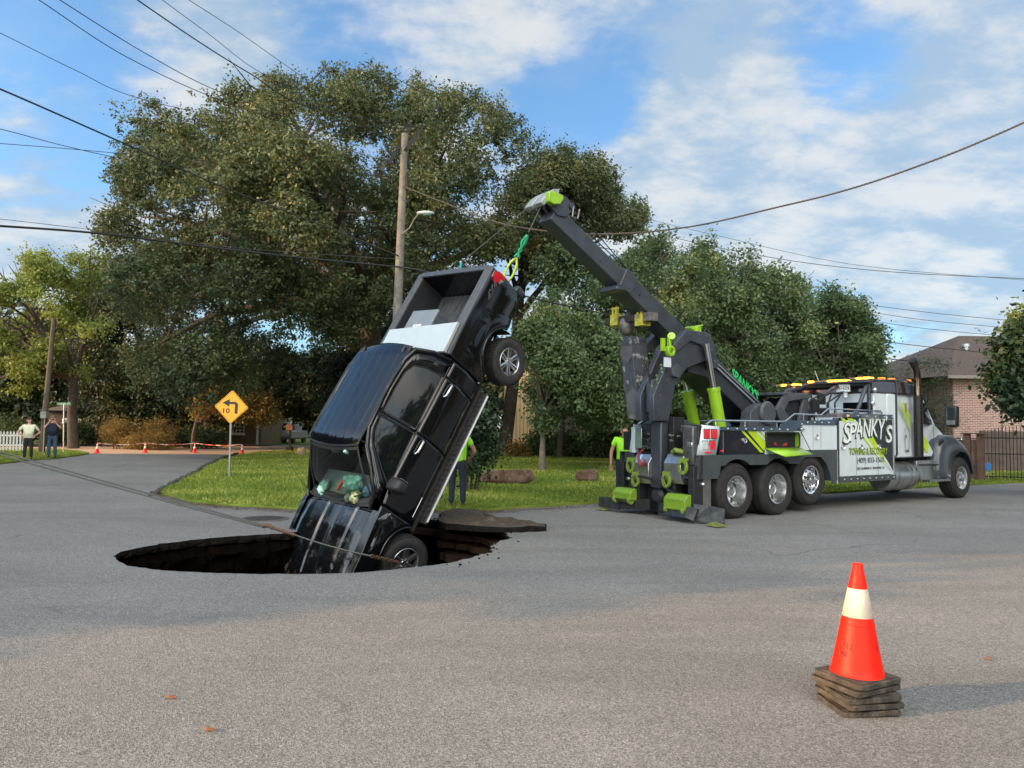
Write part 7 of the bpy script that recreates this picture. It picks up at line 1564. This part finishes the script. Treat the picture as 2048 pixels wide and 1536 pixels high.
def limbs(mb, base, r0, fork, targets, seed, sub=True, sag=.12):
    rg = random.Random(seed); base = Vector(base); fork = Vector(fork)
    mid = base.lerp(fork, .5)+Vector((rg.uniform(-.2, .2), rg.uniform(-.2, .2), 0))
    mb.tube([base-Vector((0, 0, .2)), base+Vector((0, 0, .25)), mid, fork], [r0*1.5, r0*1.12, r0*.9, r0*.8], 12)
    for t in targets:
        t = Vector(t[:3]); L = (t-fork).length
        c = fork.lerp(t, .5)+Vector((rg.uniform(-1, 1), rg.uniform(-1, 1), rg.uniform(-.3, 1.2)))*L*sag
        pts = []; st = mid.lerp(fork, rg.uniform(.55, 1))
        for i in range(8):
            u = i/7; p = st*(1-u)**2+c*2*u*(1-u)+t*u*u; p += Vector((rg.uniform(-1, 1), rg.uniform(-1, 1), rg.uniform(-1, 1)))*L*.016*(1 if 0 < i else 0); pts.append(p)
        ra = r0*rg.uniform(.42, .68); mb.tube(pts, [ra*(1-.86*i/7) for i in range(8)], 7)
        if sub:
            for j in (3, 4, 5, 6):
                for q in range(2):
                    p = pts[j]; e = p+Vector((rg.uniform(-1, 1), rg.uniform(-1, 1), rg.uniform(-.2, 1)))*L*.26
                    m_ = p.lerp(e, .5)+Vector((rg.uniform(-1, 1), rg.uniform(-1, 1), rg.uniform(-.3, .6)))*L*.05
                    mb.tube([p, m_, e], [ra*(1-.86*j/7)*.55, ra*(1-.86*j/7)*.4, .012], 5)
def tree(name, label, cat, blobs, base, r0, forkz, lm, twigs, lpt, leaf, seed, bark=BARK, group=None, ntarget=9, fork=None, **kw):
    th = thing(name, label, cat, tuple(base), group=group); bv = Vector(base)
    loc = [(b[0]-bv.x, b[1]-bv.y, b[2]-bv.z, b[3]) for b in blobs]
    V, Fc, ti = leaves(loc, twigs, lpt, leaf, seed, **kw); flatmesh('crown', V, Fc, lm, th, ti)
    rg = random.Random(seed); tg = rg.sample(loc, min(ntarget, len(loc))); mb = MB()
    fk = fork if fork else (loc[0][0]*.05, 0, forkz)
    limbs(mb, (0, 0, 0), r0, fk, tg, seed); mb.build('trunk', bark, th, smooth=60)
    return th
OAKL = leafmat('oak_leaves', (.042, .064, .032), (.118, .142, .058), (.40, .32, .12), .32)  # ochre end stop puts warm sunlight into the colour of scattered leaves
DARKL = leafmat('dark_leaves', (.016, .030, .014), (.052, .070, .028), (.17, .15, .05), .3)
PEARL = leafmat('glossy_leaves', (.055, .095, .045), (.160, .225, .095), (.38, .40, .20), .42)
LIGHTL = leafmat('light_leaves', (.10, .14, .03), (.26, .32, .08), (.46, .48, .18), .5)
SHRUBL = leafmat('shrub_leaves', (.03, .055, .02), (.09, .13, .045), (.2, .22, .08), .35)
DRYL = leafmat('dry_foliage', (.12, .09, .03), (.34, .23, .07), (.60, .40, .13), .4)
MAGL = leafmat('broad_leaves', (.010, .028, .012), (.032, .060, .024), (.07, .10, .045), .1)

OAK_PX = [(188,432),(205,445),(236,420),(238,360),(246,312),(270,262),(272,200),(300,188),(340,196),(380,192),(420,208),(448,198),(466,152),(520,132),(560,150),(600,160),(640,135),(700,150),(752,134),(792,165),(836,160),
          (880,185),(935,182),(985,212),(1030,250),(1066,300),(1080,350),(1090,420),(1072,480),(1010,505),(960,520),(905,545),(860,600),(800,660),(740,700),(660,690),(600,700),(560,760),(480,800),(400,815),(330,800),(280,760),(240,700),(225,620),(210,540),(200,480)]
ob = make_blobs(OAK_PX, 36, 9.5, 150, 62, 11)
base = gnd(748, 905); base = np.array([at(748, 800, 38)[0], 38, 0])
fk = at(745, 560, 37.5)
tree('oak_tree', 'huge spreading live oak with a broad dark crown, trunk behind the utility pole', 'tree', ob, base, .62, 6.5, OAKL, 28500, 19, .078, 21, ntarget=26, fork=(fk[0]-base[0], -.5, fk[2]), gaps=.48, twr=.28)
OAK2_PX = [(1050,330),(1085,292),(1130,305),(1175,305),(1215,340),(1228,385),(1262,392),(1288,420),(1282,455),(1240,475),(1195,470),(1150,500),(1120,545),(1085,520),(1040,520),(985,520),(960,470),(1000,430)]
ob2 = make_blobs(OAK2_PX, 43, 5, 42, 44, 12)
b2 = np.array([at(1010, 800, 47)[0], 47, 0]); fk = at(1040, 560, 46)
tree('oak_tree', 'second oak whose crown rises just behind the tip of the crane boom', 'tree', ob2, b2, .4, 6, OAKL, 7600, 18, .088, 22, ntarget=12, fork=(fk[0]-b2[0], -.5, fk[2]), gaps=.45)
# hanging spray of foliage under the boom
ob3 = make_blobs([(1050,560),(1080,520),(1130,480),(1200,500),(1260,560),(1270,640),(1200,640),(1150,610),(1090,590)], 38, 3, 22, 30, 14)
b3 = np.array([at(1120, 800, 40)[0], 40, 0])
tree('slender_tree', 'thin airy tree showing sky between its twigs, below the crane boom tip', 'tree', ob3, b3, .16, 4, PEARL, 950, 14, .11, 24, ntarget=9, gaps=.9)
# low dark reaches of the oak on the left and the trees behind it
lows = [
 ('dark evergreen filling the gap left of the oak, behind the street sign', [(150,560),(230,520),(300,600),(360,700),(420,780),(400,850),(330,875),(200,875),(150,840),(160,700)], 54, 3.5, 34, 46, DARKL, 4200, .125, 31, (290, .3)),
 ('dark tree mass behind the yellow turn sign', [(350,720),(450,740),(560,700),(660,690),(700,760),(680,830),(620,840),(560,825),(500,838),(430,850),(360,840)], 51, 3.5, 36, 42, DARKL, 4200, .125, 32, (420, .22)),
 ('dark tree hidden largely by the raised pickup', [(640,690),(760,640),(860,620),(960,640),(1010,720),(1020,820),(960,850),(860,860),(700,860),(620,840)], 45, 3, 36, 46, DARKL, 3800, .13, 33, (900, .25)),
 ('dark tree behind the woman in the pale top at the left edge', [(-60,640),(60,600),(170,640),(220,720),(210,850),(120,878),(-60,878)], 62, 4, 34, 46, DARKL, 2600, .2, 34, (40, .3)),
]
for l, pg, Y, D, n, rp, lm, tw, lf, sd, (tx, tr_) in lows:
    bl = make_blobs(pg, Y, D, n, rp, sd); bs_ = (at(tx, 850, Y)[0], Y, 0)
    tree('shade_tree', l, 'tree', bl, bs_, tr_, 3.5, lm, tw, 14, lf, sd, group='shade trees behind the street', ntarget=7)
# low yellowish branches of a small tree by the yellow sign
bl = make_blobs([(395,800),(430,775),(480,775),(530,790),(560,815),(540,845),(500,842),(455,836),(420,838),(385,835)], 40, 1.2, 22, 17, 41)
tree('small_tree', 'small tree with yellow-brown leaves right behind the yellow turn sign', 'tree', bl, (at(388, 850, 41)[0], 41, 0), .13, 2.0, DRYL, 700, 14, .085, 41, ntarget=7)
# light green tree at the left
LT = [(-70,520),(-20,480),(30,492),(55,478),(85,485),(118,530),(128,480),(160,462),(200,470),(216,520),(224,580),(240,640),(238,720),(200,770),(150,760),(100,770),(40,790),(-70,800)]
bl = make_blobs(LT, 44, 3.5, 80, 27, 51)
tree('pecan_tree', 'loose light green sunlit tree with forked trunk behind the leaning pole at left', 'tree', bl, (at(148, 850, 44)[0], 44, 0), .27, 4.5, LIGHTL, 5400, 15, .095, 51, ntarget=18, gaps=1.0)
# row of glossy trees behind the wrecker
def row_tree(label, pg, Y, D, n, rp, tw, sd, tx, tr_=.13, lm=PEARL, lf=.072, shoots=(), gaps=.35, zt=2.6, lpt=21):
    bl = make_blobs(pg, Y, D, n, rp, sd); rg = random.Random(sd)
    for (px, py0, py1) in shoots:
        k = int((py1-py0)/11)
        for i in range(k):
            u = i/max(1, k-1); c = at(px+rg.uniform(-5, 5)+7*sin(u*4+px), py0+(py1-py0)*u, Y+rg.uniform(-.8, .8)); bl.append((c[0], c[1], c[2], (4+11*u)*Y/F))
    return tree('pear_tree', label, 'tree', bl, (at(tx, 850, Y)[0], Y, 0), tr_, zt, lm, tw, lpt, lf, sd, bark=BARKL, group='row of glossy green trees behind the wrecker', ntarget=12, gaps=gaps)
row_tree('glossy green tree left of the mast of the wrecker, nearest the pickup', [(1040,680),(1060,610),(1100,590),(1150,600),(1200,640),(1250,680),(1262,780),(1250,850),(1190,866),(1110,862),(1060,840),(1046,760)], 28, 2.4, 50, 30, 3300, 61, 1085, .11)
row_tree('tall green tree with slim shoots standing up beside the crane boom', [(1180,640),(1200,560),(1250,500),(1290,480),(1330,500),(1400,520),(1440,560),(1450,640),(1460,760),(1440,860),(1340,870),(1250,866),(1190,840)], 31, 2.8, 70, 32, 4700, 62, 1300, .14,
         shoots=((1290,462,520),(1345,448,520),(1384,436,520),(1400,452,540),(1425,478,560),(1322,455,510)))
row_tree('wide green tree behind the lettered part of the crane boom', [(1400,600),(1420,545),(1470,530),(1530,550),(1580,560),(1620,600),(1640,680),(1630,780),(1600,850),(1480,870),(1410,850)], 32, 2.6, 60, 32, 4200, 63, 1500, .14,
         shoots=((1478,488,550),(1490,500,560),(1508,520,560),(1545,532,580),(1582,540,590)))
row_tree('last glossy tree on the right of the row, above the amber light bar', [(1560,640),(1600,580),(1650,575),(1690,595),(1730,630),(1752,690),(1760,750),(1740,800),(1640,850),(1560,850)], 33, 2.2, 46, 26, 3400, 64, 1680, .12,
         shoots=((1664,566,600),(1688,590,620),(1718,602,640),(1738,620,670),(1752,645,700)))
row_tree('taller green tree standing behind the others in the row and closing their gaps', [(1050,640),(1110,560),(1200,520),(1290,478),(1400,490),(1470,520),(1540,535),(1620,575),(1690,600),(1740,650),(1755,760),(1700,830),(1200,850),(1060,820)], 38, 2.6, 120, 34, 6500, 65, 1400, .16, lf=.095)
# wispy tree beside the brick house, far tree
bl = make_blobs([(1770,745),(1800,738),(1845,720),(1880,712),(1900,735),(1905,780),(1915,840),(1900,872),(1850,872),(1800,800)], 34, 1.5, 28, 17, 71)
tree('juniper', 'wispy grey-green conifer between the exhaust stack of the wrecker and the brick house', 'conifer', bl, (at(1890, 850, 34)[0], 34, 0), .1, 1.5, leafmat('wispy', (.035, .06, .03), (.09, .12, .06), (.18, .2, .1)), 560, 12, .075, 71, aspect=.2, gaps=.15)
bl = make_blobs([(1755,770),(1765,735),(1800,742),(1835,760),(1850,800),(1800,830),(1755,820)], 48, 3, 20, 20, 72)
tree('far_tree', 'distant loose tree seen over the cab of the wrecker', 'tree', bl, (at(1800, 850, 48)[0], 48, 0), .2, 2, PEARL, 800, 14, .14, 72)
bl = make_blobs([(1998,800),(2004,700),(2022,665),(2050,640),(2180,620),(2180,880),(2070,850),(2050,850),(2030,830)], 20, 1.0, 36, 22, 73)
tree('magnolia', 'dark broad-leaved tree entering at the right edge in front of the brick house', 'tree', bl, (at(2110, 850, 20)[0], 20, 0), .12, 1.6, MAGL, 1900, 12, .085, 73, ntarget=9)
bl = make_blobs([(2018,665),(2030,635),(2060,615),(2150,590),(2150,700),(2040,690)], 30, 1.2, 16, 20, 74)
tree('far_tree', 'light green treetop above the roof of the brick house at the right edge', 'tree', bl, (at(2120, 850, 30)[0], 30, 0), .15, 4, LIGHTL, 700, 13, .09, 74)
# backdrop of woods closing every low gap
def wood(name, px0, px1, top, Y, n, seed, label, lm=DARKL):
    rg = np.random.default_rng(seed); bl = []
    for i in range(n):
        px = rg.uniform(px0, px1); t = top+25*sin(px*.011)+20*noise.noise(Vector((px*.02, seed, 0))); py = rg.uniform(t, 872); c = at(px, py, Y+rg.uniform(-4, 4)); bl.append((c[0], c[1], c[2], rg.uniform(1.2, 2.2)))
    V, Fc, ti = leaves(bl, n*34, 12, .30, seed, twr=.6); o = flatmesh(name, V, Fc, lm, None, ti); o['kind'] = 'stuff'; o['label'] = label; o['category'] = 'woods'
wood('woods', -300, 1100, 745, 84, 330, 81, 'far dark woods behind the houses on the left')
wood('woods', 1040, 1900, 780, 72, 190, 82, 'far dark woods behind the row of trees on the right')
# shrubs
def shrub(name, label, pg, Y, D, n, rp, tw, lm, lf, sd, cat='shrub', group=None, **kw):
    bl = make_blobs(pg, Y, D, n, rp, sd); P = np.array(pg, float); bx = at(P[:, 0].mean(), 850, Y)
    th = thing(name, label, cat, (bx[0], Y, 0), group=group)
    V, Fc, ti = leaves([(b[0]-bx[0], b[1]-Y, b[2], b[3]) for b in bl], tw, 12, lf, sd, zmin=.05, **kw); flatmesh('foliage', V, Fc, lm, th, ti)
    mb = MB(); rg = random.Random(sd)
    for b in rg.sample(bl, min(8, len(bl))): mb.tube([(b[0]-bx[0])*.4 and ((b[0]-bx[0])*.6, (b[1]-Y)*.5, 0), (b[0]-bx[0], b[1]-Y, max(.2, b[2]))], [.03, .01], 5)
    mb.build('stems', BARK, th); return th
shrub('young_magnolia', 'dark green bush standing close behind the worker at the raised pickup', [(900,900),(905,850),(925,820),(950,815),(975,850),(985,890),(970,930),(930,940),(905,930)], 19, .6, 24, 17, 900, MAGL, .055, 91)
bush = [('golden-brown sprawling bush nearest the street sign', [(196,886),(205,858),(232,838),(262,842),(278,868),(280,890),(230,892)]), ('tall golden-brown bush in the middle of the garden bed', [(268,888),(278,862),(300,842),(322,838),(345,856),(352,876),(330,890),(290,892)]),
        ('low dry bush between the two middle road cones', [(240,893),(262,876),(320,874),(352,884),(340,895),(280,897)])]
for i, (l, pg) in enumerate(bush): shrub('dry_bush', l, pg, 44.5+i*.5-(i == 2)*2.0, .8, 20, 9, 620, DRYL, .075, 95+i, group='golden brown bushes behind the cones', aspect=.25)
shrub('hedge', 'low broad-leaved green hedge right of the golden bushes, behind the cones', [(340,890),(345,870),(400,866),(450,870),(458,888),(420,894),(350,894)], 47, .9, 26, 10, 900, leafmat('hedge_l', (.03, .055, .018), (.10, .13, .045), (.3, .33, .18)), .085, 99, 'hedge')
for i, (l, a_, b_, t_, Y) in enumerate([('round dark shrub at the wall of the tan board house', 1052, 1110, 868, 42), ('dark shrub left of the tall window behind the row of trees', 1105, 1170, 872, 41), ('low shrub under the tall window', 1165, 1240, 862, 40),
      ('dark shrub between the wrecker and the small stone block', 1225, 1300, 860, 40), ('shrub behind the rear deck of the wrecker', 1290, 1420, 866, 40), ('shrub seen under the body of the wrecker', 1420, 1640, 868, 38)]):
    shrub('shrub', l, [(a_, 912), (a_+4, t_+12), ((a_+b_)/2, t_), (b_-4, t_+12), (b_, 912)], Y, 1.0, 18, 15, 620, SHRUBL, .08, 110+i, group='shrubs at the foot of the trees')
shrub('shrub', 'dark shrub at the very left behind the picket fence', [(-60,890),(-60,845),(20,835),(60,850),(80,885)], 47, 1, 16, 16, 500, SHRUBL, .09, 121)
shrub('shrub', 'dark shrub behind the street sign post', [(85,890),(100,858),(150,850),(195,862),(200,890)], 49, 1, 18, 14, 560, SHRUBL, .09, 122)
shrub('sun_tinted_bush', 'little bush with sunlight painted as orange leaves in front of the tan board house', [(1020,910),(1024,893),(1040,888),(1052,896),(1052,912)], 40, .4, 12, 6, 240, leafmat('sun_tinted_leaves', (.05, .09, .02), (.10, .12, .03), (.75, .16, .04)), .05, 123, 'flower bush', tb=.25)  # orange stop paints sunlight onto plain green leaves
# trees and a house out of frame to the left whose long evening shadows cover the crossing
def offscreen(label, x, y, h, w, sd, bot=2.0):
    bl = []; rg = random.Random(sd)
    for i in range(26):
        a = rg.uniform(0, 2*pi); r = w*rg.random()**.5; z = rg.uniform(bot, h); k = math.sqrt(max(.15, 1-((z-h*.45)/(h*.62))**2)); bl.append((x+r*k*cos(a), y+r*k*sin(a), z, rg.uniform(1.2, 2.0)))
    tree('street_tree', label, 'tree', bl, (x, y, 0), .3, 3, OAKL, 1150, 12, .34, sd, group='street trees left of the view', ntarget=5, twr=.6)
for i, (x, y, h, w, l, bt) in enumerate([(-31, 4.2, 12.5, 3.6, 'nearest street tree outside the left of the view', 1), (-31, 10.5, 13, 4.4, 'second street tree outside the left of the view', .5), (-32, 17, 13, 4.6, 'third street tree outside the left of the view', .5),
       (-33, 24, 12.5, 4.4, 'fourth street tree outside the left of the view', .5), (-35, 29.5, 11, 3.4, 'farthest street tree outside the left of the view', 1), (-52, 8, 11, 5, 'tree in a garden beyond the street trees', .5), (-50, 20, 11, 5, 'garden tree beyond the middle street trees', .5)]):
    offscreen(l, x, y, h, w, 140+i, bt)

for i, (x, y, h, w, l) in enumerate([(24, 2, 11, 4.5, 'dark tree outside the right of the view, mirrored in the pickup paint'), (27, 12, 11, 5, 'second tree outside the right of the view'), (20, -8, 11, 4.5, 'tree behind the photographer to the right'), (4, -24, 11, 5, 'tree far behind the photographer'), (-14, -20, 10, 4.5, 'tree behind the photographer to the left')]):
    offscreen(l, x, y, h, w, 170+i, 1.0)
